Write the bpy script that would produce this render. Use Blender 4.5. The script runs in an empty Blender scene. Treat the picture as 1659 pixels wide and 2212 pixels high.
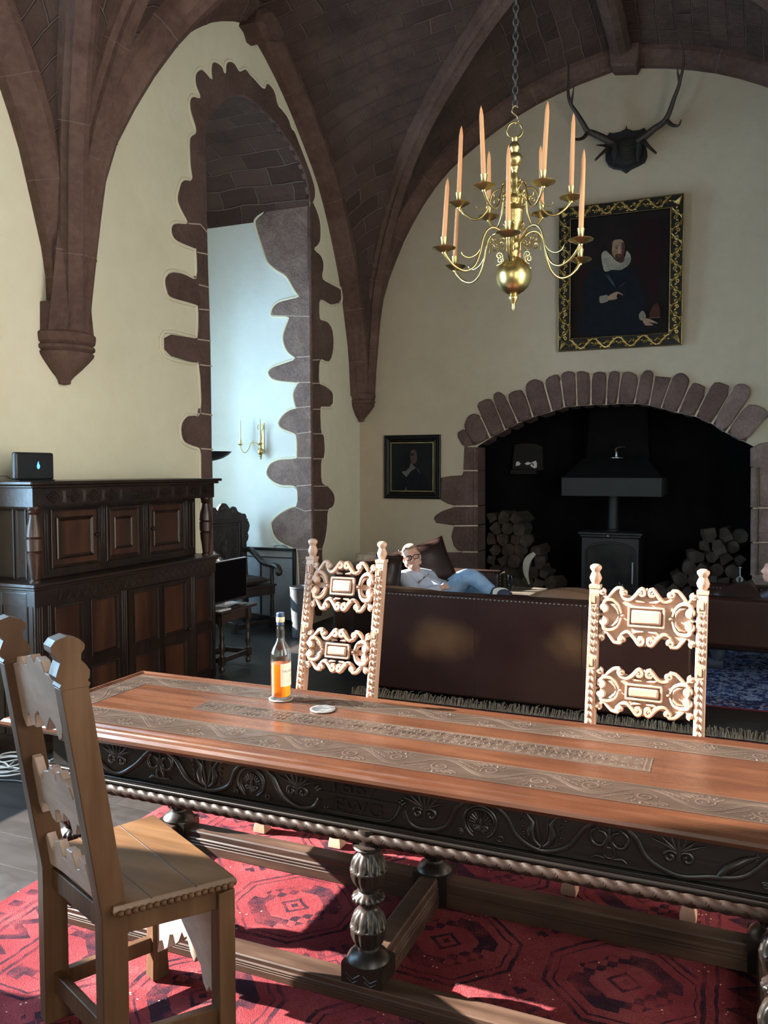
import bpy, bmesh, math, random
from mathutils import Vector, Matrix, Quaternion
random.seed(7)
D=bpy.data; SC=bpy.context.scene; COL=SC.collection
PI=math.pi; R=math.radians
# ---------------------------------------------------------------- camera maths
CF,CYAW,CPIT,CH=1770.0,R(22.9),R(3.0),1.70
_cy,_sy,_cp,_sp=math.cos(CYAW),math.sin(CYAW),math.cos(CPIT),math.sin(CPIT)
FW=Vector((-_sy*_cp,_cy*_cp,-_sp)); RT=Vector((_cy,_sy,0)); UP=RT.cross(FW); CAMP=Vector((0,0,CH))
FH=Vector((-_sy,_cy,0))
def ray(x,y): return FW+RT*((x-829.5)/CF)-UP*((y-1106)/CF)
def onx(x,y,X): d=ray(x,y); return CAMP+d*(X/d.x)
def ony(x,y,Y): d=ray(x,y); return CAMP+d*(Y/d.y)
def onz(x,y,Z): d=ray(x,y); return CAMP+d*((Z-CH)/d.z)
cam=D.cameras.new('camera'); camo=D.objects.new('camera',cam); COL.objects.link(camo)
cam.sensor_fit='VERTICAL'; cam.sensor_height=36.0; cam.lens=36.0*CF/2212.0; cam.clip_start=0.05
camo.location=CAMP; camo.rotation_euler=(PI/2-CPIT,0,CYAW); SC.camera=camo
# ---------------------------------------------------------------- mesh builder
class MB:
    def __init__(s): s.v=[]; s.f=[]; s.uv={}
    def add(s,vs,fs,M=None,uvs=None):
        o=len(s.v)
        for p in vs:
            p=Vector(p); s.v.append(M@p if M else p)
        for i,f in enumerate(fs):
            s.f.append([o+k for k in f])
            if uvs: s.uv[len(s.f)-1]=uvs[i]
        return s
    def box(s,x0,x1,y0,y1,z0,z1,M=None):
        return s.add([(x0,y0,z0),(x1,y0,z0),(x1,y1,z0),(x0,y1,z0),(x0,y0,z1),(x1,y0,z1),(x1,y1,z1),(x0,y1,z1)],
            [(3,2,1,0),(4,5,6,7),(0,1,5,4),(1,2,6,5),(2,3,7,6),(3,0,4,7)],M)
    def bar(s,a,b,w,h,up=(0,0,1),M=None):      # box of section w x h from a to b
        a,b=Vector(a),Vector(b); t=(b-a).normalized(); up=Vector(up)
        if abs(t.dot(up))>.98: up=Vector((0,1,0))
        sd=t.cross(up).normalized(); u=sd.cross(t)
        q=[(-w/2,-h/2),(w/2,-h/2),(w/2,h/2),(-w/2,h/2)]
        vs=[a+sd*x+u*y for x,y in q]+[b+sd*x+u*y for x,y in q]
        return s.add(vs,[(3,2,1,0),(4,5,6,7),(0,1,5,4),(1,2,6,5),(2,3,7,6),(3,0,4,7)],M)
    def lathe(s,prof,n=20,M=None,mod=None):
        vs=[];fs=[]
        for i,(r,z) in enumerate(prof):
            for k in range(n):
                a=2*PI*k/n; rr=max(r,1e-4)
                if mod: rr*=mod(i,z,a)
                vs.append((rr*math.cos(a),rr*math.sin(a),z))
        m=len(prof)
        for i in range(m-1):
            for k in range(n):
                k2=(k+1)%n; fs.append((i*n+k,i*n+k2,(i+1)*n+k2,(i+1)*n+k))
        fs.append(tuple(range(n))[::-1]); fs.append(tuple((m-1)*n+k for k in range(n)))
        return s.add(vs,fs,M)
    def tube(s,pts,r,n=8,closed=False,sq=None,M=None):   # sq=(axis,factor): squash section along axis
        P=[Vector(p) for p in pts]; m=len(P); rs=r if isinstance(r,(list,tuple)) else [r]*m
        vs=[];fs=[]; prev=None
        for i in range(m):
            if closed: t=P[(i+1)%m]-P[i-1]
            else: t=P[min(i+1,m-1)]-P[max(i-1,0)]
            if t.length<1e-9: t=Vector((0,0,1))
            t.normalize()
            if prev is None:
                a=Vector((0,0,1)) if abs(t.z)<.9 else Vector((0,1,0))
                nrm=(a-t*a.dot(t)).normalized()
            else:
                nrm=prev-t*prev.dot(t)
                nrm=nrm.normalized() if nrm.length>1e-6 else t.orthogonal().normalized()
            prev=nrm; bn=t.cross(nrm)
            for k in range(n):
                a=2*PI*k/n; o=(nrm*math.cos(a)+bn*math.sin(a))*rs[i]
                if sq:
                    ax=sq[0]; o=o+ax*(o.dot(ax)*(sq[1]-1))
                vs.append(P[i]+o)
        rng=m if closed else m-1
        for i in range(rng):
            j=(i+1)%m
            for k in range(n):
                k2=(k+1)%n; fs.append((i*n+k,i*n+k2,j*n+k2,j*n+k))
        if not closed:
            fs.append(tuple(range(n))[::-1]); fs.append(tuple((m-1)*n+k for k in range(n)))
        return s.add(vs,fs,M)
    def ball(s,c,r,n=12,m=8,M=None):
        c=Vector(c); r=Vector(r) if not isinstance(r,(int,float)) else Vector((r,r,r))
        vs=[];fs=[]
        for i in range(1,m):
            b=PI*i/m
            for k in range(n):
                a=2*PI*k/n; vs.append((c.x+r.x*math.sin(b)*math.cos(a),c.y+r.y*math.sin(b)*math.sin(a),c.z+r.z*math.cos(b)))
        top=len(vs); vs.append((c.x,c.y,c.z+r.z)); vs.append((c.x,c.y,c.z-r.z))
        for i in range(m-2):
            for k in range(n):
                k2=(k+1)%n; fs.append((i*n+k,(i+1)*n+k,(i+1)*n+k2,i*n+k2))
        for k in range(n):
            k2=(k+1)%n; fs.append((top,k,k2)); fs.append((top+1,(m-2)*n+k2,(m-2)*n+k))
        return s.add(vs,fs,M)
    def prism(s,poly,fn,d0,d1,M=None,bev=0):   # poly 2-D outline; fn(u,v,d)->3-D; optional rim bevel at d1
        bm=bmesh.new()
        A=sum(poly[i-1][0]*poly[i][1]-poly[i][0]*poly[i-1][1] for i in range(len(poly)))
        if A<0: poly=poly[::-1]
        vs=[bm.verts.new((p[0],p[1],0)) for p in poly]
        f=bm.faces.new(vs); f.normal_update(); r=bmesh.ops.triangulate(bm,faces=[f],ngon_method='EAR_CLIP')
        bm.verts.index_update()
        tris=[[v.index for v in f.verts] for f in bm.faces]; bm.free()
        n=len(poly); P=[Vector((p[0],p[1])) for p in poly]
        rim=P
        if bev:
            rim=[]
            for i in range(n):
                e1=(P[i]-P[i-1]); e2=(P[(i+1)%n]-P[i])
                e1=e1.normalized() if e1.length>1e-9 else Vector((1,0)); e2=e2.normalized() if e2.length>1e-9 else e1
                nn=Vector((-(e1.y+e2.y),e1.x+e2.x)); nn=nn.normalized() if nn.length>1e-6 else Vector((0,0))
                rim.append(P[i]+nn*bev)
        s_d=1 if d1>d0 else -1
        V=[fn(p.x,p.y,d0) for p in P]+[fn(p.x,p.y,d1-s_d*bev) for p in P]
        F=[]
        if bev: V+=[fn(p.x,p.y,d1) for p in rim]
        top=2*n if bev else n
        F+=[t[::-1] for t in tris]+[[top+k for k in t] for t in tris]
        for i in range(n):
            j=(i+1)%n; F.append((i,j,n+j,n+i))
            if bev: F.append((n+i,n+j,2*n+j,2*n+i))
        return s.add(V,F,M)
    def build(s,name,mat,parent=None,bevel=0,smooth=38,world=False,seg=2,fix=True):
        me=D.meshes.new(name)
        vs=s.v
        if parent is not None and world:
            Mi=(Matrix.Translation(parent.location)@parent.rotation_euler.to_matrix().to_4x4()).inverted(); vs=[Mi@v for v in vs]
        me.from_pydata([tuple(v) for v in vs],[],s.f); me.update()
        if s.uv:
            ul=me.uv_layers.new(name='UVMap')
            for p in me.polygons:
                q=s.uv.get(p.index)
                if q:
                    for li,c in zip(p.loop_indices,q): ul.data[li].uv=c
        if fix and not s.uv:
            bm=bmesh.new(); bm.from_mesh(me); bmesh.ops.recalc_face_normals(bm,faces=bm.faces); bm.to_mesh(me); bm.free()
        if smooth:
            for p in me.polygons: p.use_smooth=True
            me.set_sharp_from_angle(angle=R(smooth))
        if mat: me.materials.append(mat)
        o=D.objects.new(name,me); COL.objects.link(o)
        if parent is not None: o.parent=parent
        if bevel:
            b=o.modifiers.new('bevel','BEVEL'); b.width=bevel; b.segments=seg; b.limit_method='ANGLE'; b.angle_limit=R(40); b.use_clamp_overlap=True
        return o
def tag(o,label=None,cat=None,group=None,kind=None):
    if label: o['label']=label
    if cat: o['category']=cat
    if group: o['group']=group
    if kind: o['kind']=kind
    return o
def thing(name,label,cat,loc=(0,0,0),rotz=0,group=None):
    o=D.objects.new(name,None); COL.objects.link(o); o.location=loc; o.rotation_euler=(0,0,rotz); o.empty_display_size=.05
    return tag(o,label,cat,group)
def recenter(o):                          # put a one-mesh thing's origin at its base
    vs=o.data.vertices
    x=[v.co.x for v in vs];y=[v.co.y for v in vs];z=[v.co.z for v in vs]
    c=Vector(((min(x)+max(x))/2,(min(y)+max(y))/2,min(z)))
    o.data.transform(Matrix.Translation(-c)); o.location=o.location+c
    return o
def copy_tree(o,parent=None):
    c=o.copy(); COL.objects.link(c)
    if parent is not None: c.parent=parent
    for ch in list(o.children): copy_tree(ch,c)
    return c
def struct(mb,name,mat,**k):
    o=mb.build(name,mat,**k); o['kind']='structure'; return o
def catmull(pts,n=6,closed=False):
    P=[Vector(p) for p in pts]; m=len(P); out=[]
    rng=m if closed else m-1
    for i in range(rng):
        p0=P[i-1] if (closed or i>0) else P[0]*2-P[1]; p1=P[i]; p2=P[(i+1)%m]
        p3=P[(i+2)%m] if (closed or i+2<m) else p2*2-p1
        for k in range(n):
            t=k/n
            out.append(.5*((2*p1)+(p2-p0)*t+(2*p0-5*p1+4*p2-p3)*t*t+(3*p1-p0-3*p2+p3)*t**3))
    if not closed: out.append(P[-1])
    return out
def resample(pts,n):
    P=[Vector(p) for p in pts]; L=[0]
    for i in range(1,len(P)): L.append(L[-1]+(P[i]-P[i-1]).length)
    out=[];j=0
    for k in range(n):
        d=L[-1]*k/(n-1)
        while j<len(P)-2 and L[j+1]<d: j+=1
        seg=L[j+1]-L[j]; t=(d-L[j])/seg if seg>0 else 0
        out.append(P[j].lerp(P[j+1],min(1,max(0,t))))
    return out
# ---------------------------------------------------------------- materials
def _new(name):
    m=D.materials.new(name); m.use_nodes=True; nt=m.node_tree
    b=nt.nodes['Principled BSDF']; return m,nt,b
def N(nt,t,**k):
    n=nt.nodes.new(t)
    for a,v in k.items():
        if a.startswith('i_'):
            key=a[2:]; n.inputs[int(key) if key.isdigit() else key].default_value=v
        else: setattr(n,a,v)
    return n
def L(nt,a,b): nt.links.new(a,b)
def math_(nt,op,a,b=None,c=None):
    n=nt.nodes.new('ShaderNodeMath'); n.operation=op
    for i,x in enumerate((a,b,c)):
        if x is None: continue
        if isinstance(x,(int,float)): n.inputs[i].default_value=x
        else: L(nt,x,n.inputs[i])
    return n.outputs[0]
def mixc(nt,f,a,b):
    n=nt.nodes.new('ShaderNodeMix'); n.data_type='RGBA'
    if isinstance(f,(int,float)): n.inputs[0].default_value=f
    else: L(nt,f,n.inputs[0])
    for i,x in ((6,a),(7,b)):
        if isinstance(x,tuple): n.inputs[i].default_value=(x[0],x[1],x[2],1)
        else: L(nt,x,n.inputs[i])
    return n.outputs[2]
def ramp(nt,f,stops):
    n=nt.nodes.new('ShaderNodeValToRGB'); e=n.color_ramp.elements
    while len(e)<len(stops): e.new(.5)
    for el,(p,c) in zip(e,stops): el.position=p; el.color=(c[0],c[1],c[2],1) if isinstance(c,tuple) else (c,c,c,1)
    L(nt,f,n.inputs[0]); return n.outputs[0]
def coords(nt,scale=(1,1,1),src='Object'):
    tc=N(nt,'ShaderNodeTexCoord'); mp=N(nt,'ShaderNodeMapping'); mp.inputs['Scale'].default_value=scale
    L(nt,tc.outputs[src],mp.inputs['Vector']); return mp.outputs[0]
def noise(nt,vec,scale,detail=4,rough=.55,dist=0):
    n=N(nt,'ShaderNodeTexNoise'); n.inputs['Scale'].default_value=scale; n.inputs['Detail'].default_value=detail
    n.inputs['Roughness'].default_value=rough; n.inputs['Distortion'].default_value=dist
    L(nt,vec,n.inputs['Vector']); return n.outputs['Fac']
def bump(nt,b,h,strength=.3,dist=.01):
    n=N(nt,'ShaderNodeBump'); n.inputs['Strength'].default_value=strength; n.inputs['Distance'].default_value=dist
    L(nt,h,n.inputs['Height']); L(nt,n.outputs[0],b.inputs['Normal']); return n
def simple(name,c,rough=.5,metal=0,c2=None,scale=8,stretch=(1,1,1),bmp=0,bdist=.004,spec=.5,coat=0,detail=5,lo=.35,hi=.65):
    m,nt,b=_new(name)
    b.inputs['Roughness'].default_value=rough; b.inputs['Metallic'].default_value=metal; b.inputs['Specular IOR Level'].default_value=spec
    if coat: b.inputs['Coat Weight'].default_value=coat; b.inputs['Coat Roughness'].default_value=.15
    if c2 or bmp:
        f=noise(nt,coords(nt,stretch),scale,detail)
        L(nt,ramp(nt,f,[(lo,c),(hi,c2 or c)]),b.inputs['Base Color'])
        if bmp: bump(nt,b,f,bmp,bdist)
    else: b.inputs['Base Color'].default_value=(c[0],c[1],c[2],1)
    return m
def wood(name,c1,c2,c3,axis='z',rough=.4,scale=14,bmp=.25,spec=.5,coat=0):
    m,nt,b=_new(name)
    st={'x':(.08,1,1),'y':(1,.08,1),'z':(1,1,.08)}[axis]
    v=coords(nt,st); f=noise(nt,v,scale,6,.6,.6); f2=noise(nt,coords(nt),3,3)
    g=math_(nt,'ADD',math_(nt,'MULTIPLY',f,.7),math_(nt,'MULTIPLY',f2,.3))
    L(nt,ramp(nt,g,[(.33,c1),(.5,c2),(.66,c3)]),b.inputs['Base Color'])
    fine=noise(nt,v,scale*5,3)
    L(nt,math_(nt,'MULTIPLY_ADD',fine,.3,rough-.15),b.inputs['Roughness'])
    b.inputs['Specular IOR Level'].default_value=spec
    if coat: b.inputs['Coat Weight'].default_value=coat; b.inputs['Coat Roughness'].default_value=.2
    bump(nt,b,fine,bmp,.002)
    return m
M={}
def srgb(r,g,b): return tuple(((x/255)/12.92 if x/255<=.04045 else ((x/255+.055)/1.055)**2.4) for x in (r,g,b))
# ================================================================ ROOM
XL,XR,YB,YA,XC=-4.2,1.95,9.18,4.31,-1.13
YMID=6.65; BAY=2*(YMID-YA); YREAR=YA-2*BAY+0.0
def plaster(name,c1,c2):
    m,nt,b=_new(name); v=coords(nt)
    f=noise(nt,v,.9,5,.6); g=noise(nt,v,9,4)
    L(nt,ramp(nt,math_(nt,'ADD',math_(nt,'MULTIPLY',f,.75),math_(nt,'MULTIPLY',g,.25)),[(.3,c1),(.68,c2)]),b.inputs['Base Color'])
    b.inputs['Roughness'].default_value=.92; b.inputs['Specular IOR Level'].default_value=.15
    h=math_(nt,'ADD',noise(nt,v,5,6),math_(nt,'MULTIPLY',noise(nt,v,60,3),.15))
    bump(nt,b,h,.35,.02); return m
M['plaster']=plaster('lime_plaster',(.64,.60,.45),(.73,.70,.545))
M['plaster_skylit']=plaster('skylit_lime_plaster',(.60,.63,.60),(.69,.72,.68))  # same plaster, with blue skylight tinted into its colour
M['plaster_end']=plaster('lime_plaster_dim',(.385,.325,.245),(.455,.39,.30))  # darker copy of the plaster; the end wall's dim warm light is in the colour
def sandstone(name,c1,c2,c3,scale=3.0,bs=.6):
    m,nt,b=_new(name); v=coords(nt)
    f=noise(nt,v,scale,8,.65,.4); g=noise(nt,v,scale*9,5)
    L(nt,ramp(nt,math_(nt,'ADD',math_(nt,'MULTIPLY',f,.7),math_(nt,'MULTIPLY',g,.3)),[(.3,c1),(.5,c2),(.7,c3)]),b.inputs['Base Color'])
    b.inputs['Roughness'].default_value=.9; b.inputs['Specular IOR Level'].default_value=.2
    bump(nt,b,math_(nt,'ADD',g,math_(nt,'MULTIPLY',noise(nt,v,70,4),.5)),bs,.02); return m
M['stone']=sandstone('red_sandstone',(.062,.037,.033),(.104,.065,.057),(.155,.104,.092))
M['stone_rib']=sandstone('rib_sandstone',(.058,.033,.027),(.102,.061,.050),(.16,.102,.084),2.2)
M['stone_pale']=sandstone('pale_sandstone',(.12,.080,.072),(.20,.140,.122),(.30,.22,.19),4,.9)  # paler mix for the reveal stones and the right side of the hearth
M['mortar']=simple('lime_mortar',(.42,.33,.26),.95,c2=(.52,.42,.34),scale=20,bmp=.4)
def webmat():
    m,nt,b=_new('vault_web_stone'); tc=N(nt,'ShaderNodeTexCoord'); uv=tc.outputs['UV']
    dis=N(nt,'ShaderNodeTexNoise',i_Scale=1.7,i_Detail=3); L(nt,uv,dis.inputs['Vector'])
    vm=N(nt,'ShaderNodeVectorMath',operation='MULTIPLY_ADD'); L(nt,dis.outputs['Color'],vm.inputs[0]); vm.inputs[1].default_value=(.12,.12,0); L(nt,uv,vm.inputs[2])
    br=N(nt,'ShaderNodeTexBrick'); L(nt,vm.outputs[0],br.inputs['Vector'])
    br.inputs['Scale'].default_value=1; br.inputs['Mortar Size'].default_value=.012; br.inputs['Brick Width'].default_value=.46; br.inputs['Row Height'].default_value=.19; br.inputs['Mortar Smooth'].default_value=.6
    br.inputs['Color1'].default_value=(.048,.030,.026,1); br.inputs['Color2'].default_value=(.088,.055,.046,1); br.inputs['Mortar'].default_value=(.125,.092,.08,1)
    v=coords(nt); f=noise(nt,v,2.2,7,.65)
    pat=noise(nt,v,.8,3)
    col=mixc(nt,ramp(nt,pat,[(.42,0.0),(.62,.75)]),br.outputs['Color'],ramp(nt,f,[(.3,(.034,.023,.0205)),(.7,(.105,.067,.056))]))
    L(nt,col,b.inputs['Base Color']); b.inputs['Roughness'].default_value=.92; b.inputs['Specular IOR Level'].default_value=.15
    h=math_(nt,'ADD',math_(nt,'MULTIPLY',br.outputs['Fac'],-.5),math_(nt,'MULTIPLY',noise(nt,v,9,6),.9)); bump(nt,b,h,.9,.05); return m
M['web']=webmat()
M['soot']=simple('sooty_stone',(.0035,.0035,.0042),.95,c2=(.007,.0065,.007),scale=5,bmp=.6,bdist=.03,spec=.1)
def floormat():
    m,nt,b=_new('dark_floor_boards'); v=coords(nt,(1,1,1))
    br=N(nt,'ShaderNodeTexBrick'); L(nt,v,br.inputs['Vector'])
    br.inputs['Scale'].default_value=1; br.inputs['Brick Width'].default_value=1.9; br.inputs['Row Height'].default_value=.23; br.inputs['Mortar Size'].default_value=.004
    br.inputs['Color1'].default_value=(.011,.0082,.0072,1); br.inputs['Color2'].default_value=(.019,.0145,.0125,1); br.inputs['Mortar'].default_value=(.007,.006,.006,1)
    f=noise(nt,coords(nt,(.15,1,1)),11,6,.65,.5); g=noise(nt,v,1.6,5,.7)
    col=mixc(nt,ramp(nt,f,[(.35,0.0),(.7,.7)]),br.outputs['Color'],(.030,.025,.0235))
    col=mixc(nt,ramp(nt,g,[(.52,0.0),(.7,.55)]),col,(.048,.042,.041))
    L(nt,col,b.inputs['Base Color']); L(nt,math_(nt,'MULTIPLY_ADD',g,.35,.30),b.inputs['Roughness']); b.inputs['Specular IOR Level'].default_value=.22
    bump(nt,b,math_(nt,'SUBTRACT',math_(nt,'MULTIPLY',f,.3),br.outputs['Fac']),.5,.006); return m
M['floor']=floormat()

struct(MB().box(-7.2,XR+.4,YREAR-.3,YB+1.6,-.12,0),'floor',M['floor'])

# ---- window recess opening profile on the left wall (y,z), traced on the wall plane
TOPX=[(443,290),(446,268),(455,250),(465,237),(480,221),(496,209),(510,205),(523,207),(547,221),(568,240),(589,260),(604,279),(618,300),(631,320),(642,340),(651,360),(658,380),(666,412),(669,440)]
TOP=[(p.y,p.z) for p in (onx(x,y,XL) for x,y in TOPX)]
TOP=[(6.02,TOP[0][1]-.03)]+TOP+[(7.92,4.42)]
TOP=sorted(TOP)
def left_wall():
    w=MB(); X=XL; H=6.9
    sh=-BAY
    segs=[]; y=YREAR-.3
    for s in (sh,0):
        t=[(a+s,b) for a,b in TOP]
        segs.append((y,t[0][0],None)); segs.append((None,None,t)); y=t[-1][0]
    segs.append((y,YB,None))
    for a,b,t in segs:
        if t is None: w.add([(X,a,0),(X,b,0),(X,b,H),(X,a,H)],[(0,1,2,3)])
        else:
            for (a0,z0),(a1,z1) in zip(t,t[1:]): w.add([(X,a0,z0),(X,a1,z1),(X,a1,H),(X,a0,H)],[(0,1,2,3)])
    struct(w,'wall_left',M['plaster'],smooth=0)
    struct(MB().box(X-.02,X-.01,YREAR-.3,YREAR-.2,0,H),'trim_1',M['plaster'],smooth=0) if 0 else None
left_wall()
def recess(s,xb,idx,win):                 # win=(y0,y1,z0,z1,xw,wy0,wy1)
    t=[(a+s,b) for a,b in TOP]; y0,y1=t[0][0],t[-1][0]
    w=MB()
    w.add([(XL,y0,0),(xb,y0,0),(xb,y0,t[0][1]),(XL,y0,t[0][1])],[(0,1,2,3)])
    w.add([(XL,y1,0),(xb,y1,0),(xb,y1,t[-1][1]),(XL,y1,t[-1][1])],[(3,2,1,0)])
    a,b,c,d,xw,wa,wb=win
    for q in (((y0,0),(y1,0),(y1,c),(y0,c)),((y0,c),(a,c),(a,d),(y0,d)),((b,c),(y1,c),(y1,d),(b,d))):
        w.add([(xb,p[0],p[1]) for p in q],[(0,1,2,3)])
    w.add([(xb,y0,d),(xb,y1,d)]+[(xb,p[0],p[1]) for p in t[::-1]],[tuple(range(len(t)+2))])
    w.add([(xb,a,c),(xb,b,c),(xb,b,d),(xb,a,d),(xw,wa,c),(xw,wb,c),(xw,wb,d),(xw,wa,d)],[(0,1,5,4),(1,2,6,5),(2,3,7,6),(3,0,4,7)])
    struct(w,'wall_recess_%d'%idx,M['plaster_skylit'],smooth=0)
    v=MB(); L0=0
    for (a0,z0),(a1,z1) in zip(t,t[1:]):
        l=math.hypot(a1-a0,z1-z0); dx=abs(xb-XL)
        v.add([(XL,a0,z0),(XL,a1,z1),(xb,a1,z1),(xb,a0,z0)],[(0,1,2,3)],uvs=[[(0,L0),(0,L0+l),(dx,L0+l),(dx,L0)]]); L0+=l
    struct(v,'ceiling_recess_%d'%idx,M['web'],smooth=60)
    f=MB(); t_=.05; k=.03
    for q in ((wa,wb,c,c+t_),(wa,wb,d-t_,d),(wa,wa+t_,c,d),(wb-t_,wb,c,d)): f.box(xw-k,xw+k,*q)
    if idx==1:
        ym=(wa+wb)/2; f.box(xw-k,xw+k,ym-.025,ym+.025,c,d)
        zz=c+(d-c)*.62; f.box(xw-k,xw+k,wa,wb,zz-.02,zz+.02)
    struct(f,'window_%d'%idx,M['stone'])
recess(0,-5.75,1,(6.18,7.36,1.0,3.35,-6.9,5.9,7.25))
recess(-BAY,-4.65,2,(6.04-BAY,7.90-BAY,.75,4.1,-4.8,6.0-BAY,7.90-BAY))

# ---- stone dressings of the window recess (slabs standing slightly proud of the plaster)
def wl(u,v,d): return Vector((XL+d,u,v))
def slab(px,name,mat,plane='L',d0=-.03,d1=.014,bev=.008,parent=None,rnd=True,lip=None):
    if plane=='L':
        poly=[(p.y,p.z) for p in (onx(x,y,XL) for x,y in px)]; fn=wl
    elif plane=='B':
        poly=[(p.x,p.z) for p in (ony(x,y,YB) for x,y in px)]; fn=lambda u,v,d: Vector((u,YB-d,v))
    else:
        poly=[(p.x,p.z) for p in (ony(x,y,7.92) for x,y in px)]; fn=lambda u,v,d: Vector((u,7.92-d,v))
    P0=poly
    if rnd:
        for _ in range(1):
            q=[]
            for i in range(len(poly)):
                a,b=poly[i],poly[(i+1)%len(poly)]; r_=.23
                q+= [(a[0]+(b[0]-a[0])*r_,a[1]+(b[1]-a[1])*r_),(a[0]+(b[0]-a[0])*(1-r_),a[1]+(b[1]-a[1])*(1-r_))]
            poly=q
    if lip:
        a,b=lip; ax=Vector((1,0,0)) if plane=='L' else Vector((0,1,0))
        pp=[(p.y,p.z) if plane=='L' else (p.x,p.z) for p in ((onx(x,y,XL) if plane=='L' else (ony(x,y,YB) if plane=='B' else ony(x,y,7.92))) for x,y in px[a:b])]
        Ar=sum(P0[i-1][0]*P0[i][1]-P0[i][0]*P0[i-1][1] for i in range(len(P0))); sg_=1 if Ar>0 else -1
        cc_=catmull([(u,v,0) for u,v in pp],3); oo=[]
        for i,p in enumerate(cc_):
            t=(cc_[min(i+1,len(cc_)-1)]-cc_[max(i-1,0)]); t=t.normalized() if t.length>1e-6 else Vector((1,0,0))
            oo.append(fn(p.x+sg_*t.y*.012,p.y-sg_*t.x*.012,.003))
        lp=MB(); lp.tube(oo,.015,8,sq=(ax,.8)); LIPS.append((lp,plane))
    return MB().prism(poly,fn,d0,d1,bev=bev).build(name,mat,parent,smooth=30)
LIPS=[]
LS=[(462,1330),(456,1032),(455,900),(452,700),(447,560),(444,400),(443,290)]+TOPX[1:]+[(675,438),(679,425),(678,404),(669,375),(658,345),(645,311),(634,283),(628,279),(621,255),(605,234),(598,228),(592,198),(580,182),(574,183),(571,192),(563,189),(546,169),(538,162),(530,150),(521,154),(514,154),(507,141),(502,135),(493,134),(487,141),(486,158),(482,158),(478,144),(465,135),(457,138),(455,156),(456,174),(438,152),(429,153),(421,164),(422,185),(430,206),(429,213),(416,209),(409,219),(410,239),(416,259),(421,275),(421,289),(411,296),(408,312),(410,359),(413,390),(394,390),(385,412),(382,433),(390,454),(404,483),(385,483),(372,486),(369,502),(380,520),(417,536),(422,542),(422,604),(396,592),(367,588),(355,604),(359,630),(369,643),(417,657),(426,665),(425,726),(417,731),(354,720),(355,765),(414,783),(428,788),(432,893),(406,898),(392,914),(390,935),(397,954),(417,964),(431,972),(433,1032),(440,1330)]
RW=[(669,438),(675,438),(676,440),(684,458),(690,480),(691,502),(690,521),(685,530),(676,537),(681,543),(691,551),(697,566),(697,582),(694,595),(696,604),(716,615),(731,623),(735,626),(736,653),(716,658),(706,654),(688,647),(688,686),(693,692),(707,696),(716,710),(719,733),(718,759),(712,780),(702,780),(688,777),(687,827),(693,831),(702,835),(714,844),(718,852),(717,878),(693,878),(690,884),(692,937),(698,939),(700,970),(698,991),(692,991),(692,1042),(706,1050),(719,1064),(722,1080),(718,1095),(706,1101),(705,1139),(700,1168),(694,1186),(695,1212),(697,1330),(677,1330),(675,1180),(673,900),(671,690),(670,600),(669,500)]
RV=[(669,440),(670,600),(671,690),(673,900),(675,1180),(677,1330),(650,1330),(645,1196),(640,1186),(606,1171),(593,1156),(587,1134),(590,1126),(606,1111),(629,1098),(643,1092),(642,1051),(610,1048),(593,1041),(580,1029),(578,1018),(586,1002),(604,994),(640,991),(643,984),(642,942),(632,934),(612,926),(603,916),(609,902),(624,888),(642,882),(640,878),(635,856),(637,844),(645,828),(643,826),(600,822),(585,814),(581,803),(590,794),(612,786),(641,775),(625,762),(616,746),(613,726),(620,702),(626,684),(590,682),(588,673),(592,662),(604,653),(622,648),(646,642),(646,638),(635,622),(620,596),(598,582),(580,566),(574,551),(559,505),(553,482),(555,474),(566,465),(584,453),(600,449),(625,445),(655,441)]
sur=D.objects.new('trim_1',None); COL.objects.link(sur); sur['kind']='structure'
nls=7+len(TOPX)-1
slab(LS,'arch_surround',M['stone'],'L',parent=sur,lip=(nls+4,len(LS)))
slab(RW,'jamb_stones',M['stone'],'L',parent=sur,lip=(2,RW.index((697,1330))))
slab(RV,'reveal_stones',M['stone_pale'],'R',parent=sur,lip=(6,len(RV)))
for lp,_p in LIPS: lp.build('plaster_lip',M['plaster'],sur,smooth=60)
mo=MB()
def joint(pts,plane,w=.010):
    P=[]
    for x,y in pts:
        p=onx(x,y,XL)+Vector((.013,0,0)) if plane=='L' else (ony(x,y,7.92)+Vector((0,-.013,0)) if plane=='R' else ony(x,y,YB)+Vector((0,-.018,0)))
        P.append(p)
    ax=Vector((1,0,0)) if plane=='L' else Vector((0,1,0))
    mo.tube(P,w,6,sq=(ax,.35))
for j in ([(423,545),(447,550)],[(427,615),(449,621)],[(427,668),(451,670)],[(424,733),(453,737)],[(428,788),(455,791)],[(432,893),(456,897)],[(431,969),(457,971)],[(404,483),(430,485),(446,504)],
          [(673,778),(688,777)],[(673,828),(688,828)],[(674,884),(690,884)],[(674,937),(692,937)],[(674,991),(692,991)],[(675,1050),(706,1050)],[(676,1102),(706,1102)],[(677,1186),(694,1186)]): joint(j,'L',.007)
for j in ([(590,682),(640,683),(670,684)],[(641,772),(671,770)],[(643,826),(672,826)],[(642,881),(672,878)],[(642,937),(673,933)],[(643,989),(673,989)],[(642,1050),(674,1047)],[(640,1096),(660,1104),(674,1102)],[(640,1187),(675,1186)]): joint(j,'R',.006)
mo.build('mortar_joints',M['mortar'],sur)

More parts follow.
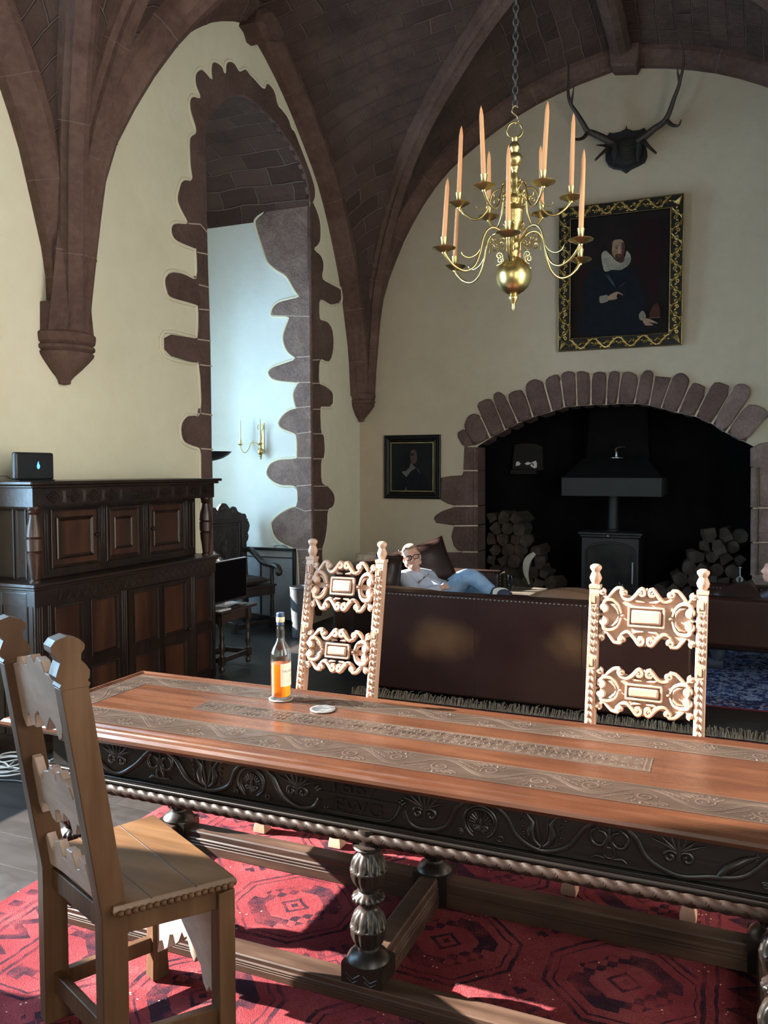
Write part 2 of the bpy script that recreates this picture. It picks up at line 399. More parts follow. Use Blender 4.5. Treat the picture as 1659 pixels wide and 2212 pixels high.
# ---- end wall with the great hearth opening
AB=[(1025,964),(1060,946),(1092,929),(1120,914),(1152,901),(1193,889),(1220,880),(1247,877),(1277,875),(1310,875),(1334,872.5),(1371,872.5),(1403,876),(1428,882),(1464,892),(1502,900),(1538,916),(1568,935),(1611,956),(1630,966)]
ABW=[(p.x,p.z) for p in (ony(x,y,YB) for x,y in AB)]
ABW[0]=(-2.70,ABW[0][1]); ABW[-1]=(.225,ABW[-1][1])
w=MB(); H=6.9
w.add([(XL,YB,0),(-2.70,YB,0),(-2.70,YB,H),(XL,YB,H)],[(0,1,2,3)])
w.add([(.225,YB,0),(XR,YB,0),(XR,YB,H),(.225,YB,H)],[(0,1,2,3)])
for (a,z0),(b,z1) in zip(ABW,ABW[1:]): w.add([(a,YB,z0),(b,YB,z1),(b,YB,H),(a,YB,H)],[(0,1,2,3)])
struct(w,'wall_back',M['plaster_end'],smooth=0)
h=MB(); y0,y1=YB+.42,YB+1.35
h.box(-2.95,.45,y1,y1+.1,0,3.2).box(-3.05,-2.95,YB+.02,y1,0,3.2).box(.45,.55,YB+.02,y1,0,3.2).box(-2.95,.45,y0,y1,3.0,3.1)
h.box(-2.95,-2.70,YB+.02,YB+.40,0,3.0).box(.225,.45,YB+.02,YB+.40,0,3.0)
for (a,z0),(b,z1) in zip(ABW,ABW[1:]):
    h.add([(a,YB+.01,z0),(b,YB+.01,z1),(b,YB+.45,z1+.1),(a,YB+.45,z0+.1),(a,YB+.01,3.0),(b,YB+.01,3.0),(b,YB+.45,3.0),(a,YB+.45,3.0)],[(0,1,2,3),(3,2,6,7)])
struct(h,'wall_hearth',M['soot'],smooth=0)
chim=D.objects.new('trim_2',None); COL.objects.link(chim); chim['kind']='structure'
VT=[([(986,937),(1005,925),(1015,942),(1025,962),(1018,962),(1003,967)],None),
 ([(1004,926),(1005,918),(1012,899),(1025,893),(1038,897)],(0,1)),
 ([(1040,897),(1030,872),(1058,859),(1070,874)],(1,2)),
 ([(1071,875),(1066,853),(1078,845),(1094,856)],(2,3)),
 ([(1096,856),(1108,845),(1133,842)],(3,4)),
 ([(1134,840),(1140,826),(1156,818),(1172,825),(1176,830)],(4,5)),
 ([(1178,828),(1181,817),(1204,807),(1212,818)],(5,6)),
 ([(1213,818),(1214,808),(1225,802),(1238,803),(1245,809)],(6,7)),
 ([(1246,808),(1247,804),(1259,801),(1277,808)],(7,8)),
 ([(1278,808),(1296,802),(1313,807)],(8,9)),
 ([(1314,807),(1329,801),(1342,806)],(9,10)),
 ([(1343,806),(1360,802),(1382,814)],(10,11)),
 ([(1383,814),(1388,809),(1394,800),(1408,801),(1414,811)],(11,12)),
 ([(1415,813),(1451,816)],(12,13)),
 ([(1452,816),(1463,807),(1476,806),(1488,816),(1491,827)],(13,14)),
 ([(1492,828),(1508,828),(1529,839)],(14,15)),
 ([(1532,839),(1547,823),(1584,837)],(15,16)),
 ([(1585,836),(1595,829),(1611,830),(1622,842),(1621,855),(1611,871)],(16,17)),
 ([(1611,874),(1636,875),(1655,885),(1662,899),(1654,905)],(17,18))]
bkp=[(x,y-1) for x,y in AB[:-1]]+[(x+(1330-x)*-.07,y-48) for x,y in AB[:-1][::-1]]
slab(bkp,'voussoir_bed',M['stone'],'B',d0=-.02,d1=.008,bev=.002,parent=chim,rnd=False)
rs=random.Random(3)
for tp,bi in VT:
    if bi is None: poly=tp
    else:
        a,b=AB[bi[0]],AB[bi[1]]; poly=[(a[0]+1.2,a[1]-.5)]+[(x+(1.2 if k==0 else 0)-(1.2 if k==len(tp)-1 else 0),y) for k,(x,y) in enumerate(tp)]+[(b[0]-1.2,b[1]-.5)]
    slab(poly,'voussoir',M['stone_pale'] if bi and bi[0]>=16 else M['stone'],'B',d0=-.42 if bi else -.05,d1=.028+rs.random()*.018,bev=.012,parent=chim,rnd=len(tp)>2 or bi is None)
for a,b in zip(AB[1:-2],[v[0][0] for v in VT[2:]]): joint([a,(b[0]-1,b[1]+4)],'B',.011)
JL=[([(1004,966),(1033,966),(1033,1016),(1002,1016)],),([(1002,1017),(1033,1017),(1033,1092),(985,1092),(968,1088),(954,1080),(954,1032),(975,1028),(998,1027),(1001,1023)],),
 ([(985,1094),(1033,1094),(1033,1134),(982,1135),(943,1129),(938,1121),(941,1114),(954,1105)],),([(982,1137),(1033,1136),(1033,1191),(999,1191),(990,1188),(981,1178),(976,1158)],),([(999,1193),(1033,1193),(1033,1330),(957,1330),(957,1197),(966,1193)],)]
for (poly,) in JL:
    slab(poly,'jamb_stone',M['stone'],'B',d0=-.3,d1=.025,bev=.01,parent=chim,rnd=False)
for poly in ([(1622,968),(1640,958),(1690,950),(1690,1096),(1640,1096),(1640,1012),(1622,1008)],[(1638,1098),(1690,1098),(1690,1170),(1637,1170)],[(1637,1172),(1690,1172),(1690,1242),(1636,1242)],[(1625,1244),(1690,1244),(1690,1340),(1620,1340)]):
    slab(poly,'jamb_stone',M['stone_pale'],'B',d0=-.3,d1=.03,bev=.012,parent=chim,rnd=False)
for xa,xb in ((-2.80,-2.700),(.225,.34)): MB().box(xa,xb,YB+.002,YB+.38,0,1.93).build('jamb_core',M['stone'],chim)
rj=MB()
for ya,yb in ((1010,1096),(1099,1170),(1173,1242)):
    p=ony(1630,ya,YB); q=ony(1629,yb,YB); rj.tube([p+Vector((0,-.02,0)),q+Vector((0,-.02,0))],.036,12)
rj.build('jamb_roll',M['stone_pale'],chim)
lj=MB()
for ya,yb in ((970,1015),(1019,1091),(1096,1133),(1138,1190)):
    for xx,rr in ((1027,.022),(1016,.014)):
        lj.tube([ony(xx,ya,YB)+Vector((0,-.02,0)),ony(xx,yb,YB)+Vector((0,-.02,0))],rr,10)
lj.build('jamb_roll',M['stone'],chim)
mo2=mo; mo=MB()
for y,xa in ((1016.5,1002),(1093,985),(1135.5,982),(1192,999)): joint([(xa,y),(1033,y)],'B',.012)
for y in (1097,1171,1243): joint([(1626,y),(1690,y)],'B',.010)
for a,b in zip(AB[1:-2],[v[0][0] for v in VT[2:]]): joint([a,(b[0]-1,b[1]+4)],'B',.010)
mo.build('mortar_joints',M['mortar'],chim)

# ---- other walls of the hall, each with tall windows (behind and beside the viewer)
def wall_open(name,fixed,axis,a0,a1,holes,mat,H=6.9):
    w=MB(); P=(lambda a,z:(fixed,a,z)) if axis=='x' else (lambda a,z:(a,fixed,z))
    x=a0
    for (h0,h1,z0,z1) in holes:
        w.add([P(x,0),P(h0,0),P(h0,H),P(x,H)],[(0,1,2,3)]); w.add([P(h0,0),P(h1,0),P(h1,z0),P(h0,z0)],[(0,1,2,3)]); w.add([P(h0,z1),P(h1,z1),P(h1,H),P(h0,H)],[(0,1,2,3)])
        x=h1
    w.add([P(x,0),P(a1,0),P(a1,H),P(x,H)],[(0,1,2,3)])
    struct(w,name,mat,smooth=0)
WR=[(-1.6,.4,.9,4.2),(2.2,4.0,.9,4.4)]
wall_open('wall_right',XR,'x',YREAR-.3,YB,WR,M['plaster'])
WF=[(-2.0,-.6,.9,3.2)]
wall_open('wall_front',YREAR-.3,'y',XL,XR,WF,M['plaster'])

# ---- rib vault: wall ribs, transverse and diagonal ribs, webs
WALLH=[(8.913,2.57),(8.88,2.85),(8.851,3.09),(8.75,3.45),(8.643,3.80),(8.443,4.226),(8.239,4.579),(8.023,4.861),(7.715,5.14),(7.445,5.363),(7.156,5.558),(6.836,5.72),(6.65,5.79)]
ENDH=[(-4.009,2.57),(-3.95,3.2),(-3.881,3.746),(-3.701,4.221),(-3.496,4.604),(-3.181,5.016),(-2.792,5.327),(-2.207,5.643),(-1.7,5.814),(-1.286,5.90),(-1.13,5.93)]
NS=22
def wall_curve(yb,sgn,x):      # half arch on a side wall from springing at yb towards the bay centre
    c=[Vector((x,yb+sgn*(8.913-y),z)) for y,z in WALLH]; return resample(catmull(c,5),NS)
def cross_curve(y,xs):         # half arch across the hall; xs=-1 from the left wall, +1 from the right
    c=[Vector((x if xs<0 else 2*XC-x,y,z)) for x,z in ENDH]; return resample(catmull(c,5),NS)
def diag_curve(y0,y1,xs,zc=6.02):
    c=[]
    for x,z in ENDH:
        t=(x+4.009)/(-1.13+4.009); zz=2.57+(z-2.57)*(zc-2.57)/(5.93-2.57)
        c.append(Vector((x if xs<0 else 2*XC-x,y0+t*(y1-y0),zz)))
    return resample(catmull(c,5),NS)
def sweep(mb,P,prof,side=None):
    vs=[];fs=[];n=len(prof);m=len(P)
    d=P[-1]-P[0]; d.z=0; S=side if side else Vector((-d.y,d.x,0)).normalized()
    for i in range(m):
        t=(P[min(i+1,m-1)]-P[max(i-1,0)]).normalized(); nn=S.cross(t).normalized()
        if nn.z>0 or (abs(nn.z)<.3 and nn.dot(Vector((d.x,d.y,0)))<0): nn=-nn
        # nn points to the hollow of the arch
        vs+= [P[i]+S*a+nn*b for a,b in prof]
    for i in range(m-1):
        for k in range(n):
            k2=(k+1)%n; fs.append((i*n+k,i*n+k2,(i+1)*n+k2,(i+1)*n+k))
    fs.append(tuple(range(n))); fs.append(tuple((m-1)*n+k for k in range(n)))
    mb.add(vs,fs)
    for i in range(2,m-1,3):
        ring=[vs[i*n+k] for k in range(n)]; c_=sum(ring,Vector())/n
        RJ.tube([c_+(p-c_)*1.012 for p in ring],.0045,5,closed=True)
RJ=MB()
RIB=[(-.115,-.24),(-.115,-.13),(-.095,-.10),(-.085,-.055),(-.05,-.03),(-.045,0),(.045,0),(.05,-.03),(.085,-.055),(.095,-.10),(.115,-.13),(.115,-.24)]
def wrib(sg): return [(0,-.195),(0,.0),(sg*.075,.0),(sg*.085,-.03),(sg*.13,-.055),(sg*.145,-.08),(sg*.185,-.11),(sg*.185,-.195)]
def web(mb,A,B,off=.13):
    m=len(A); v=0
    NU=8
    for i in range(m-1):
        dv=((A[i+1]-A[i]).length+(B[i+1]-B[i]).length)/2
        for k in range(NU):
            q=[]; uv=[]
            for (ii,kk,vv) in ((i,k,v),(i,k+1,v),(i+1,k+1,v+dv),(i+1,k,v+dv)):
                a=A[ii].lerp(B[ii],kk/NU); bulge=.10*math.sin(PI*kk/NU)*min(1,ii/6)
                q.append(a+Vector((0,0,off+bulge))); uv.append((kk/NU*(A[ii]-B[ii]).length,vv))
            mb.add(q,[(0,1,2,3)],uvs=[uv])
        v+=dv
ribs=MB(); webs=MB()
springs=[YB-.27,YA+.0,YA-BAY,YA-2*BAY]
bays=[(8.913,4.41-.013,YMID,9.05,4.37)]
for k in range(3):
    y_hi=8.913-k*BAY; y_lo=4.387-k*BAY; ym=YMID-k*BAY
    hiD=9.08 if k==0 else 8.93-k*BAY; loD=4.36-k*BAY; dm=6.70-k*BAY
    yh_c=YB if k==0 else YA+BAY-k*BAY; yl_c=YA-k*BAY
    for xs,xw in ((-1,XL),(1,XR)):
        wh=wall_curve(y_hi,-1,xw); wlw=wall_curve(y_lo,1,xw)
        dh=diag_curve(hiD,dm,xs); dl=diag_curve(loD,dm,xs)
        ch=cross_curve(yh_c,xs); cl=cross_curve(yl_c,xs)
        sgx=1 if xs<0 else -1
        for c in (wh,wlw): sweep(ribs,c,wrib(sgx),Vector((1,0,0)))
        for c in (dh,dl): sweep(ribs,c,RIB)
        web(webs,wh,dh); web(webs,wlw,dl); web(webs,ch,dh); web(webs,cl,dl)
        if k==0: sweep(ribs,ch,wrib(-1),Vector((0,1,0)))
        if k<2: sweep(ribs,cl,RIB,Vector((0,1,0)))
    ribs.tube([(XC,yl_c+.2,6.03),(XC,dm,6.10),(XC,yh_c-.25,6.05)],.11,10)
    ribs.lathe([(.02,5.88),(.16,5.93),(.2,6.02),(.2,6.2)],16,Matrix.Translation((XC,dm,0)))
vault=D.objects.new('ceiling',None); COL.objects.link(vault); vault['kind']='structure'
ribs.build('rib',M['stone_rib'],vault,smooth=30)
M['rib_joint']=simple('rib_joint_mortar',(.12,.08,.066),.95,c2=(.17,.12,.10),scale=9)
RJ.build('mortar_joints',M['rib_joint'],vault)
webs.build('vault_web',M['web'],vault,smooth=50)
# mortar joints ringing the ribs near the springers, keystone and broken boss
cb=MB()
cb.prism([(p.x,p.z) for p in (ony(x,y,YB) for x,y in ((1322,120),(1325,160),(1330,163),(1378,162),(1384,150),(1386,112)))],lambda u,v,d:Vector((u,YB-d,v)),-.02,.24,bev=.015)
cb.build('keystone',M['stone_rib'],vault)
cb=MB(); bp_=[(528,28),(548,22),(575,40),(588,78),(578,98),(560,90),(548,98),(538,90),(532,70),(522,55)]
cb.prism([(p.y,p.z) for p in (onx(x,y,XL+.03) for x,y in bp_)],lambda u,v,d:Vector((XL+d,u,v)),-.02,.22,bev=.05)
o=cb.build('broken_boss',M['stone_rib'],vault,smooth=0)
def corbel(cx,cy,r,mi=0):
    prof=[(.01,2.27),(.035,2.275),(.04,2.30),(.06,2.325),(.105,2.37),(.15,2.42),(.178,2.455),(.185,2.475),(.172,2.485),(.19,2.50),(.19,2.52),(.176,2.53),(.19,2.545),(.195,2.575),(.195,2.60),(.175,2.615),(.17,2.8)]
    c=MB(); c.lathe([(a*r/.19,z) for a,z in prof],16,Matrix.Translation((cx,cy,0)))
    return c.build('corbel',M['stone_rib'],vault,smooth=25)
for k in (0,1,2):
    corbel(XL+.03,YA-k*BAY,.20); corbel(XR-.03,YA-k*BAY,.20)
corbel(XL+.06,YB-.08,.165); corbel(XR-.06,YB-.08,.165)
# bundled shafts between corbel and the parting of the ribs
sf=MB()
for yc in (YA,YA-BAY):
    base=[(-.02,-.115),(.13,-.115),(.20,-.06),(.215,.06),(.15,.115),(-.02,.115)]
    vs=[];fs=[]
    for i,(z,k) in enumerate(((2.57,1),(3.0,1.06),(3.4,1.16))):
        vs+=[(XL+a*k,yc+b*k,z) for a,b in base]
    for i in range(2):
        for j in range(6): fs.append((i*6+j,i*6+(j+1)%6,(i+1)*6+(j+1)%6,(i+1)*6+j))
    fs.append((12,13,14,15,16,17)); sf.add(vs,fs)
sf.build('shaft',M['stone_rib'],vault,bevel=.02,smooth=30)
# ================================================================ TABLE, RUG, CHAIRS, BOTTLE
M['table_top']=wood('waxed_oak_top',(.021,.0070,.0038),(.043,.0150,.0072),(.075,.030,.0145),'x',.28,9,.3)
M['table_band']=wood('worn_carved_oak',(.016,.010,.0075),(.030,.019,.014),(.05,.034,.026),'x',.34,12,.4)
M['table_band_ridge']=wood('worn_carved_ridge',(.026,.017,.013),(.048,.033,.026),(.075,.055,.044),'x',.24,12,.3)
M['black_oak']=wood('blackened_oak',(.005,.004,.0035),(.009,.007,.006),(.018,.013,.011),'x',.34,10,.35)
M['rope_oak']=wood('rubbed_oak',(.007,.0038,.0028),(.014,.0070,.0048),(.027,.0135,.0088),'x',.52,10,.3,.2)
M['leg_oak']=wood('polished_black_oak',(.0065,.0045,.004),(.011,.008,.0065),(.022,.0155,.0125),'z',.36,10,.25,.32)
M['stretcher_oak']=wood('worn_stretcher_oak',(.016,.0085,.006),(.036,.019,.0125),(.072,.042,.029),'x',.45,12,.5,.28)
def rows(poly,x0,x1): pass
def spiral(c,r0,r1,a0,turns,n=18,sgn=1):
    return [(c[0]+(r0+(r1-r0)*(k/n))*math.cos(a0+sgn*2*PI*turns*k/n),c[1]+(r0+(r1-r0)*(k/n))*math.sin(a0+sgn*2*PI*turns*k/n)) for k in range(n+1)]
TZ=.76; TX0,TX1,TY0,TY1=-2.545,.44,2.262,3.085
tb=thing('dining_table','long carved oak refectory table with black frieze and bulbous legs standing on the red rug','table',((TX0+TX1)/2,2.67,0))
def top_shape():
    m=MB(); prof=[(-.018,.714),(-.004,.720),(0,.731),(-.002,.742),(-.012,.751),(-.03,.7535),(-.034,.7585),(-.046,.76),(-.052,.757),(-.058,.757),(-.064,.76),(-.07,.757),(-.076,.76)]
    vs=[];fs=[]
    for d,z in prof:
        vs+=[(TX0-d,TY0-d,z),(TX1+d,TY0-d,z),(TX1+d,TY1+d,z),(TX0-d,TY1+d,z)]
    n=len(prof)
    for i in range(n-1):
        for k in range(4):
            k2=(k+1)%4; fs.append((i*4+k,i*4+k2,(i+1)*4+k2,(i+1)*4+k))
    fs.append((3,2,1,0)); fs.append(tuple(4*(n-1)+k for k in range(4)))
    return m.add(vs,fs)
top=top_shape().build('tabletop',M['table_top'],tb,world=True,smooth=25)
# carved bands on the top: a border frame and a middle panel, low relief
band=MB(); zt=TZ+.0006
BY=[(2.352,2.505),(2.855,2.975)]; BX0,BX1=-2.46,.34
for a,b in BY: band.box(BX0,BX1,a,b,TZ-.002,zt)
band.box(BX0,BX0+.12,BY[0][1],BY[1][0],TZ-.002,zt)
PX0,PX1,PY0,PY1=-1.93,-.21,2.622,2.752
band.box(PX0,PX1,PY0,PY1,TZ-.002,zt)
band.build('carved_ground',M['table_band'],top)
for o in (top.children[-1],):
    o.data.transform(Matrix.Translation(-tb.location))
rd=MB(); rs=random.Random(5)
def fl(pts,r,z=zt,n=5): rd.tube([(x,y,z) for x,y in pts],r,n,sq=(Vector((0,0,1)),.45))
def vine(x0,x1,yc,hw,horizontal=True):
    Lh=x1-x0; nper=max(1,round(Lh/.30)); T=lambda u,v:(x0+u,yc+v) if horizontal else (yc+v,x0+u)
    p=Lh/nper
    fl([T(Lh*k/(nper*14),hw*.62*math.sin(2*PI*k/14)) for k in range(nper*14+1)],.0042)
    fl([T(Lh*k/(nper*14),hw*.62*math.sin(2*PI*k/14)+.011) for k in range(nper*14+1)],.0028)
    for i in range(nper*2):
        u=p*(i/2+.25); sg=-1 if i%2==0 else 1
        c=(u,sg*hw*.18)
        fl([T(*q) for q in spiral(c,.006,hw*.42,rs.random()*6,1.5,16,sg)],.0035)
        for k in range(7):
            a=sg*(PI*.15+k*PI*.12); q0=(u+math.cos(a)*hw*.5,c[1]+math.sin(a)*hw*.5); q1=(u+math.cos(a)*hw*.5+.03*math.cos(a+.5),c[1]+math.sin(a)*hw*.35+sg*hw*.32)
            if abs(q1[1])<hw*.95: fl([T(*q0),T((q0[0]+q1[0])/2+.006,(q0[1]+q1[1])/2),T(*q1)],.0034)
        for k in range(5):
            x=u+p*.12+k*.014; y=-sg*hw*(.75-.13*k); 
            fl([T(x,y),T(x+.016,y+sg*.008),T(x+.024,y+sg*.02)],.003)
    for s in (-1,1): fl([T(0,s*hw*.97),T(Lh,s*hw*.97)],.0032)
for a,b in BY: vine(BX0,BX1,(a+b)/2,(b-a)/2)
vine(BY[0][1],BY[1][0],BX0+.06,.06,False)
for s in (PY0+.004,PY0+.014,PY1-.004,PY1-.014): fl([(PX0,s),(PX1,s)],.0028)
for s in (PX0+.004,PX0+.02,PX1-.004,PX1-.02): fl([(s,PY0),(s,PY1)],.0028)
x=PX0+.03; i=0
while x<PX1-.04:
    for row in range(3):
        y=PY0+.032+row*.034; k=rs.random()
        if k<.4: fl([(x,y-.011),(x+.026,y-.011),(x+.026,y+.011),(x+.006,y+.011),(x+.006,y-.002),(x+.016,y-.002)],.0028,n=4)
        elif k<.7: fl(spiral((x+.014,y),.003,.013,rs.random()*6,1.3,10,1 if k<.5 else -1),.0028,n=4)
        else: fl([(x,y-.012),(x+.012,y+.012),(x+.024,y-.012),(x+.03,y+.01)],.0028,n=4)
    x+=.038
o=rd.build('carved_relief',M['table_band_ridge'],top,smooth=60); o.data.transform(Matrix.Translation(-tb.location))
# frieze under the top
FY=2.338; fz0,fz1=.575,.716
ap=MB(); ap.box(-2.36,.26,FY+.004,3.01,fz0,.714)
ap.build('frieze_board',M['black_oak'],tb,world=True)
fr=MB(); FA=Vector((0,1,0))
def ft(pts,r,n=6,sq=.75): fr.tube([(x,FY,z) for x,z in pts],r,n,sq=(FA,sq))
zc=(fz0+fz1)/2
def stem(pts,r=.0085): ft([(p.x,p.y) for p in catmull([(a,b,0) for a,b in pts],6)],r)
def shell(x):
    ft(spiral((x,zc-.008),.048,.052,-.35*PI,.85,26),.005); ft(spiral((x,zc-.008),.040,.042,-.3*PI,.8,24),.0028)
    for k in range(11):
        a=PI*(.02+.096*k); ft([(x+.017*math.cos(a),zc-.012+.017*math.sin(a)),(x+.036*math.cos(a),zc-.01+.036*math.sin(a))],[.0026,.0052])
    for s in (-1,1): ft(spiral((x+s*.014,zc-.027),.002,.012,PI/2,1.4,12,s),.0045)
    ft([(x,zc-.045),(x,zc-.005),(x,zc+.006)],[.003,.006,.002])
    for s in (-1,1): ft(spiral((x+s*.062,zc-.048),.002,.011,0,1.4,12,-s),.004)
def tulip(x):
    for s in (-1,1):
        ft([(x+s*.004,zc-.05),(x+s*.026,zc-.035),(x+s*.034,zc-.005),(x+s*.026,zc+.02),(x+s*.05,zc+.05)],[.004,.009,.012,.007,.002])
        ft([(x+s*.004,zc-.04),(x+s*.014,zc),(x+s*.018,zc+.045)],[.003,.006,.002])
        for k in range(5): fr.ball((x+s*(.052+.002*k),FY,zc-.03+.017*k),.0042,6,5)
        ft(spiral((x+s*.068,zc+.045),.002,.011,0,1.2,10,s),.0035)
    ft([(x,zc-.052),(x-.012,zc-.062),(x+.005,zc-.07)],[.006,.005,.003])
def knot(x):
    for s in (-1,1):
        ft(spiral((x+s*.028,zc+.008),.020,.026,PI*.5,.95,16,s),[.0055]*17)
        ft([(x,zc+.01),(x+s*.012,zc-.02),(x+s*.02,zc-.05)],[.006,.006,.003])
        ft([(x+s*.01,zc-.05),(x+s*.035,zc-.045),(x+s*.05,zc-.055)],[.004,.006,.002])
    ft([(x,zc+.055),(x,zc+.01)],[.002,.006])
    ft(spiral((x,zc-.032),.014,.018,0,1,14),.0045)
def trefoil(x):
    for s in (-1,1):
        ft(spiral((x+s*.022,zc-.012),.004,.019,PI/2,1.15,14,s),.0058)
        for k in range(3): ft([(x+s*.004,zc+.005),(x+s*(.016+.014*k),zc+.03-.004*k),(x+s*(.022+.024*k),zc+.052-.010*k)],[.004,.0045,.0015])
    ft([(x,zc-.02),(x,zc+.02),(x,zc+.055)],[.006,.005,.0015])
def leaf(x,s=1):
    ft([(x-.05*s,zc-.05),(x-.02*s,zc-.02),(x+.02*s,zc+.01),(x+.06*s,zc+.03)],[.003,.014,.012,.002])
    for k in range(5): ft([(x+(-.03+.02*k)*s,zc-.03+.012*k),(x+(-.028+.02*k)*s,zc-.008+.012*k)],[.004,.001])
MOT=[(leaf,-2.22),(trefoil,-2.05),(knot,-1.855),(tulip,-1.655),(shell,-1.475),(trefoil,-1.30),(trefoil,-.852),(shell,-.672),(tulip,-.487),(knot,-.296),(trefoil,-.11),(leaf,.035),(shell,.17)]
for f,x in MOT: f(x)
lo,hi=zc-.062,zc+.06
stem([(-2.32,hi-.02),(-2.18,zc),(-2.06,lo),(-1.97,zc-.02),(-1.91,zc+.035),(-1.86,hi),(-1.79,zc+.03),(-1.74,zc-.03),(-1.655,lo),(-1.57,zc-.035),(-1.535,zc+.03),(-1.47,hi),(-1.40,zc+.03),(-1.36,zc-.03),(-1.30,lo),(-1.24,zc-.055),(-1.215,zc-.02)])
stem([(-.92,zc-.01),(-.90,zc-.05),(-.852,lo),(-.78,zc-.04),(-.74,zc+.03),(-.67,hi),(-.6,zc+.03),(-.56,zc-.03),(-.487,lo),(-.41,zc-.035),(-.36,zc+.03),(-.296,hi),(-.23,zc+.03),(-.19,zc-.03),(-.11,lo),(-.03,zc-.05),(.06,zc-.03),(.16,hi),(.25,zc)])
fr.bar((-1.215,FY,zc+.005),(-.94,FY,zc+.003),.006,.006)
for s in (0,.008,.016): stem([(-1.20+s,zc-.045),(-1.18,zc-.06+s*.3),(-1.0,zc-.062+s*.4),(-.955,zc-.045),(-.925-s*.3,zc-.0)],.0035)
for x in (-1.222,-.925): 
    for dx,dz in ((0,0),(.008,.006),(-.008,.006),(0,.013)): fr.ball((x+dx,FY,zc+.006+dz),.006,6,5)
fr.build('frieze_carving',M['black_oak'],tb,world=True,smooth=60)
def text_mb(mb,s,size,fn,depth=.004,align='LEFT'):
    cu=D.curves.new('lettering','FONT'); cu.body=s; cu.size=size; cu.extrude=depth/2; cu.align_x=align; cu.resolution_u=3
    o=D.objects.new('lettering',cu); COL.objects.link(o); bpy.context.view_layer.update()
    me=o.evaluated_get(bpy.context.evaluated_depsgraph_get()).to_mesh()
    mb.add([fn(v.co.x,v.co.y,v.co.z) for v in me.vertices],[tuple(p.vertices) for p in me.polygons])
    D.objects.remove(o); D.curves.remove(cu)
tx=MB()
text_mb(tx,'1667',.066,lambda u,v,d:Vector((-1.185+u*1.35,FY-.002-d,zc+.012+v)))
text_mb(tx,'EWG',.062,lambda u,v,d:Vector((-1.165+u*1.25,FY-.002-d,zc-.05+v)))
tx.build('carved_lettering',M['black_oak'],tb,world=True)
mm=MB()
for (y,z,h,t) in ((2.325,.570,.012,.03),(2.318,.5585,.009,.035),(2.326,.549,.008,.03)):
    mm.box(-2.37,.27,y,y+t,z-h/2,z+h/2); mm.box(-2.37,.27,3.035-t+.0,3.035,z-h/2,z+h/2); mm.box(-2.385,-2.36,y,3.03,z-h/2,z+h/2)
mm.box(-2.36,.26,2.335,3.02,.545,.576)
mm.build('frieze_moulding',M['black_oak'],tb,world=True,bevel=.002)
def rope(p0,p1,n,mb,r=.021,pitch=.066):
    p0,p1=Vector(p0),Vector(p1); Ln=(p1-p0).length; t=(p1-p0)/Ln; u=Vector((0,0,1)); w=t.cross(u); vs=[];fs=[];na=18
    for i in range(n+1):
        s=Ln*i/n
        for k in range(na):
            a=2*PI*k/na; q=abs(math.sin(1.5*a+3*PI*s/.135)); rr=r*(.66+.36*q**.55)
            vs.append(p0+t*s+(w*math.cos(a)+u*math.sin(a))*rr)
    for i in range(n):
        for k in range(na):
            k2=(k+1)%na; fs.append((i*na+k,i*na+k2,(i+1)*na+k2,(i+1)*na+k))
    mb.add(vs,fs)
rp=MB(); rope((-2.37,2.328,.528),(.27,2.328,.528),430,rp); rope((-2.375,3.02,.528),(-2.375,2.33,.528),110,rp); rope((.27,3.025,.528),(-2.37,3.025,.528),200,rp)
rp.build('rope_moulding',M['rope_oak'],tb,world=True,smooth=50)
def leg_mb(x,y,low):
    m=MB(); T=Matrix.Translation((x,y,0))
    z0=low
    m.box(x-.07,x+.07,y-.058,y+.058,z0,.128)
    prof=[(.070,.128),(.064,.14),(.05,.152),(.036,.160),(.034,.168)]
    prof+=[(.038,.172),(.050,.185),(.057,.205),(.059,.225),(.060,.229),(.060,.235),(.058,.239),(.056,.255),(.048,.275),(.036,.288)]
    prof+=[(.031,.296),(.031,.306),(.040,.314),(.053,.321),(.055,.329),(.050,.336),(.036,.342),(.031,.349),(.033,.358)]
    prof+=[(.038,.364),(.050,.378),(.057,.396),(.059,.412),(.060,.416),(.060,.422),(.058,.426),(.056,.444),(.048,.462),(.036,.474)]
    prof+=[(.033,.480),(.046,.488),(.05,.494),(.046,.498),(.050,.503),(.034,.507),(.034,.555)]
    def fl_(i,z,a):
        if .175<z<.285 or .366<z<.470: 
            if .228<z<.236 or .415<z<.423: return 1
            return 1-.15*(1-abs(math.cos(6*a)))**1.3
        if .312<z<.338: return 1-.10*(1-abs(math.cos(8*a)))
        return 1
    m.lathe(prof,84,T,fl_)
    return m
FYL,BYL=2.345,2.985
for x in (-2.27,-1.045,.155):
    for y,l in ((FYL,.060),(BYL,.0095)):
        lg=leg_mb(x,y,l).build('leg',M['leg_oak'],tb,world=True,smooth=45)
# flower carving on the blocks of the front legs
for x in (-2.27,.155):
    fb=MB()
    for k in range(8):
        a=2*PI*k/8; fb.ball((x+.020*math.cos(a),FYL-.059,.098+.020*math.sin(a)),(.0085,.004,.0085),7,5)
    fb.ball((x,FYL-.060,.098),(.007,.006,.007),7,5)
    for s in (-1,1):
        for k in range(3): fb.tube([(x+s*.004,FYL-.059,.067),(x+s*(.018+.009*k),FYL-.059,.077-.004*k)],[.003,.0015],5)
    fb.build('block_carving',M['leg_oak'],tb,world=True)
fb=MB(); x=-1.045
for s in (-1,1):
    fb.tube([(x+s*.05,FYL-.058,.080),(x+s*.03,FYL-.058,.067),(x+s*.01,FYL-.058,.080)],.0025,5); fb.tube([(x+s*.055,FYL-.058,.095),(x+s*.03,FYL-.058,.079),(x+s*.005,FYL-.058,.097)],.0025,5)
fb.build('block_carving',M['leg_oak'],tb,world=True)
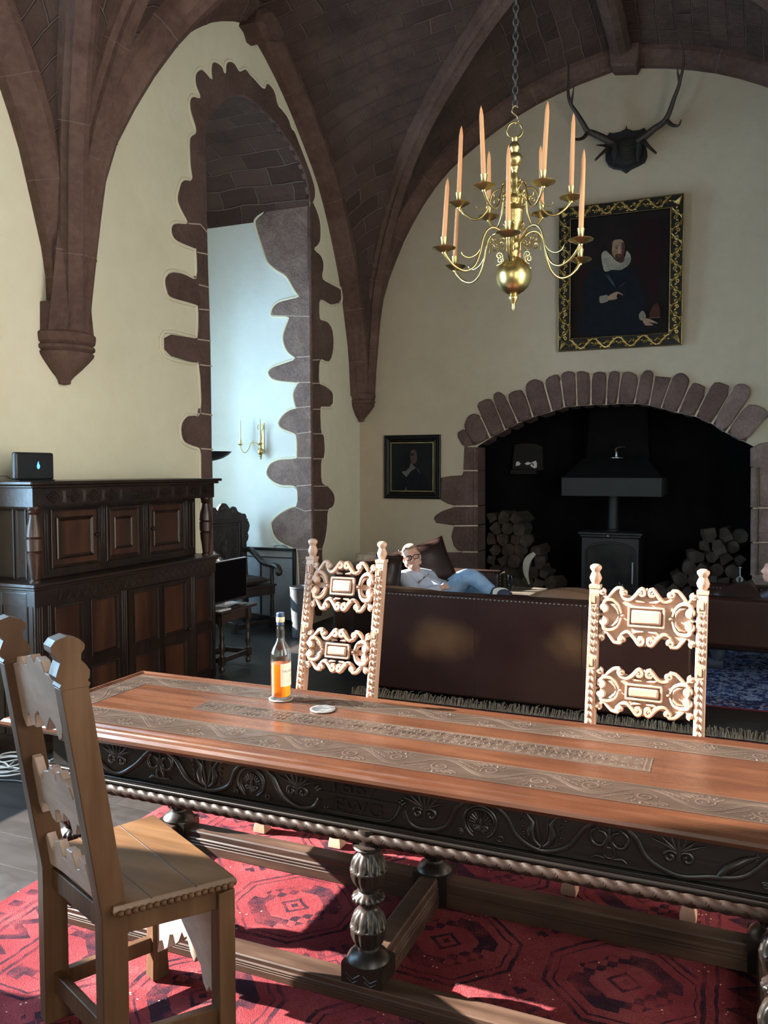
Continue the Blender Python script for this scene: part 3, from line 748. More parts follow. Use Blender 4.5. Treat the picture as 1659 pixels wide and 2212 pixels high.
def str_prof(a,b,out,mb,w=.09,h=.075):      # moulded stretcher: plain top, reeded outer face
    a,b=Vector(a),Vector(b); t=(b-a).normalized(); o=Vector(out)
    prof=[(-.045,0),(.045,0),(.045,.028),(.041,.031),(.044,.034),(.044,.038),(.040,.041),(.043,.044),(.043,.048),(.038,.052),(.038,.07),(.034,.075),(-.034,.075),(-.045,.07)]
    prof=[(p*w/.09,q*h/.075) for p,q in prof]
    vs=[a+o*p+Vector((0,0,q)) for p,q in prof]+[b+o*p+Vector((0,0,q)) for p,q in prof]; n=len(prof)
    mb.add(vs,[(i,(i+1)%n,n+(i+1)%n,n+i) for i in range(n)]+[tuple(range(n))[::-1],tuple(range(n,2*n))])
for (x0,x1) in ((-2.33,.22),):
    m=MB(); str_prof((x0,2.322,.0095),(x1,2.322,.0095),(0,-1,0),m,.09,.055); m.build('stretcher',M['stretcher_oak'],tb,world=True,smooth=25)
for (x0,x1) in ((-2.2,-1.11),(-.98,.09)):
    m=MB(); str_prof((x0,BYL-.005,.0095),(x1,BYL-.005,.0095),(0,-1,0),m,.09,.092); m.build('stretcher',M['stretcher_oak'],tb,world=True,smooth=25)
for x in (-2.27,-1.045,.155):
    m=MB(); str_prof((x,2.36,.0095),(x,2.925,.0095),(1,0,0),m,.08,.11); m.build('cross_stretcher',M['stretcher_oak'],tb,world=True,smooth=25)

# ---------------------------------------------------------------- red rug
def rugmat():
    m,nt,b=_new('red_wool_pile'); tc=N(nt,'ShaderNodeTexCoord'); 
    nz=N(nt,'ShaderNodeTexNoise',i_Scale=14.0,i_Detail=3); L(nt,tc.outputs['Object'],nz.inputs['Vector'])
    vm=N(nt,'ShaderNodeVectorMath',operation='MULTIPLY_ADD'); L(nt,nz.outputs['Color'],vm.inputs[0]); vm.inputs[1].default_value=(.022,.022,0); L(nt,tc.outputs['Object'],vm.inputs[2])
    sx=N(nt,'ShaderNodeSeparateXYZ'); L(nt,vm.outputs[0],sx.inputs[0]); X,Y=sx.outputs[0],sx.outputs[1]
    PX,PY=.62,.60
    def cell(off):
        u=math_(nt,'MULTIPLY',math_(nt,'SUBTRACT',math_(nt,'FRACT',math_(nt,'ADD',math_(nt,'DIVIDE',X,PX),off)),.5),PX)
        v=math_(nt,'MULTIPLY',math_(nt,'SUBTRACT',math_(nt,'FRACT',math_(nt,'ADD',math_(nt,'DIVIDE',Y,PY),off)),.5),PY)
        return u,v
    u,v=cell(.13); au,av=math_(nt,'ABSOLUTE',u),math_(nt,'ABSOLUTE',v)
    oct_=math_(nt,'MAXIMUM',math_(nt,'MAXIMUM',math_(nt,'MULTIPLY',au,.93),av),math_(nt,'MULTIPLY',math_(nt,'ADD',au,av),.70))
    def band(x,c,w): return math_(nt,'LESS_THAN',math_(nt,'ABSOLUTE',math_(nt,'SUBTRACT',x,c)),w)
    def mx(*a):
        r=a[0]
        for q in a[1:]: r=math_(nt,'MAXIMUM',r,q)
        return r
    def an(a,c): return math_(nt,'MULTIPLY',a,c)
    inside=math_(nt,'LESS_THAN',oct_,.185)
    quad=math_(nt,'GREATER_THAN',math_(nt,'MULTIPLY',u,v),0)
    step=math_(nt,'MODULO',math_(nt,'ADD',math_(nt,'FLOOR',math_(nt,'DIVIDE',au,.034)),math_(nt,'FLOOR',math_(nt,'DIVIDE',av,.034))),2)
    dark=mx(band(oct_,.235,.007),band(oct_,.205,.004),
        an(inside,an(quad,band(oct_,.135,.032))),
        an(inside,an(math_(nt,'SUBTRACT',1,quad),an(step,band(oct_,.11,.03)))),
        an(band(math_(nt,'ADD',au,av),.052,.009),1),an(inside,math_(nt,'LESS_THAN',math_(nt,'ADD',au,av),.018)))
    u2,v2=cell(.63); bu,bv=math_(nt,'ABSOLUTE',u2),math_(nt,'ABSOLUTE',v2); dm=math_(nt,'ADD',bu,bv)
    hook=an(math_(nt,'LESS_THAN',dm,.155),an(math_(nt,'GREATER_THAN',dm,.095),math_(nt,'GREATER_THAN',math_(nt,'SINE',math_(nt,'MULTIPLY',math_(nt,'SUBTRACT',bu,bv),95)),.15)))
    dark=mx(dark,band(dm,.085,.007),hook,math_(nt,'LESS_THAN',dm,.022),band(dm,.045,.005))
    # border stripes near the long edges
    ax=math_(nt,'ABSOLUTE',X); field=math_(nt,'LESS_THAN',ax,1.07)
    zig=math_(nt,'LESS_THAN',math_(nt,'ABSOLUTE',math_(nt,'SUBTRACT',math_(nt,'ABSOLUTE',math_(nt,'SUBTRACT',math_(nt,'FRACT',math_(nt,'MULTIPLY',Y,9)),.5)),math_(nt,'MULTIPLY',math_(nt,'SUBTRACT',ax,1.19),5))),.16)
    bord=an(math_(nt,'SUBTRACT',1,field),mx(band(ax,1.09,.008),band(ax,1.13,.006),band(ax,1.30,.008),band(ax,1.34,.01),an(band(ax,1.22,.07),zig),an(band(ax,1.40,.03),math_(nt,'GREATER_THAN',math_(nt,'SINE',math_(nt,'MULTIPLY',Y,70)),.2))))
    dark=mx(an(field,dark),bord)
    wear=noise(nt,tc.outputs['Object'],7,6,.7); dark=an(dark,ramp(nt,wear,[(.34,.15),(.56,.92)]))
    pile=noise(nt,tc.outputs['Object'],230,3,.7); blot=noise(nt,tc.outputs['Object'],3.2,5,.6)
    red=ramp(nt,math_(nt,'ADD',math_(nt,'MULTIPLY',pile,.5),math_(nt,'MULTIPLY',blot,.5)),[(.30,(.070,.011,.014)),(.5,(.155,.027,.032)),(.70,(.29,.082,.085))])
    col=mixc(nt,dark,red,ramp(nt,pile,[(.3,(.006,.006,.012)),(.7,(.03,.018,.026))]))
    sp=N(nt,'ShaderNodeTexVoronoi',i_Scale=38.0); L(nt,tc.outputs['Object'],sp.inputs['Vector'])
    fleck=an(math_(nt,'LESS_THAN',sp.outputs['Distance'],.13),math_(nt,'GREATER_THAN',noise(nt,tc.outputs['Object'],5,3),.58))
    col=mixc(nt,fleck,col,(.55,.33,.22))
    L(nt,col,b.inputs['Base Color']); b.inputs['Roughness'].default_value=.95; b.inputs['Specular IOR Level'].default_value=.1
    b.inputs['Specular IOR Level'].default_value=.02
    bump(nt,b,math_(nt,'ADD',pile,math_(nt,'MULTIPLY',blot,2.5)),.9,.008); return m
M['rug_red']=rugmat()
RX0,RX1,RY0,RY1=-2.61,.36,.7,5.52
rg=thing('red_rug','large red Turkoman style rug with dark octagons and fringed ends under the dining table','rug',((RX0+RX1)/2,(RY0+RY1)/2,0))
m=MB(); nx,ny=30,50; vs=[];fs=[]
for j in range(ny+1):
    for i in range(nx+1):
        x=-1.485+2.97*i/nx; y=(RY1-RY0)*(j/ny-.5); e=min(i,nx-i,j,ny-j)
        vs.append((x,y,.001 if e==0 else .0075+.0012*math.sin(x*7+y*3)*math.sin(y*5)))
for j in range(ny):
    for i in range(nx): a=j*(nx+1)+i; fs.append((a,a+1,a+nx+2,a+nx+1))
m.add(vs,fs).build('pile',M['rug_red'],rg,smooth=60)
M['fringe']=simple('wool_fringe',(.08,.06,.042),.9,c2=(.17,.135,.095),scale=30)
fg=MB(); rs=random.Random(11)
for s,yy in ((1,(RY1-RY0)/2),):
    for i in range(760):
        x=-1.48+2.96*(i+rs.random())/760; dx=rs.uniform(-.035,.035); ln=rs.uniform(.05,.13); h=rs.uniform(.004,.05)
        fg.tube([(x,yy*1.0,.008),(x+dx*.4,s*(yy+ln*.5),.012+h),(x+dx,s*(yy+ln),.006+h*rs.random())],[.0035,.003,.0022],4)
fg.build('fringe',M['fringe'],rg,smooth=0)['kind']='stuff'

# ---------------------------------------------------------------- plain oak chair in the foreground
M['oak']=wood('dry_oak',(.036,.0165,.0080),(.064,.031,.0148),(.100,.053,.027),'z',.52,9,.4,.15)
M['oak_seat']=wood('worn_oak_seat',(.045,.0215,.0095),(.088,.043,.0185),(.145,.080,.038),'x',.38,8,.4,.3)
ed=Vector((.46,.888,0)); es=Vector((-.888,.46,0)); Zv=Vector((0,0,1))
NP,FP=Vector((-1.530,1.712,0)),Vector((-1.891,1.862,0)); FFl,NFl=Vector((-1.733,2.155,0)),Vector((-1.335,1.955,0))
oc=thing('plain_oak_chair','plain oak chair with jagged back splats, seen from behind at the near left corner','chair',(-1.62,1.92,0))
LEAN=.115; ZS=.50; ZT=1.275
def back_off(z): return ed*(-LEAN*max(0,(z-ZS))/(ZT-ZS))
for P,zt in ((NP,1.272),(FP,1.28)):
    m=MB(); hz=1.135
    sec=[(-.036,-.0275),(.036,-.0275),(.036,.0275),(-.036,.0275)]
    vs=[];zz=[.0095,.25,ZS,.7,.9,hz]
    for z in zz:
        for a,b in sec: vs.append(P+ed*a+es*b+Zv*z+back_off(z))
    fs=[(3,2,1,0)]+[(i*4+k,i*4+(k+1)%4,(i+1)*4+(k+1)%4,(i+1)*4+k) for i in range(len(zz)-1) for k in range(4)]+[tuple(20+k for k in range(4))]
    m.add(vs,fs)
    q=m.build('back_post',M['oak'],oc,world=True,bevel=.003,smooth=30)
    pf=[(-.036,hz),(.036,hz),(.040,hz+.008),(.034,hz+.016),(.040,hz+.022),(.044,hz+.04),(.038,hz+.055),(.026,hz+.072),(.030,hz+.09),(.040,hz+.10),(.042,hz+.112),(.032,hz+.126),(0,hz+.138),(-.030,hz+.130),(-.044,hz+.115),(-.044,hz+.100),(-.034,hz+.088),(-.028,hz+.07),(-.038,hz+.05),(-.044,hz+.036),(-.040,hz+.02),(-.034,hz+.014),(-.040,hz+.007)]
    f=MB(); f.prism(pf,lambda u,v,d:P+ed*u+Zv*v+back_off(v)+es*d,-.031,.031,bev=.006)
    o=f.build('finial',M['oak'],q,smooth=30); o.data.transform(Matrix.Translation(-oc.location))
def jag(topf,botf,n,w): pass
def splat(zl,zh,tp,bt,name):
    W=(FP-NP); wl_=W.length-.05; u_=W.normalized(); A=NP+u_*.025
    poly=[(u*wl_,zl+(zh-zl)*v) for u,v in bt]+[(u*wl_,zl+(zh-zl)*v) for u,v in tp[::-1]]
    MB().prism(poly,lambda u,v,d:A+u_*u+Zv*v+back_off(v)+ed*d,.012,-.014,bev=.003).build(name,M['oak_sunlit'],oc,world=True,smooth=30)
M['oak_sunlit']=wood('sunlit_oak',(.17,.112,.085),(.27,.19,.15),(.38,.285,.235),'x',.55,7,.3,.3)  # pale copy of the chair oak: sunlight on splats and apron is painted in
splat(.945,1.185,[(0,.80),(.08,.78),(.12,.9),(.2,.92),(.25,.84),(.32,.85),(.36,.97),(.44,1.0),(.5,.93),(.56,1.0),(.64,.97),(.68,.85),(.75,.84),(.8,.92),(.88,.9),(.92,.78),(1,.80)],
      [(0,.12),(.05,.0),(.10,.16),(.16,.22),(.2,.1),(.27,.06),(.3,.22),(.38,.3),(.45,.18),(.5,.1),(.55,.18),(.62,.3),(.7,.22),(.73,.06),(.8,.1),(.84,.22),(.9,.16),(.95,0),(1,.12)],'back_splat')
splat(.675,.855,[(0,.80),(.04,1.0),(.09,.98),(.13,.72),(.2,.66),(.24,.84),(.36,.9),(.40,1.0),(.46,.98),(.5,.8),(.54,.98),(.6,1.0),(.64,.9),(.76,.84),(.8,.66),(.87,.72),(.91,.98),(.96,1.0),(1,.80)],
      [(0,.15),(.04,.0),(.08,.2),(.2,.25),(.26,.05),(.33,.0),(.36,.22),(.46,.28),(.5,.12),(.54,.28),(.64,.22),(.67,0),(.74,.05),(.8,.25),(.92,.2),(.96,0),(1,.15)],'back_splat')
splat(.505,.615,[(0,.8),(.05,.95),(.1,.6),(.16,.5),(.2,.9),(.3,1.0),(.34,.6),(.4,.55),(.45,.95),(.55,.95),(.6,.55),(.66,.6),(.7,1.0),(.8,.9),(.84,.5),(.9,.6),(.95,.95),(1,.8)],[(0,.0),(.5,.1),(1,0)],'back_splat')
for P in (FFl,NFl):
    m=MB(); vs=[];zz=[.0095,.08,.485]
    for z in zz:
        k=1.12 if z<.05 else 1
        for a,b in ((-.026,-.027),(.026,-.027),(.026,.027),(-.026,.027)): vs.append(P+ed*a*k+es*b*k+Zv*z)
    fs=[(3,2,1,0)]+[(i*4+k,i*4+(k+1)%4,(i+1)*4+(k+1)%4,(i+1)*4+k) for i in range(2) for k in range(4)]+[(8,9,10,11)]
    m.add(vs,fs).build('front_leg',M['oak'],oc,world=True,bevel=.003,smooth=30)
# seat board: trapezoid with moulded, notched edge
nf,ff=Vector((-1.285,1.955,0)),Vector((-1.785,2.213,0)); nb=NP+es*-.045+ed*-.012; fbk=FP+es*.045+ed*-.012
m=MB(); ring=[nb,nf,ff,fbk]; cc=(nb+nf+ff+fbk)/4; vs=[]
for k,z in ((.955,.497),(.985,.503),(1.0,.514),(.992,.522),(.975,.528)):
    for p in ring: q=cc+(p-cc)*k; vs.append(Vector((q.x,q.y,z)))
fs=[(3,2,1,0)]+[(i*4+k,i*4+(k+1)%4,(i+1)*4+(k+1)%4,(i+1)*4+k) for i in range(4) for k in range(4)]+[(16,17,18,19)]
st=m.add(vs,fs).build('seat',M['oak_seat'],oc,world=True,smooth=25)
sm=MB()
for t_ in (.30,.66): 
    a_,b_=nb.lerp(nf,t_),fbk.lerp(ff,t_); sm.bar((a_.x,a_.y,.5283),(b_.x,b_.y,.5283),.0022,.001)
o=sm.build('plank_seam',M['black_oak'],st); o.data.transform(Matrix.Translation(-oc.location))
g=MB(); g2=MB()
for (a,b) in ((nb,nf),):
    n=17
    for k in range(n):
        p=a.lerp(b,(k+1)/(n+1.0)); g.ball((p.x,p.y,.508),(.0105,.0105,.009),8,6)
for k in range(18):
    p=nf.lerp(ff,(k+.8)/18.5); g2.ball((p.x,p.y,.508),(.0105,.0105,.009),8,6)
for q in (g,g2): o=q.build('edge_carving',M['oak'],st); o.data.transform(Matrix.Translation(-oc.location))
for a,b,z,h,nm in ((NP,NFl,.462,.062,'seat_rail'),(FP,FFl,.462,.062,'seat_rail'),(NP,FP,.462,.062,'seat_rail'),(NFl,FFl,.475,.035,'seat_rail'),
                (NP,NFl,.115,.05,'side_stretcher'),(FP,FFl,.125,.05,'side_stretcher'),(NP,FP,.135,.06,'back_stretcher')):
    m=MB(); m.bar(Vector((a.x,a.y,z)),Vector((b.x,b.y,z)),.026,h); m.build(nm,M['oak'],oc,world=True,bevel=.003,smooth=30)
W=(FFl-NFl); wn=W.normalized(); A=NFl+wn*.026; wl_=W.length-.052
tp=[(0,.88),(.06,.86),(.1,.98),(.3,1.0),(.5,1.0),(.7,1.0),(.9,.98),(.94,.86),(1,.88)]
bt=[(0,.0),(.05,.16),(.1,.2),(.14,.12),(.2,.18),(.24,.34),(.3,.38),(.34,.3),(.4,.36),(.46,.5),(.5,.46),(.54,.5),(.6,.36),(.66,.3),(.7,.38),(.76,.34),(.8,.18),(.86,.12),(.9,.2),(.95,.16),(1,.0)]
poly=[(u*wl_,.10+.30*v) for u,v in bt]+[(u*wl_,.10+.30*v) for u,v in tp[::-1]]
MB().prism(poly,lambda u,v,d:A+wn*u+Zv*v+ed*d,.012,-.012,bev=.003).build('front_apron',M['oak_sunlit'],oc,world=True,smooth=30)

# ---------------------------------------------------------------- two carved high-back chairs behind the table
M['carved']=wood('carved_limewood',(.26,.145,.092),(.355,.215,.148),(.44,.29,.205),'z',.45,8,.25,.4)
RW_=[1.0]
def ribbon(mb,pts,r,y=0,n=7,dep=1.4):
    mb.tube([(x,y,z) for x,z in pts],r,n,sq=(Vector((0,1,0)),dep))
def vol(mb,c,r,a0,turns,sgn,y,tail=(),w=.0075):
    w*=RW_[0]
    sp=spiral(c,.003,r,a0,turns,16,sgn); t=[Vector((p[0],p[1],0)) for p in sp[-2:]]
    pts=sp
    if tail:
        cm=catmull([Vector((*sp[-3],0)),Vector((*sp[-1],0))]+[Vector((*q,0)) for q in tail],5)[5:]
        pts=sp+[(p.x,p.y) for p in cm[1:]]
    nn=len(pts); rr=[w*.55+w*.6*math.sin(PI*min(1,.15+.85*k/(nn-1))) for k in range(nn)]
    ribbon(mb,pts,rr,y); mb.ball((c[0],y-.006,c[1]),(.0075,.010,.0075),8,6)
def carved_splat(hw,hh,plate,style):
    """relief facing -y, centred on the origin"""
    b=MB(); c=MB(); RW_[0]=1.15 if plate else 1.5
    sx=hw/.205; sz=hh/.13
    if plate:
        o=[(0,.112),(.03,.118),(.055,.085),(.085,.095),(.1,.115),(.13,.118),(.155,.085),(.18,.08),(.2,.095),(.205,.06),(.185,.05),(.19,.01),(.205,0)]
        full=[(x*sx,z*sz) for x,z in o]+[(x*sx,-z*sz) for x,z in o[-2::-1]]
        full=full+[(-x,z) for x,z in full[-2:0:-1]]
        b.prism(full,lambda u,v,d:Vector((u,-d,v)),-.016,.004,bev=.003)
    else:
        b.box(-hw,hw,-.002,.016,-.014,.014)
        for s in (-1,1): b.box(-.055*sx,.055*sx,.0,.014,-.05*sz,.05*sz)
    y=-.010
    for sX in (-1,1):
        for sZ in (-1,1):
            f=lambda x,z:(sX*x*sx,sZ*z*sz); g=lambda L_:[f(*q) for q in L_]
            k=sX*sZ
            vol(c,f(.023,.104),.017*sx,-PI/2*sZ if False else (PI if sX>0 else 0),1.25,-k,y,g([(.050,.088),(.075,.070),(.098,.078),(.112,.098)]),.0085)
            vol(c,f(.098,.104),.014*sx,0 if sX>0 else PI,1.2,k,y,g([(.128,.118),(.150,.095),(.168,.076),(.188,.085)]),.0075)
            vol(c,f(.192,.100),.013*sx,PI if sX>0 else 0,1.2,-k,y,g([(.176,.082),(.150,.078)]),.0065)
            vol(c,f(.184,.030),.0165*sx,PI if sX>0 else 0,1.2,k,y,g([(.180,.058),(.150,.066),(.122,.048),(.106,.010)]),.009)
            ribbon(c,g([(.160,.050),(.138,.044),(.122,.026),(.118,.006)]),[.004,.008,.007,.003],y)
            ribbon(c,g([(.010,.064),(.040,.066),(.068,.082)]),[.004,.0085,.003],y)
    for s in (-1,1):
        c.ball((s*.100*sx,y-.004,0),(.009,.010,.006),8,6); c.ball((0,y-.004,s*.118*sz),(.006,.008,.010),8,6)
        c.ball((s*.205*sx,y,0),(.010,.010,.007),8,6)
    fr_=MB(); fw,fh_=.078*sx,.046*sz
    for q in ((-fw,fw,-fh_,-fh_+.010),(-fw,fw,fh_-.010,fh_),(-fw,-fw+.010,-fh_,fh_),(fw-.010,fw,-fh_,fh_)): fr_.box(q[0],q[1],-.024,.0,q[2],q[3])
    fr_.box(-fw,fw,-.010,.0,-fh_,fh_)
    bs=MB(); bs.box(-fw+.016,fw-.016,-.030,-.008,-fh_+.016,fh_-.016)
    return b,c,fr_,bs
def carved_chair(label,loc,rotz,W,ztop,splats,plate,lean):
    t=thing('carved_chair',label,'chair',loc,rotz,None)
    hb=W/2
    def by(z): return .36+lean*max(0,z-.45)/.85
    for s in (-1,1):
        m=MB(); w=.0215; zz=[.0095,.25,.45,.7,1.0,ztop-.10]; vs=[]
        for z in zz:
            for a,b in ((-w,-w),(w,-w),(w,w+.006),(-w,w+.006)): vs.append((s*hb+a,by(z)+b,z))
        m.add(vs,[(3,2,1,0)]+[(i*4+k,i*4+(k+1)%4,(i+1)*4+(k+1)%4,(i+1)*4+k) for i in range(5) for k in range(4)]+[(20,21,22,23)])
        post=m.build('back_post',M['carved'],t,bevel=.002,smooth=30)
        c=MB(); z=.50; 
        while z<ztop-.12:
            fr=(z-.5)/(ztop-.62)
            yy=by(z)-w-.001
            if .48<fr<.56 or fr>.90:
                for q in ((-.015,-.011,0,.05),(.011,.015,0,.05),(-.015,.015,-.002,.004),(-.015,.015,.046,.052)): c.box(s*hb+q[0],s*hb+q[1],yy-.004,yy+.002,z+q[2],z+q[3])
                c.box(s*hb-.006,s*hb+.006,yy-.006,yy+.002,z+.012,z+.04); z+=.062; continue
            for e in (-1,1):
                up=1 if fr>.5 else -1
                a=Vector((s*hb+e*.003,yy,z+.014-up*.013)); b=Vector((s*hb+e*.0085,yy-.005,z+.014)); d=Vector((s*hb+e*.012,yy-.001,z+.014+up*.016))
                c.tube([a,b,d],[.002,.0062,.002],6)
            c.ball((s*hb,yy-.001,z+.014),(.003,.006,.011),6,5)
            z+=.030
        c.build('post_carving',M['carved'],post,smooth=50)
        fz=ztop-.10
        f=MB(); f.box(s*hb-.024,s*hb+.024,by(fz)-.024,by(fz)+.03,fz,fz+.014)
        f.lathe([(.020,0),(.016,.006),(.023,.018),(.027,.032),(.021,.048),(.0165,.058),(.021,.066),(.026,.074),(.025,.084),(.014,.092),(.001,.094)],24,Matrix.Translation((s*hb,by(fz+.05),fz+.012)),lambda i,z_,a:1-.13*(1-abs(math.cos(4*a))) if 1<i<9 else 1)
        f.build('finial',M['carved'],post,smooth=50)
    for (zc_,hh) in splats:
        b,c,f,bs=carved_splat(hb-.02,hh,plate,0)
        mt=Matrix.Translation((0,by(zc_)-.002,zc_))@Matrix.Rotation(-math.atan(lean/.85),4,'X')
        for q in (b,c,f,bs): q.v=[mt@Vector(p) for p in q.v]
        sp=b.build('back_splat',M['carved'],t,smooth=35)
        c.build('scrollwork',M['carved'],sp,smooth=60); f.build('cartouche_frame',M['carved'],sp,bevel=.003,smooth=30); bs.build('cartouche_boss',M['carved'],sp,bevel=.008,smooth=50,seg=3)
    m=MB(); m.box(-hb-.03,hb+.03,-.03,.37,.455,.49); m.build('seat',M['carved'],t,bevel=.008)
    m=MB(); m.box(-hb,hb,-.02,.0,.40,.455).box(-hb,-hb+.02,0,.35,.40,.455).box(hb-.02,hb,0,.35,.40,.455); m.build('seat_rail',M['carved'],t,bevel=.002)
    for s in (-1,1):
        m=MB(); pf=[(.021,.455),(.021,.20),(.026,.19),(.021,.18),(.021,.13),(.028,.11),(.022,.095),(.024,.06),(.03,.03),(.03,.0095)]
        vs=[]
        for w,z in pf[::-1]:
            for a,b in ((-w,-w),(w,-w),(w,w),(-w,w)): vs.append((s*hb+a,b,z))
        n=len(pf); m.add(vs,[(3,2,1,0)]+[(i*4+k,i*4+(k+1)%4,(i+1)*4+(k+1)%4,(i+1)*4+k) for i in range(n-1) for k in range(4)]+[tuple(4*(n-1)+k for k in range(4))])
        lg=m.build('front_leg',M['carved'],t,bevel=.002,smooth=30)
        c=MB()
        for k in range(8):
            z=.145+.022*k
            for e in (-1,1): c.tube([(s*hb+e*.003,-.022,z),(s*hb+e*.009,-.026,z+.010),(s*hb+e*.012,-.022,z+.02)],[.002,.005,.002],6)
        c.build('leg_carving',M['carved'],lg,smooth=50)
        m=MB(); m.bar((s*hb,.02,.14),(s*hb,.345,.14),.02,.03); m.build('side_stretcher',M['carved'],t,bevel=.002)
    b,c,f,bs=carved_splat(hb-.02,.075,plate,0)
    for q in (b,c,f,bs): q.v=[Matrix.Translation((0,0,.27))@Vector(p) for p in q.v]
    sp=b.build('front_stretcher',M['carved'],t,smooth=35); c.build('scrollwork',M['carved'],sp,smooth=60)
    return t
carved_chair('sunlit carved high-back chair behind the whisky bottle with open scrollwork splats',(-1.79,3.235,.0),R(0),.39,1.335,((1.107,.128),(.79,.105)),False,.16)
carved_chair('sunlit carved high-back chair at the right with solid scrolled splats and gadrooned finials',(-.335,3.22,0),R(-2),.445,1.275,((1.062,.128),(.745,.098)),True,.12)

# ---------------------------------------------------------------- whisky bottle and coasters
def glass(name,col=(1,1,1),rough=0.0,ior=1.45):
    m,nt,b=_new(name); b.inputs['Base Color'].default_value=(*col,1); b.inputs['Transmission Weight'].default_value=1; b.inputs['Roughness'].default_value=rough; b.inputs['IOR'].default_value=ior
    # let daylight through as tinted transparency for shadow rays of thin glass
    tr=N(nt,'ShaderNodeBsdfTransparent'); tr.inputs[0].default_value=(*[c*.95 for c in col],1)
    mx=N(nt,'ShaderNodeMixShader'); fz=N(nt,'ShaderNodeLayerWeight'); fz.inputs[0].default_value=.5; fp=math_(nt,'MULTIPLY_ADD',math_(nt,'POWER',fz.outputs[1],3.5),.75,.045)
    gl=N(nt,'ShaderNodeBsdfGlossy',i_Roughness=.02); L(nt,fp,mx.inputs[0]); L(nt,tr.outputs[0],mx.inputs[1]); L(nt,gl.outputs[0],mx.inputs[2])
    out=[n for n in nt.nodes if n.type=='OUTPUT_MATERIAL'][0]; L(nt,mx.outputs[0],out.inputs['Surface'])
    return m
M['glass']=glass('clear_glass',(.92,.95,.94)); M['whisky']=glass('amber_whisky',(1.0,.60,.14))
def _tl():
    nt=M['whisky'].node_tree; out=[n for n in nt.nodes if n.type=='OUTPUT_MATERIAL'][0]; src=out.inputs['Surface'].links[0].from_socket
    t=N(nt,'ShaderNodeBsdfTranslucent'); t.inputs[0].default_value=(1,.36,.03,1); a=N(nt,'ShaderNodeMixShader'); a.inputs[0].default_value=.35; L(nt,src,a.inputs[1]); L(nt,t.outputs[0],a.inputs[2]); L(nt,a.outputs[0],out.inputs['Surface'])
_tl()
M['label']=simple('cream_paper_label',(.78,.72,.58),.7)
M['ink']=simple('dark_ink',(.04,.035,.03),.6); M['gold_ink']=simple('gold_ink',(.55,.36,.08),.4,.4)
M['capblue']=simple('dark_blue_foil',(.035,.055,.11),.3,.3); M['capcream']=simple('cream_foil_band',(.62,.55,.36),.4)
bb=onz(607,1511,.76); bx,by_=bb.x,bb.y
cs=thing('coaster','round pale coaster under the whisky bottle','coaster',(bx,by_,TZ+.0012)); 
M['coaster_rim']=simple('pale_coaster_board',(.20,.185,.165),.6); M['coaster_face']=simple('grey_coaster_face',(.020,.022,.026),.45,c2=(.10,.10,.105),scale=45,spec=.2)
def coaster_parts(t):
    MB().lathe([(.047,0),(.0495,.001),(.0495,.0045),(.048,.0055),(.001,.0055)],40).build('board',M['coaster_rim'],t)
    MB().lathe([(.044,.0056),(.044,.0062),(.001,.0062)],40).build('printed_face',M['coaster_face'],t)
coaster_parts(cs)
c2=onz(697,1534,.76)
cs2=thing('coaster','round pale-rimmed coaster lying empty on the table to the right of the bottle','coaster',(c2.x,c2.y,TZ+.0012)); coaster_parts(cs2)
wb=thing('whisky_bottle','half-full clear glass bottle of amber whisky with dark blue cap on the table','bottle',(bx,by_,TZ+.008))
P=[(.001,.004),(.036,.0),(.0405,.004),(.0415,.012),(.0415,.175),(.040,.19),(.034,.208),(.024,.224),(.0175,.236),(.0155,.25),(.017,.262),(.0175,.272),(.016,.288),(.0145,.300),(.0145,.335)]
MB().lathe(P+[(.0125,.335),(.0125,.30),(.0145,.272),(.013,.25),(.015,.238),(.031,.207),(.037,.19),(.0385,.175),(.0385,.014),(.034,.009),(.001,.010)],40).build('glass_body',M['glass'],wb,smooth=50)
MB().lathe([(.001,.0105),(.034,.0095),(.0383,.0145),(.0383,.142),(.001,.142)],36).build('whisky',M['whisky'],wb,smooth=50)
MB().lathe([(.0155,.300),(.0162,.300),(.0162,.312),(.0155,.312)],28).build('neck_ring',M['capblue'],wb)
MB().lathe([(.0162,.312),(.0175,.314),(.0172,.331),(.016,.333)],28).build('foil_band',M['capcream'],wb)
MB().lathe([(.001,.350),(.0150,.350),(.0165,.348),(.0168,.345),(.0168,.334),(.001,.334)],28).build('cap',M['capblue'],wb)
lb=MB(); la0,la1=R(-62),R(38); z0,z1=.055,.148; n=16; r=.0419; vs=[];fs=[]
for k in range(n+1):
    a=la0+(la1-la0)*k/n
    for rr,z in ((r,z0),(r,z1)): vs.append((rr*math.cos(a),rr*math.sin(a),z))
for k in range(n): fs.append((2*k,2*k+2,2*k+3,2*k+1))
lab=lb.add(vs,fs).build('label',M['label'],wb,fix=False)
def wrap(mb,s,size,a0,z,rr=.0421,st=1): text_mb(mb,s,size,lambda u,v,d:Vector((rr*math.cos(a0+u*st/rr),rr*math.sin(a0+u*st/rr),z+v)),depth=.0)
tm=MB(); wrap(tm,'TALISKER',.0135,R(-52),.112); tm.build('label_lettering',M['ink'],lab)
tm=MB(); wrap(tm,'10',.022,R(-8),.088); 
for k,z in enumerate((.083,.078,.073)):
    tm.tube([(.0421*math.cos(a),.0421*math.sin(a),z) for a in [R(-25+6*j) for j in range(9-k)]],.0004,4)
tm.build('label_ornament',M['gold_ink'],lab)
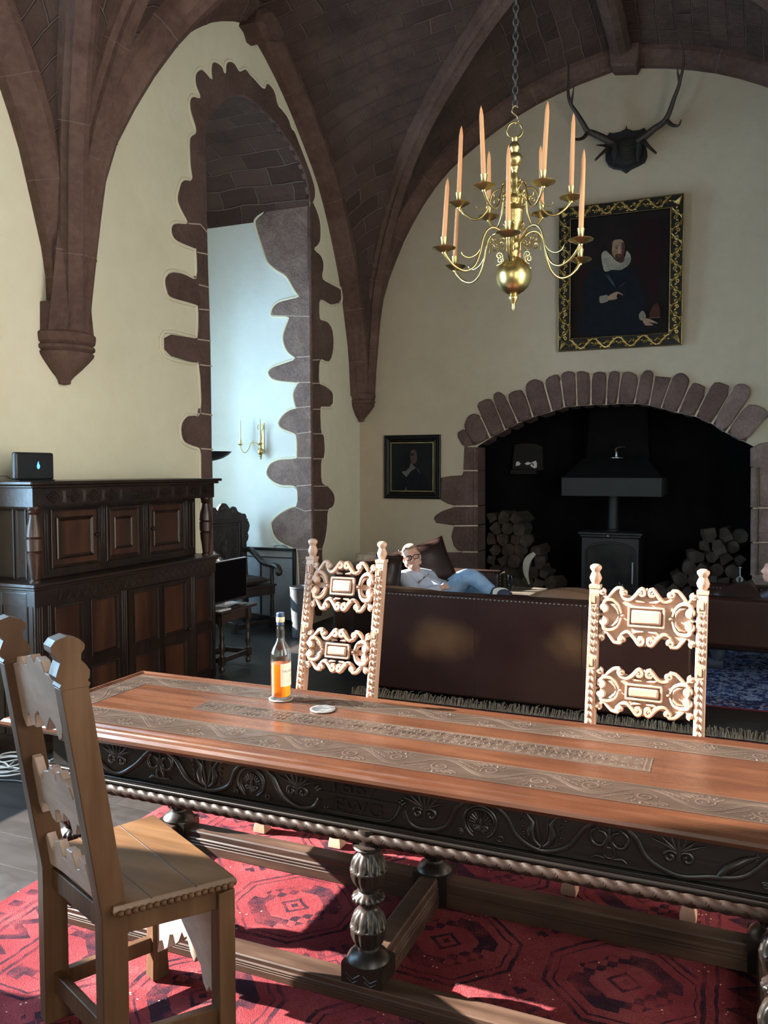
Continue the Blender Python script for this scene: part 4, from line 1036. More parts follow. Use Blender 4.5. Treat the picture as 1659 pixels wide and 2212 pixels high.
# ================================================================ CUPBOARD AND THE WINDOW CORNER
M['cup']=wood('cupboard_oak',(.0065,.004,.003),(.013,.0072,.0055),(.026,.014,.0095),'z',.33,9,.35)
M['cup_panel']=wood('cupboard_panel',(.012,.0055,.0035),(.030,.0115,.0065),(.062,.024,.012),'z',.36,7,.35)
M['cup_h']=wood('cupboard_rail',(.008,.0048,.0038),(.016,.0085,.006),(.028,.015,.010),'y',.33,9,.35)
cb=thing('court_cupboard','tall dark panelled oak court cupboard with turned corner columns against the cream wall','cupboard',(-3.97,4.52,0))
XF=-3.745; Y0,Y1=3.60,5.425; XBK=XL+.02
def cpart(mb,name,mat,par=cb,**k):
    o=mb.build(name,mat,par,world=False,**k); o.data.transform(Matrix.Translation(-cb.location)); return o
def panel(y0,y1,z0,z1,x,fr,pn,deep=.014,mw=.018):
    """sunk panel with a two-step moulding around it; facing +x"""
    pn.box(x-deep-.01,x-deep,y0,y1,z0,z1)
    vs=[];st=[(0,0),(0,.007),(mw*.35,.009),(mw*.5,.002),(mw*.8,.002),(mw,-deep)]
    for i,h in st:
        vs+=[(x+h,y0+i,z0+i),(x+h,y1-i,z0+i),(x+h,y1-i,z1-i),(x+h,y0+i,z1-i)]
    fs=[(i*4+k,i*4+(k+1)%4,(i+1)*4+(k+1)%4,(i+1)*4+k) for i in range(len(st)-1) for k in range(4)]
    fr.add(vs,fs)
def raised(y0,y1,z0,z1,x,fr,pn):
    """door panel with a mitred inner frame and a raised middle field"""
    panel(y0,y1,z0,z1,x,fr,pn,.012)
    a=.055; 
    vs=[];st=[(a,-.012),(a,-.001),(a+.008,.003),(a+.014,-.002),(a+.024,-.006)]
    for i,h in st: vs+=[(x+h,y0+i,z0+i),(x+h,y1-i,z0+i),(x+h,y1-i,z1-i),(x+h,y0+i,z1-i)]
    fr.add(vs,[(i*4+k,i*4+(k+1)%4,(i+1)*4+(k+1)%4,(i+1)*4+k) for i in range(len(st)-1) for k in range(4)])
    i=a+.024; pn.box(x-.02,x-.006,y0+i,y1-i,z0+i,z1-i)
# lower body
m=MB(); m.box(XBK,XF-.018,Y0+.02,Y1-.02,.08,.99)
cpart(m,'body',M['cup'])
def flat_front(name,openings,y0,y1,z0,z1,x,th,mat,par=cb):
    """board with rectangular openings, built as strips"""
    m=MB(); ys=sorted({y0,y1,*[o[0] for o in openings],*[o[1] for o in openings]}); zs=sorted({z0,z1,*[o[2] for o in openings],*[o[3] for o in openings]})
    for a,b in zip(ys,ys[1:]):
        run=None
        for c,d in zip(zs,zs[1:]):
            inside=any(o[0]<=(a+b)/2<=o[1] and o[2]<=(c+d)/2<=o[3] for o in openings)
            if not inside:
                if run: run[1]=d
                else: run=[c,d]
            if (inside or d==zs[-1]) and run: m.box(x-th,x,a,b,run[0],run[1]); run=None
    return cpart(m,name,mat,par,smooth=0)
LP=[(3.745,3.985,.50,.87),(4.05,4.31,.50,.87),(3.745,3.985,.12,.44),(4.05,4.31,.12,.44),(5.165,5.37,.50,.87),(5.165,5.37,.12,.44)]
flat_front('lower_frame',LP+[(4.40,5.10,.09,.885)],Y0,Y1,.05,.89,XF,.018,M['cup'])
for p in LP:
    fr,pn=MB(),MB(); panel(*p,XF,fr,pn); pp=cpart(pn,'lower_panel',M['cup_panel'],smooth=0); cpart(fr,'panel_moulding',M['cup'],pp,smooth=0)
dr=flat_front('door',[(4.46,4.72,.49,.86),(4.78,5.04,.49,.86),(4.46,4.72,.12,.42),(4.78,5.04,.12,.42)],4.405,5.095,.095,.88,XF+.003,.018,M['cup'])
for p in ((4.46,4.72,.49,.86),(4.78,5.04,.49,.86),(4.46,4.72,.12,.42),(4.78,5.04,.12,.42)):
    fr,pn=MB(),MB(); panel(*p,XF+.003,fr,pn); cpart(pn,'door_panel',M['cup_panel'],dr,smooth=0); cpart(fr,'door_moulding',M['cup'],dr,smooth=0)
RX=Matrix.Rotation(PI/2,4,'Y')
kn=[(.006,0),(.006,.012),(.013,.016),(.016,.024),(.012,.032),(.001,.034)]
def knob(y,z,x,par): cpart(MB().lathe(kn,16,Matrix.Translation((x,y,z))@RX),'knob',M['black_metal'],par)
M['black_metal']=simple('black_iron',(.014,.013,.013),.42,.6,c2=(.03,.028,.026),scale=40)
knob(5.06,.50,XF+.003,dr)
# reeded stiles
for ys in ((Y0+.015,Y0+.03,Y0+.05,Y0+.10,Y0+.115),(4.345,4.365,4.385),(5.115,5.135,5.15),(5.39,5.405)):
    m=MB()
    for yy in ys: m.box(XF-.004,XF+.006,yy-.004,yy+.004,.06,.885)
    m.box(XF-.004,XF+.001,ys[0],ys[-1],.06,.885); cpart(m,'reeding',M['cup'],bevel=.002)
m=MB(); m.box(XBK,XF+.004,Y0-.005,Y1+.005,.89,.985)
lf=cpart(m,'lower_frieze',M['cup_h'])
m=MB()
n=22
for k in range(n):
    y=Y0+.14+(Y1-Y0-.2)*(k+.5)/n
    m.tube([(XF+.004,y-.036,.937),(XF+.006,y,.972),(XF+.004,y+.036,.937),(XF+.006,y,.902)],.0035,5,closed=True,sq=(Vector((1,0,0)),.5))
cpart(m,'lower_carving',M['cup_h'],lf)
m=MB(); m.box(XBK,XF+.035,Y0-.035,Y1+.03,1.003,1.025).box(XBK,XF+.02,Y0-.02,Y1+.02,.985,1.003)
cpart(m,'ledge',M['cup_h'],bevel=.005)
# upper stage: recessed fronts, frieze, cornice
XU=-3.862
m=MB(); m.box(XBK,XU-.018,Y0+.10,Y1-.09,1.025,1.48)
cpart(m,'upper_body',M['cup'])
flat_front('upper_frame',[(3.845,4.275,1.08,1.452),(4.335,4.70,1.08,1.452),(4.775,5.19,1.08,1.452),(5.245,5.31,1.08,1.452)],Y0+.10,Y1-.09,1.03,1.49,XU,.018,M['cup'])
fr,pn=MB(),MB()
panel(4.335,4.70,1.08,1.452,XU,fr,pn,.008,.014); raised(4.37,4.665,1.10,1.43,XU-.004,fr,pn)
pp=cpart(pn,'upper_panel',M['cup_panel'],smooth=0); cpart(fr,'upper_moulding',M['cup'],pp,smooth=0)
fr,pn=MB(),MB(); panel(5.245,5.31,1.08,1.452,XU,fr,pn); pp=cpart(pn,'upper_panel',M['cup_panel'],smooth=0); cpart(fr,'upper_moulding',M['cup'],pp,smooth=0)
for (a,b,ky) in ((3.845,4.275,4.235),(4.775,5.19,4.81)):
    fr,pn=MB(),MB(); raised(a,b,1.08,1.452,XU+.002,fr,pn)
    d=cpart(pn,'door',M['cup_panel'],smooth=0); cpart(fr,'door_moulding',M['cup'],d,smooth=0); knob(ky,1.268,XU-.004,d)
for ys in ((4.29,4.305,4.32),(4.715,4.735,4.755),(5.205,5.22,5.232),(3.80,3.82)):
    m=MB()
    for yy in ys: m.box(XU-.004,XU+.006,yy-.004,yy+.004,1.05,1.46)
    m.box(XU-.004,XU+.001,ys[0],ys[-1],1.05,1.46); cpart(m,'upper_reeding',M['cup'],bevel=.002)
m=MB(); m.box(XBK,XF,Y0,Y1,1.478,1.588)
uf=cpart(m,'upper_frieze',M['cup_h'])
m=MB(); H=1.533
def lz(y,w=.052,h=.036,r=.0045):
    m.tube([(XF+.001,y-w,H),(XF+.003,y,H+h),(XF+.001,y+w,H),(XF+.003,y,H-h)],r,5,closed=True,sq=(Vector((1,0,0)),.6))
    m.tube([(XF+.001,y-w*.5,H),(XF+.003,y,H+h*.5),(XF+.001,y+w*.5,H),(XF+.003,y,H-h*.5)],r*.8,5,closed=True,sq=(Vector((1,0,0)),.6))
    m.ball((XF+.001,y,H),(.003,.008,.008),6,5)
y=Y0+.16; k=0
while y<Y1-.1:
    if 4.40<y<4.64: y+=.02; continue
    if k%2==0: lz(y)
    else:
        for q in (-.012,0,.012): m.tube([(XF+.001,y+q,H-.036),(XF+.003,y+q*.5,H),(XF+.001,y+q,H+.036)],.0035,5)
    y+=.084; k+=1
m.box(XF-.002,XF+.004,Y0+.09,Y1-.04,1.578,1.582); m.box(XF-.002,XF+.004,Y0+.09,Y1-.04,1.486,1.490)
cpart(m,'frieze_carving',M['cup_h'],uf)
t=MB()
text_mb(t,'1661',.052,lambda u,v,d:Vector((XF+.003+d,4.445+u*1.25,1.537+v)))
text_mb(t,'BVH',.052,lambda u,v,d:Vector((XF+.003+d,4.455+u*1.25,1.492+v)))
cpart(t,'carved_lettering',M['cup_h'],uf)
m=MB(); m.box(XBK,XF+.05,Y0-.055,Y1+.04,1.606,1.628).box(XBK,XF+.03,Y0-.03,Y1+.025,1.588,1.606)
cpart(m,'cornice',M['cup_h'],bevel=.006)
colp=[(.036,1.025),(.036,1.035),(.028,1.045),(.030,1.06),(.034,1.10),(.043,1.16),(.046,1.19),(.048,1.2),(.040,1.208),(.048,1.216),(.049,1.25),(.050,1.285),(.042,1.292),(.050,1.30),(.047,1.33),(.043,1.36),(.030,1.405),(.027,1.43),(.034,1.437),(.038,1.445),(.034,1.453),(.040,1.462),(.040,1.478)]
for yy in (Y0+.055,Y1-.04): cpart(MB().lathe(colp,28,Matrix.Translation((XF-.052,yy,0))),'column',M['cup_panel'],smooth=35)
# panelled end facing the viewer
m=MB()
for z0,z1 in ((1.03,1.46),(.62,.97),(.10,.56)):
    for xa,xb in ((-4.15,-4.0),(-3.985,-3.80 if z0<1 else -3.90)):
        yb=Y0+.001 if z0<1 else Y0+.10
        vs=[];st=[(0,0),(.0,-.006),(.008,-.008),(.014,0),(.016,.004)]
        for i,h in st: vs+=[(xa+i,yb+h,z0+i),(xb-i,yb+h,z0+i),(xb-i,yb+h,z1-i),(xa+i,yb+h,z1-i)]
        m.add(vs,[(i*4+k,i*4+(k+1)%4,(i+1)*4+(k+1)%4,(i+1)*4+k) for i in range(4) for k in range(4)]+[(16,17,18,19)])
m.box(XBK,XF-.012,Y0,Y0+.025,.05,.99)
cpart(m,'end_panelling',M['cup'],smooth=0)
m=MB(); m.box(XBK,XF-.003,Y0+.003,Y1-.003,.0,.055); cpart(m,'plinth',M['cup_h'],bevel=.004)

# black router box with a small blue light, and its cable
M['black_plastic']=simple('black_plastic',(.012,.012,.014),.38)
def emis(name,c,s):
    m,nt,b=_new(name); b.inputs['Base Color'].default_value=(*c,1); b.inputs['Emission Color'].default_value=(*c,1); b.inputs['Emission Strength'].default_value=s; return m
r=thing('router_box','black flat wireless box with a glowing blue light on top of the cupboard','router',(-3.86,3.725,1.628)); r.rotation_euler=(0,0,0)
m=MB(); m.box(-.024,.016,-.148,.148,.006,.172); m.build('casing',M['black_plastic'],r,bevel=.014,seg=4)
m=MB(); m.box(-.03,.022,-.13,.148,0,.008); m.build('stand',M['black_plastic'],r,bevel=.003)
m=MB(); m.prism([(0,.0),(.010,.008),(.012,.02),(.004,.032),(.002,.046),(-.006,.03),(-.010,.014),(-.006,.004)],lambda u,v,d:Vector((.0165+d,.02+u,.072+v)),-.001,.0008); m.build('status_light',emis('blue_led',(.03,.22,1.0),9),r)
M['white_cable']=simple('white_cable',(.45,.43,.40),.5); M['black_cable']=simple('black_cable',(.012,.012,.012),.5)
m=MB(); P=catmull([(-3.88,3.58,1.638),(-3.86,3.50,1.66),(-3.95,3.40,1.64),(-3.9,3.25,1.61),(-4.1,3.1,1.45)],6); m.tube(P,.003,6)
tag(recenter(m.build('router_cable',M['black_cable'])),'thin black cable trailing off the cupboard top from the router box','cable')
m=MB(); pts=[]
rs=random.Random(4)
for k in range(70):
    a=2*PI*k/14; rr=.10+.05*math.sin(k*.7); pts.append((-3.70+1.35*rr*math.cos(a)+rs.uniform(-.008,.008),3.40+rr*math.sin(a),.006+.0022*(k//4)+.01*abs(math.sin(k*.9))))
pts=[(-3.95,3.30,.006),(-3.85,3.28,.006)]+pts+[(-3.62,3.52,.006),(-3.60,3.62,.02)]
m.tube(catmull(pts,3),.0042,6)
tag(recenter(m.build('cable_coil',M['white_cable'])),'loose coil of white cable on the dark floor beside the cupboard foot','cable')
m=MB(); m.tube(catmull([(-4.1,3.1,.006),(-3.8,3.16,.006),(-3.55,3.25,.006),(-3.38,3.24,.006),(-3.2,3.3,.006),(-3.05,3.5,.006)],6),.005,6)
tag(recenter(m.build('floor_cable',M['black_cable'])),'black cable lying along the dark floorboards in front of the white coil','cable')
# ---- joined stool with the television
M['stool']=wood('dark_stool_oak',(.010,.007,.006),(.020,.013,.010),(.036,.023,.017),'z',.35,10,.3)
js=thing('joint_stool','dark joint stool with turned legs carrying the television beside the cupboard','stool',(-3.99,5.87,0))
def lpart(mb,name,mat,root,par=None,**k): return mb.build(name,mat,par or root,**k)
m=MB(); m.box(-.17,.19,-.27,.27,.505,.53); m.build('seat',M['stool'],js,bevel=.006)
m=MB(); 
for s in (-1,1): m.box(-.12,.12,s*.19-.012,s*.19+.012,.42,.505); 
m.box(.115,.139,-.19,.19,.42,.505).box(-.139,-.115,-.19,.19,.42,.505)
m.build('apron',M['stool'],js,bevel=.003)
for sx in (-1,1):
    for sy in (-1,1):
        m=MB(); x,y=sx*.135,sy*.20
        m.box(x-.024,x+.024,y-.024,y+.024,.40,.505).box(x-.024,x+.024,y-.024,y+.024,.075,.145)
        m.lathe([(.018,.015),(.024,.03),(.022,.05),(.014,.062),(.02,.075)],16,Matrix.Translation((x,y,0)))
        m.lathe([(.020,.145),(.014,.16),(.024,.20),(.026,.23),(.018,.27),(.015,.30),(.022,.325),(.015,.345),(.018,.37),(.022,.40)],16,Matrix.Translation((x,y,0)))
        m.build('leg',M['stool'],js,bevel=.002,smooth=40)
for a,b in (((-.135,-.2),(.135,-.2)),((-.135,.2),(.135,.2)),((.135,-.2),(.135,.2)),((-.135,-.2),(-.135,.2))):
    MB().bar((a[0],a[1],.11),(b[0],b[1],.11),.026,.04).build('stretcher',M['stool'],js,bevel=.002)
tv=thing('television','small flat black television with a white top edge standing on the dark stool','television',(-3.965,5.87,.531))
M['screen']=simple('black_glass_screen',(.0015,.0017,.0025),.45,spec=.04)
M['white_plastic']=simple('white_plastic',(.62,.63,.65),.4)
m=MB(); m.box(-.022,.004,-.36,.355,.03,.385); m.build('casing',M['black_plastic'],tv,bevel=.003)
m=MB(); m.box(.0035,.0055,-.35,.345,.045,.378); m.build('screen',M['screen'],tv)
m=MB(); m.box(-.024,.006,-.36,.355,.385,.389); m.build('top_edge',M['white_plastic'],tv)
m=MB(); m.box(-.06,.09,-.06,.22,0,.006).box(-.02,0,.02,.1,.005,.05); m.build('stand',M['white_plastic'],tv,bevel=.002)
m=MB(); m.bar((0,-.09,.009),(0,.09,.009),.045,.018); o=m.build('remote_control',M['black_plastic'],None,bevel=.003); o.location=(-3.835,5.83,.531); o.rotation_euler=(0,0,R(8)); tag(o,'black remote control lying on the stool in front of the television','remote control')
m=MB(); m.bar((0,-.075,.008),(0,.075,.008),.04,.016); o=m.build('remote_control',M['white_plastic'],None,bevel=.003); o.location=(-3.835,5.67,.531); o.rotation_euler=(0,0,R(-6)); tag(o,'white remote control near the front edge of the stool','remote control')
# ---- carved panel-back armchair in the recess
M['dk']=wood('very_dark_oak',(.012,.010,.0095),(.022,.018,.016),(.040,.033,.029),'z',.38,10,.35)
ac=thing('carved_armchair','black oak panel-back armchair with scrolled cresting standing in the window recess','armchair',(-4.60,7.365,0),R(72.5))
w=.255; D_=.44
def bk(z): return D_+.06*max(0,z-.42)/.9
for s in (-1,1):
    m=MB(); vs=[];zz=[.0,.42,.8,1.14]
    for z in zz:
        for a,b in ((-.028,-.025),(.028,-.025),(.028,.025),(-.028,.025)): vs.append((s*w+a,bk(z)+b,z))
    m.add(vs,[(3,2,1,0)]+[(i*4+k,i*4+(k+1)%4,(i+1)*4+(k+1)%4,(i+1)*4+k) for i in range(3) for k in range(4)]+[(12,13,14,15)])
    bp=m.build('back_post',M['dk'],ac,bevel=.003,smooth=30)
    e=MB()
    pf=[(0,.0),(.02,.02),(.045,.05),(.05,.09),(.035,.12),(.055,.15),(.07,.20),(.05,.25),(.02,.262),(0,.262)]
    e.prism([(a,b) for a,b in pf],lambda u,v,d:Vector((s*(w+.028+u*.9),bk(1)+d,.87+v)),-.015,.015,bev=.004)
    for q in ((.035,.20),(.028,.085)): e.ball((s*(w+.028+q[0]),bk(1)-.016,.87+q[1]),(.018,.008,.018),8,6)
    e.build('ear_scroll',M['dk'],bp,smooth=40)
    m=MB(); x=s*w
    m.box(x-.024,x+.024,-.024,.024,.36,.45).box(x-.026,x+.026,-.026,.026,0,.11)
    m.lathe([(.022,.11),(.018,.13),(.025,.18),(.022,.26),(.018,.32),(.024,.345),(.022,.36)],16,Matrix.Translation((x,0,0)))
    m.lathe([(.022,.45),(.017,.47),(.024,.52),(.018,.58),(.022,.62),(.022,.655)],16,Matrix.Translation((x,0,0)))
    m.build('front_leg',M['dk'],ac,bevel=.002,smooth=40)
    P=catmull([(x,D_+.02,.80),(x,.36,.815),(x,.26,.765),(x,.15,.69),(x,.04,.672),(x,-.05,.668),(x,-.10,.645),(x,-.115,.60),(x,-.085,.578)],5)
    m=MB(); m.tube(P,[.03]*(len(P)-8)+[.032,.034,.034,.034,.032,.03,.026,.02],10,sq=(Vector((1,0,0)),1.15)); m.build('arm',M['dk'],ac,smooth=60)
    m=MB(); m.bar((x,.03,.09),(x,D_-.02,.09),.03,.05); m.bar((x,.02,.40),(x,D_-.02,.40),.03,.09); m.build('side_rail',M['dk'],ac,bevel=.003)
for a_,b_,c_,d_,nm_ in ((0,.065,.04,.05,'front_stretcher'),(0,.40,.03,.09,'front_rail'),(D_,.09,.03,.05,'back_stretcher')): MB().bar((-w,a_,b_),(w,a_,b_),c_,d_).build(nm_,M['dk'],ac,bevel=.003)
m=MB(); m.box(-w-.03,w+.03,-.045,D_+.01,.445,.47); m.build('seat',M['dk'],ac,bevel=.006)
m=MB(); m.box(-w,w,bk(.9)-.004,bk(.9)+.02,.50,1.14); pb=m.build('back_panel',M['dk'],ac)
m=MB(); yb=bk(.9)-.005
cx,cz,hw_,hh_=0,.865,.17,.215
def bt_(P,r=.006): m.tube([(a,yb-.002,b) for a,b in P],r,6,sq=(Vector((0,1,0)),.7))
for q in ((hw_+.03,hh_+.03,.010),(hw_,hh_,.005)): bt_([(cx-q[0],cz-q[1]),(cx+q[0],cz-q[1]),(cx+q[0],cz+q[1]),(cx-q[0],cz+q[1]),(cx-q[0],cz-q[1])],q[2])
for k in (1,.82): bt_([(cx-.115*k,cz),(cx,cz+.145*k),(cx+.115*k,cz),(cx,cz-.145*k),(cx-.115*k,cz)],.0055)
for k in range(12):
    a=2*PI*k/12; bt_([(cx+.012*math.cos(a),cz+.012*math.sin(a)),(cx+.06*math.cos(a),cz+.06*math.sin(a))],[.003,.008])
for sx in (-1,1):
    for sz in (-1,1):
        bt_(spiral((cx+sx*.105,cz+sz*.15),.004,.048,PI/2,1.4,20,sx*sz),.0055); bt_(spiral((cx+sx*.14,cz+sz*.055),.003,.024,0,1.3,14,sx*sz),.0045); bt_(spiral((cx+sx*.04,cz+sz*.185),.003,.02,0,1.2,12,-sx*sz),.0045)
m.build('panel_carving',M['dk'],pb,smooth=60)
c=MB(); pf=[(-.31,1.14),(-.31,1.185),(-.29,1.215),(-.262,1.215),(-.25,1.20),(-.235,1.225),(-.205,1.235),(-.185,1.25),(-.17,1.285),(-.135,1.30),(-.10,1.285),(-.085,1.265),(-.065,1.30),(-.03,1.335),(0,1.34),(.03,1.335),(.065,1.30),(.085,1.265),(.10,1.285),(.135,1.30),(.17,1.285),(.185,1.25),(.205,1.235),(.235,1.225),(.25,1.20),(.262,1.215),(.29,1.215),(.31,1.185),(.31,1.14)]
c.prism(pf,lambda u,v,d:Vector((u*1.02,bk(1.2)-d,v-.01)),-.018,.014,bev=.004); cr=c.build('crest_rail',M['dk'],ac,smooth=30)
m=MB()
for x,z,r in ((0,1.275,.04),(-.135,1.235,.036),(.135,1.235,.036),(-.235,1.185,.022),(.235,1.185,.022)): m.tube([(a,bk(1.2)-.016,b) for a,b in spiral((x,z),.004,r,PI,1.5,18,1 if x<=0 else -1)],.007,6)
m.box(-.31,.31,bk(1.14)-.032,bk(1.14)+.02,1.128,1.15)
m.build('crest_carving',M['dk'],cr,smooth=50)
M['brown_cloth']=simple('dark_brown_cloth',(.022,.014,.012),.9,c2=(.045,.028,.023),scale=25,bmp=.4)
def cushion(name,size,mat,loc,rot,label,cat='cushion',puff=1.0,group=None):
    m=MB(); n=12; sx,sy,sz=size; vs=[];fs=[]
    for side in (1,-1):
        for j in range(n+1):
            for i in range(n+1):
                u=-1+2*i/n; v=-1+2*j/n; e=max(0,(1-abs(u)**3.0)*(1-abs(v)**3.0))**.45
                k=1-.06*(1-abs(abs(u)-abs(v)))*0
                wob=1+.10*math.sin(3.1*u+2*v)*math.sin(2.3*v-u)
                pin=1-.07*(1-u*u)*abs(v)**4-.0; pin2=1-.07*(1-v*v)*abs(u)**4
                vs.append((u*sx/2*pin2,v*sy/2*pin,side*sz/2*e*wob*puff))
    for s in range(2):
        o=s*(n+1)**2
        for j in range(n):
            for i in range(n):
                a=o+j*(n+1)+i; f=(a,a+1,a+n+2,a+n+1); fs.append(f if s==0 else f[::-1])
    m.add(vs,fs); 
    per=[]
    for i in range(n): per.append(vs[i])
    for j in range(n): per.append(vs[j*(n+1)+n])
    for i in range(n,0,-1): per.append(vs[n*(n+1)+i])
    for j in range(n,0,-1): per.append(vs[j*(n+1)])
    o=m.build(name,mat,None,smooth=80); o.location=loc; o.rotation_euler=rot
    p=MB(); p.tube(per,.006,6,closed=True); p.build('piping',mat,o,smooth=60)
    return tag(o,label,cat,group)
cushion('seat_cushion',(.44,.40,.09),M['brown_cloth'],(-4.77,7.42,.516),(0,0,R(72.5)),'flat dark brown cushion on the seat of the black panel-back armchair')
# ---- fire guard, pot, uplighter
M['guard_blk']=simple('satin_black_metal',(.015,.016,.018),.4,.3)
M['guard_grey']=simple('grey_guard_panel',(.22,.25,.28),.4,.1,c2=(.30,.335,.365),scale=3)
M['guard_mesh']=simple('silver_pierced_strip',(.42,.45,.48),.35,.8)
fgd=thing('fire_guard','tall black-framed guard with a pierced silver top strip behind the black armchair','fire guard',(-4.83,7.888,0))
GX0,GX1=-.44,.44
m=MB()
for q in ((GX0,GX1,.0,.03),(GX0,GX1,.795,.825),(GX0,GX0+.03,.0,.825),(GX1-.03,GX1,.0,.825),(GX0,GX1,.715,.725),(-.005,.012,0,.72)): m.box(q[0],q[1],-.018,.018,q[2],q[3])
m.build('frame',M['guard_blk'],fgd,bevel=.004)
m=MB(); m.box(GX0+.02,GX1-.02,-.004,.004,.02,.72); m.build('panel',M['guard_grey'],fgd)
m=MB()
for k in range(46):
    x=GX0+.03+k*.0182
    for r_ in range(3): m.bar((x+r_*.004,0,.735+r_*.02),(x+.012+r_*.004,0,.75+r_*.02),.004,.006,up=(0,1,0))
m.build('pierced_strip',M['guard_mesh'],fgd)
m=MB(); m.tube(catmull([(.16,0,.82),(.19,0,.85),(.26,0,.865),(.33,0,.85),(.36,0,.82)],5),.006,8); m.build('handle',M['guard_mesh'],fgd)
M['pot']=simple('ribbed_grey_zinc',(.085,.095,.108),.55,.1,c2=(.125,.137,.15),scale=6)
m=MB(); pr=[(.085,0)]+[(.088+.022*k/40+(.0025 if k%2 else 0),.50*k/40) for k in range(41)]+[(.116,.505),(.112,.512),(.105,.505),(.08,.04),(.001,.04)]
o=m.lathe(pr,32).build('ribbed_bin',M['pot'],None,smooth=60); o.location=(-3.99,7.28,0); tag(o,'tall ribbed grey bin standing beside the guard, left of the carved chair','bin')
ul=thing('uplighter_lamp','black uplighter floor lamp whose bowl shows beside the left jamb of the window recess','floor lamp',(-4.42,6.36,0))
MB().lathe([(.001,.0),(.13,.0),(.135,.012),(.02,.022),(.001,.022)],28).build('base',M['guard_blk'],ul)
MB().lathe([(.012,.02),(.012,1.795),(.001,1.795)],12).build('pole',M['guard_blk'],ul)
MB().lathe([(.015,1.775),(.05,1.782),(.11,1.80),(.16,1.83),(.19,1.862),(.185,1.862),(.15,1.832),(.1,1.808),(.001,1.80)],32).build('bowl',M['guard_blk'],ul,smooth=50)
# ---- sconce with two candles on the reveal
def metal(name,c,rough=.22,c2=None):
    m,nt,b=_new(name); b.inputs['Metallic'].default_value=1; v=coords(nt); f=noise(nt,v,7,4)
    L(nt,ramp(nt,f,[(.35,c),(.65,c2 or c)]),b.inputs['Base Color']); L(nt,math_(nt,'MULTIPLY_ADD',f,.25,rough-.1),b.inputs['Roughness']); return m
M['brass']=metal('aged_brass',(.60,.47,.20),.30,(.46,.35,.15))
M['brass_dark']=metal('dull_brass',(.30,.23,.11),.34,(.42,.33,.16))
M['wax_white']=simple('ivory_wax',(.80,.77,.66),.5); 
sc=thing('wall_sconce','brass two-branch wall sconce on the pale window reveal','sconce',(-4.808,7.92,1.81))
T=Matrix.Translation((0,-.055,0))
MB().lathe([(.001,-.005),(.012,.005),(.008,.02),(.016,.03),(.012,.042),(.03,.06),(.042,.085),(.03,.112),(.013,.124),(.018,.135),(.012,.15),(.016,.18),(.010,.20),(.014,.225),(.020,.24),(.012,.255),(.016,.27),(.008,.285),(.012,.30),(.007,.315)],20,T).build('stem',M['brass'],sc,smooth=50)
m=MB(); m.tube([(.036*math.cos(a),-.055,.352+.036*math.sin(a)) for a in [2*PI*k/20 for k in range(20)]],.006,8,closed=True); m.box(-.012,.012,-.006,-.0,.06,.40); m.bar((0,-.004,.1),(0,-.055,.1),.012,.012); m.build('hanging_ring',M['brass'],sc)
for s,ex,ey in ((-1,-.235,-.10),(1,.075,-.19)):
    f=lambda t,z:(ex*t,-.055+(ey+.055)*t,z)
    m=MB(); m.tube(catmull([f(.05,.14),f(.3,.185),f(.5,.17),f(.58,.12),f(.75,.075),f(.93,.095),f(1,.16)],6),.0055,8)
    m.tube([f(.38+p[0],.175+p[1]) for p in spiral((0,0),.004,.035 if s<0 else .02,0,1.4,16)] if s<0 else [f(.4+4*p[0],.17+p[1]) for p in spiral((0,0),.004,.03,0,1.4,16)],.003,6)
    m.lathe([(.006,.15),(.028,.165),(.03,.17),(.006,.172)],18,Matrix.Translation(f(1,0))); m.lathe([(.01,.17),(.013,.19),(.014,.215),(.009,.215)],16,Matrix.Translation(f(1,0)))
    m.build('branch',M['brass'],sc,smooth=50)
    c=MB(); p=f(1,0); c.lathe([(.010,0),(.0095,.17),(.006,.215),(.001,.22)],14); o=c.build('sconce_candle',M['wax_white'],None,smooth=50); o.location=(sc.location.x+p[0],sc.location.y+p[1],sc.location.z+.2155)
    tag(o,'white candle in the left branch of the wall sconce' if s<0 else 'white candle in the right branch of the wall sconce','candle','sconce candles')
# ---- pleated lamp behind the sofa
tl=thing('standard_lamp','low standard lamp with a pale pleated shade in the corner behind the sofas','floor lamp',(-3.74,8.5,0))
MB().lathe([(.001,0),(.11,0),(.11,.012),(.02,.02),(.012,.03),(.012,.60),(.001,.60)],20).build('stand',M['brass_dark'],tl)
M['shade']=simple('pleated_silk_shade',(.50,.40,.29),.85,c2=(.58,.48,.36),scale=5)
MB().lathe([(.205,.50),(.175,.74),(.171,.74),(.2,.50)],96,None,lambda i,z,a:1+.02*math.cos(48*a)).build('lamp_shade',M['shade'],tl,smooth=60)
# ================================================================ CHANDELIER, TROPHY, PICTURES
CX,CY=-1.077,4.31
def zc_(py): return 3.571-.002392*(py-240)
ch=thing('chandelier','polished brass two-tier chandelier with candles hanging on a chain above the table','chandelier',(CX,CY,zc_(672)))
ZB=zc_(672)
prof=[(672,1),(668,3),(664,4),(660,3),(656,5),(650,9),(646,11),(643,11.5),(640,10),(637,9.5),(635,14),(630,22),(622,30.5),(612,36),(600,39),(592,39),(580,35.5),(570,29),(563,22),(558,15),(556,11),(550,10.5),(546,12.5),(542,12.5),(538,11),(534,14),(528,15),(524,14),(520,11.5),(514,11),(505,10),(498,12),(490,15),(480,19),(470,20.5),(462,20.5),(459,22.5),(455,22.5),(451,20),(446,14),(440,13),(434,16),(429,17),(424,15),(420,11),(412,11.5),(405,11),(400,9),(392,10.5),(384,10),(376,7.5),(370,7),(366,10),(362,11),(358,10),(354,14),(348,17),(342,17.5),(336,15),(331,9),(328,9),(324,12),(319,12.5),(313,11),(309,7),(306,7),(303,8),(298,8),(296,5)]
K=.002392
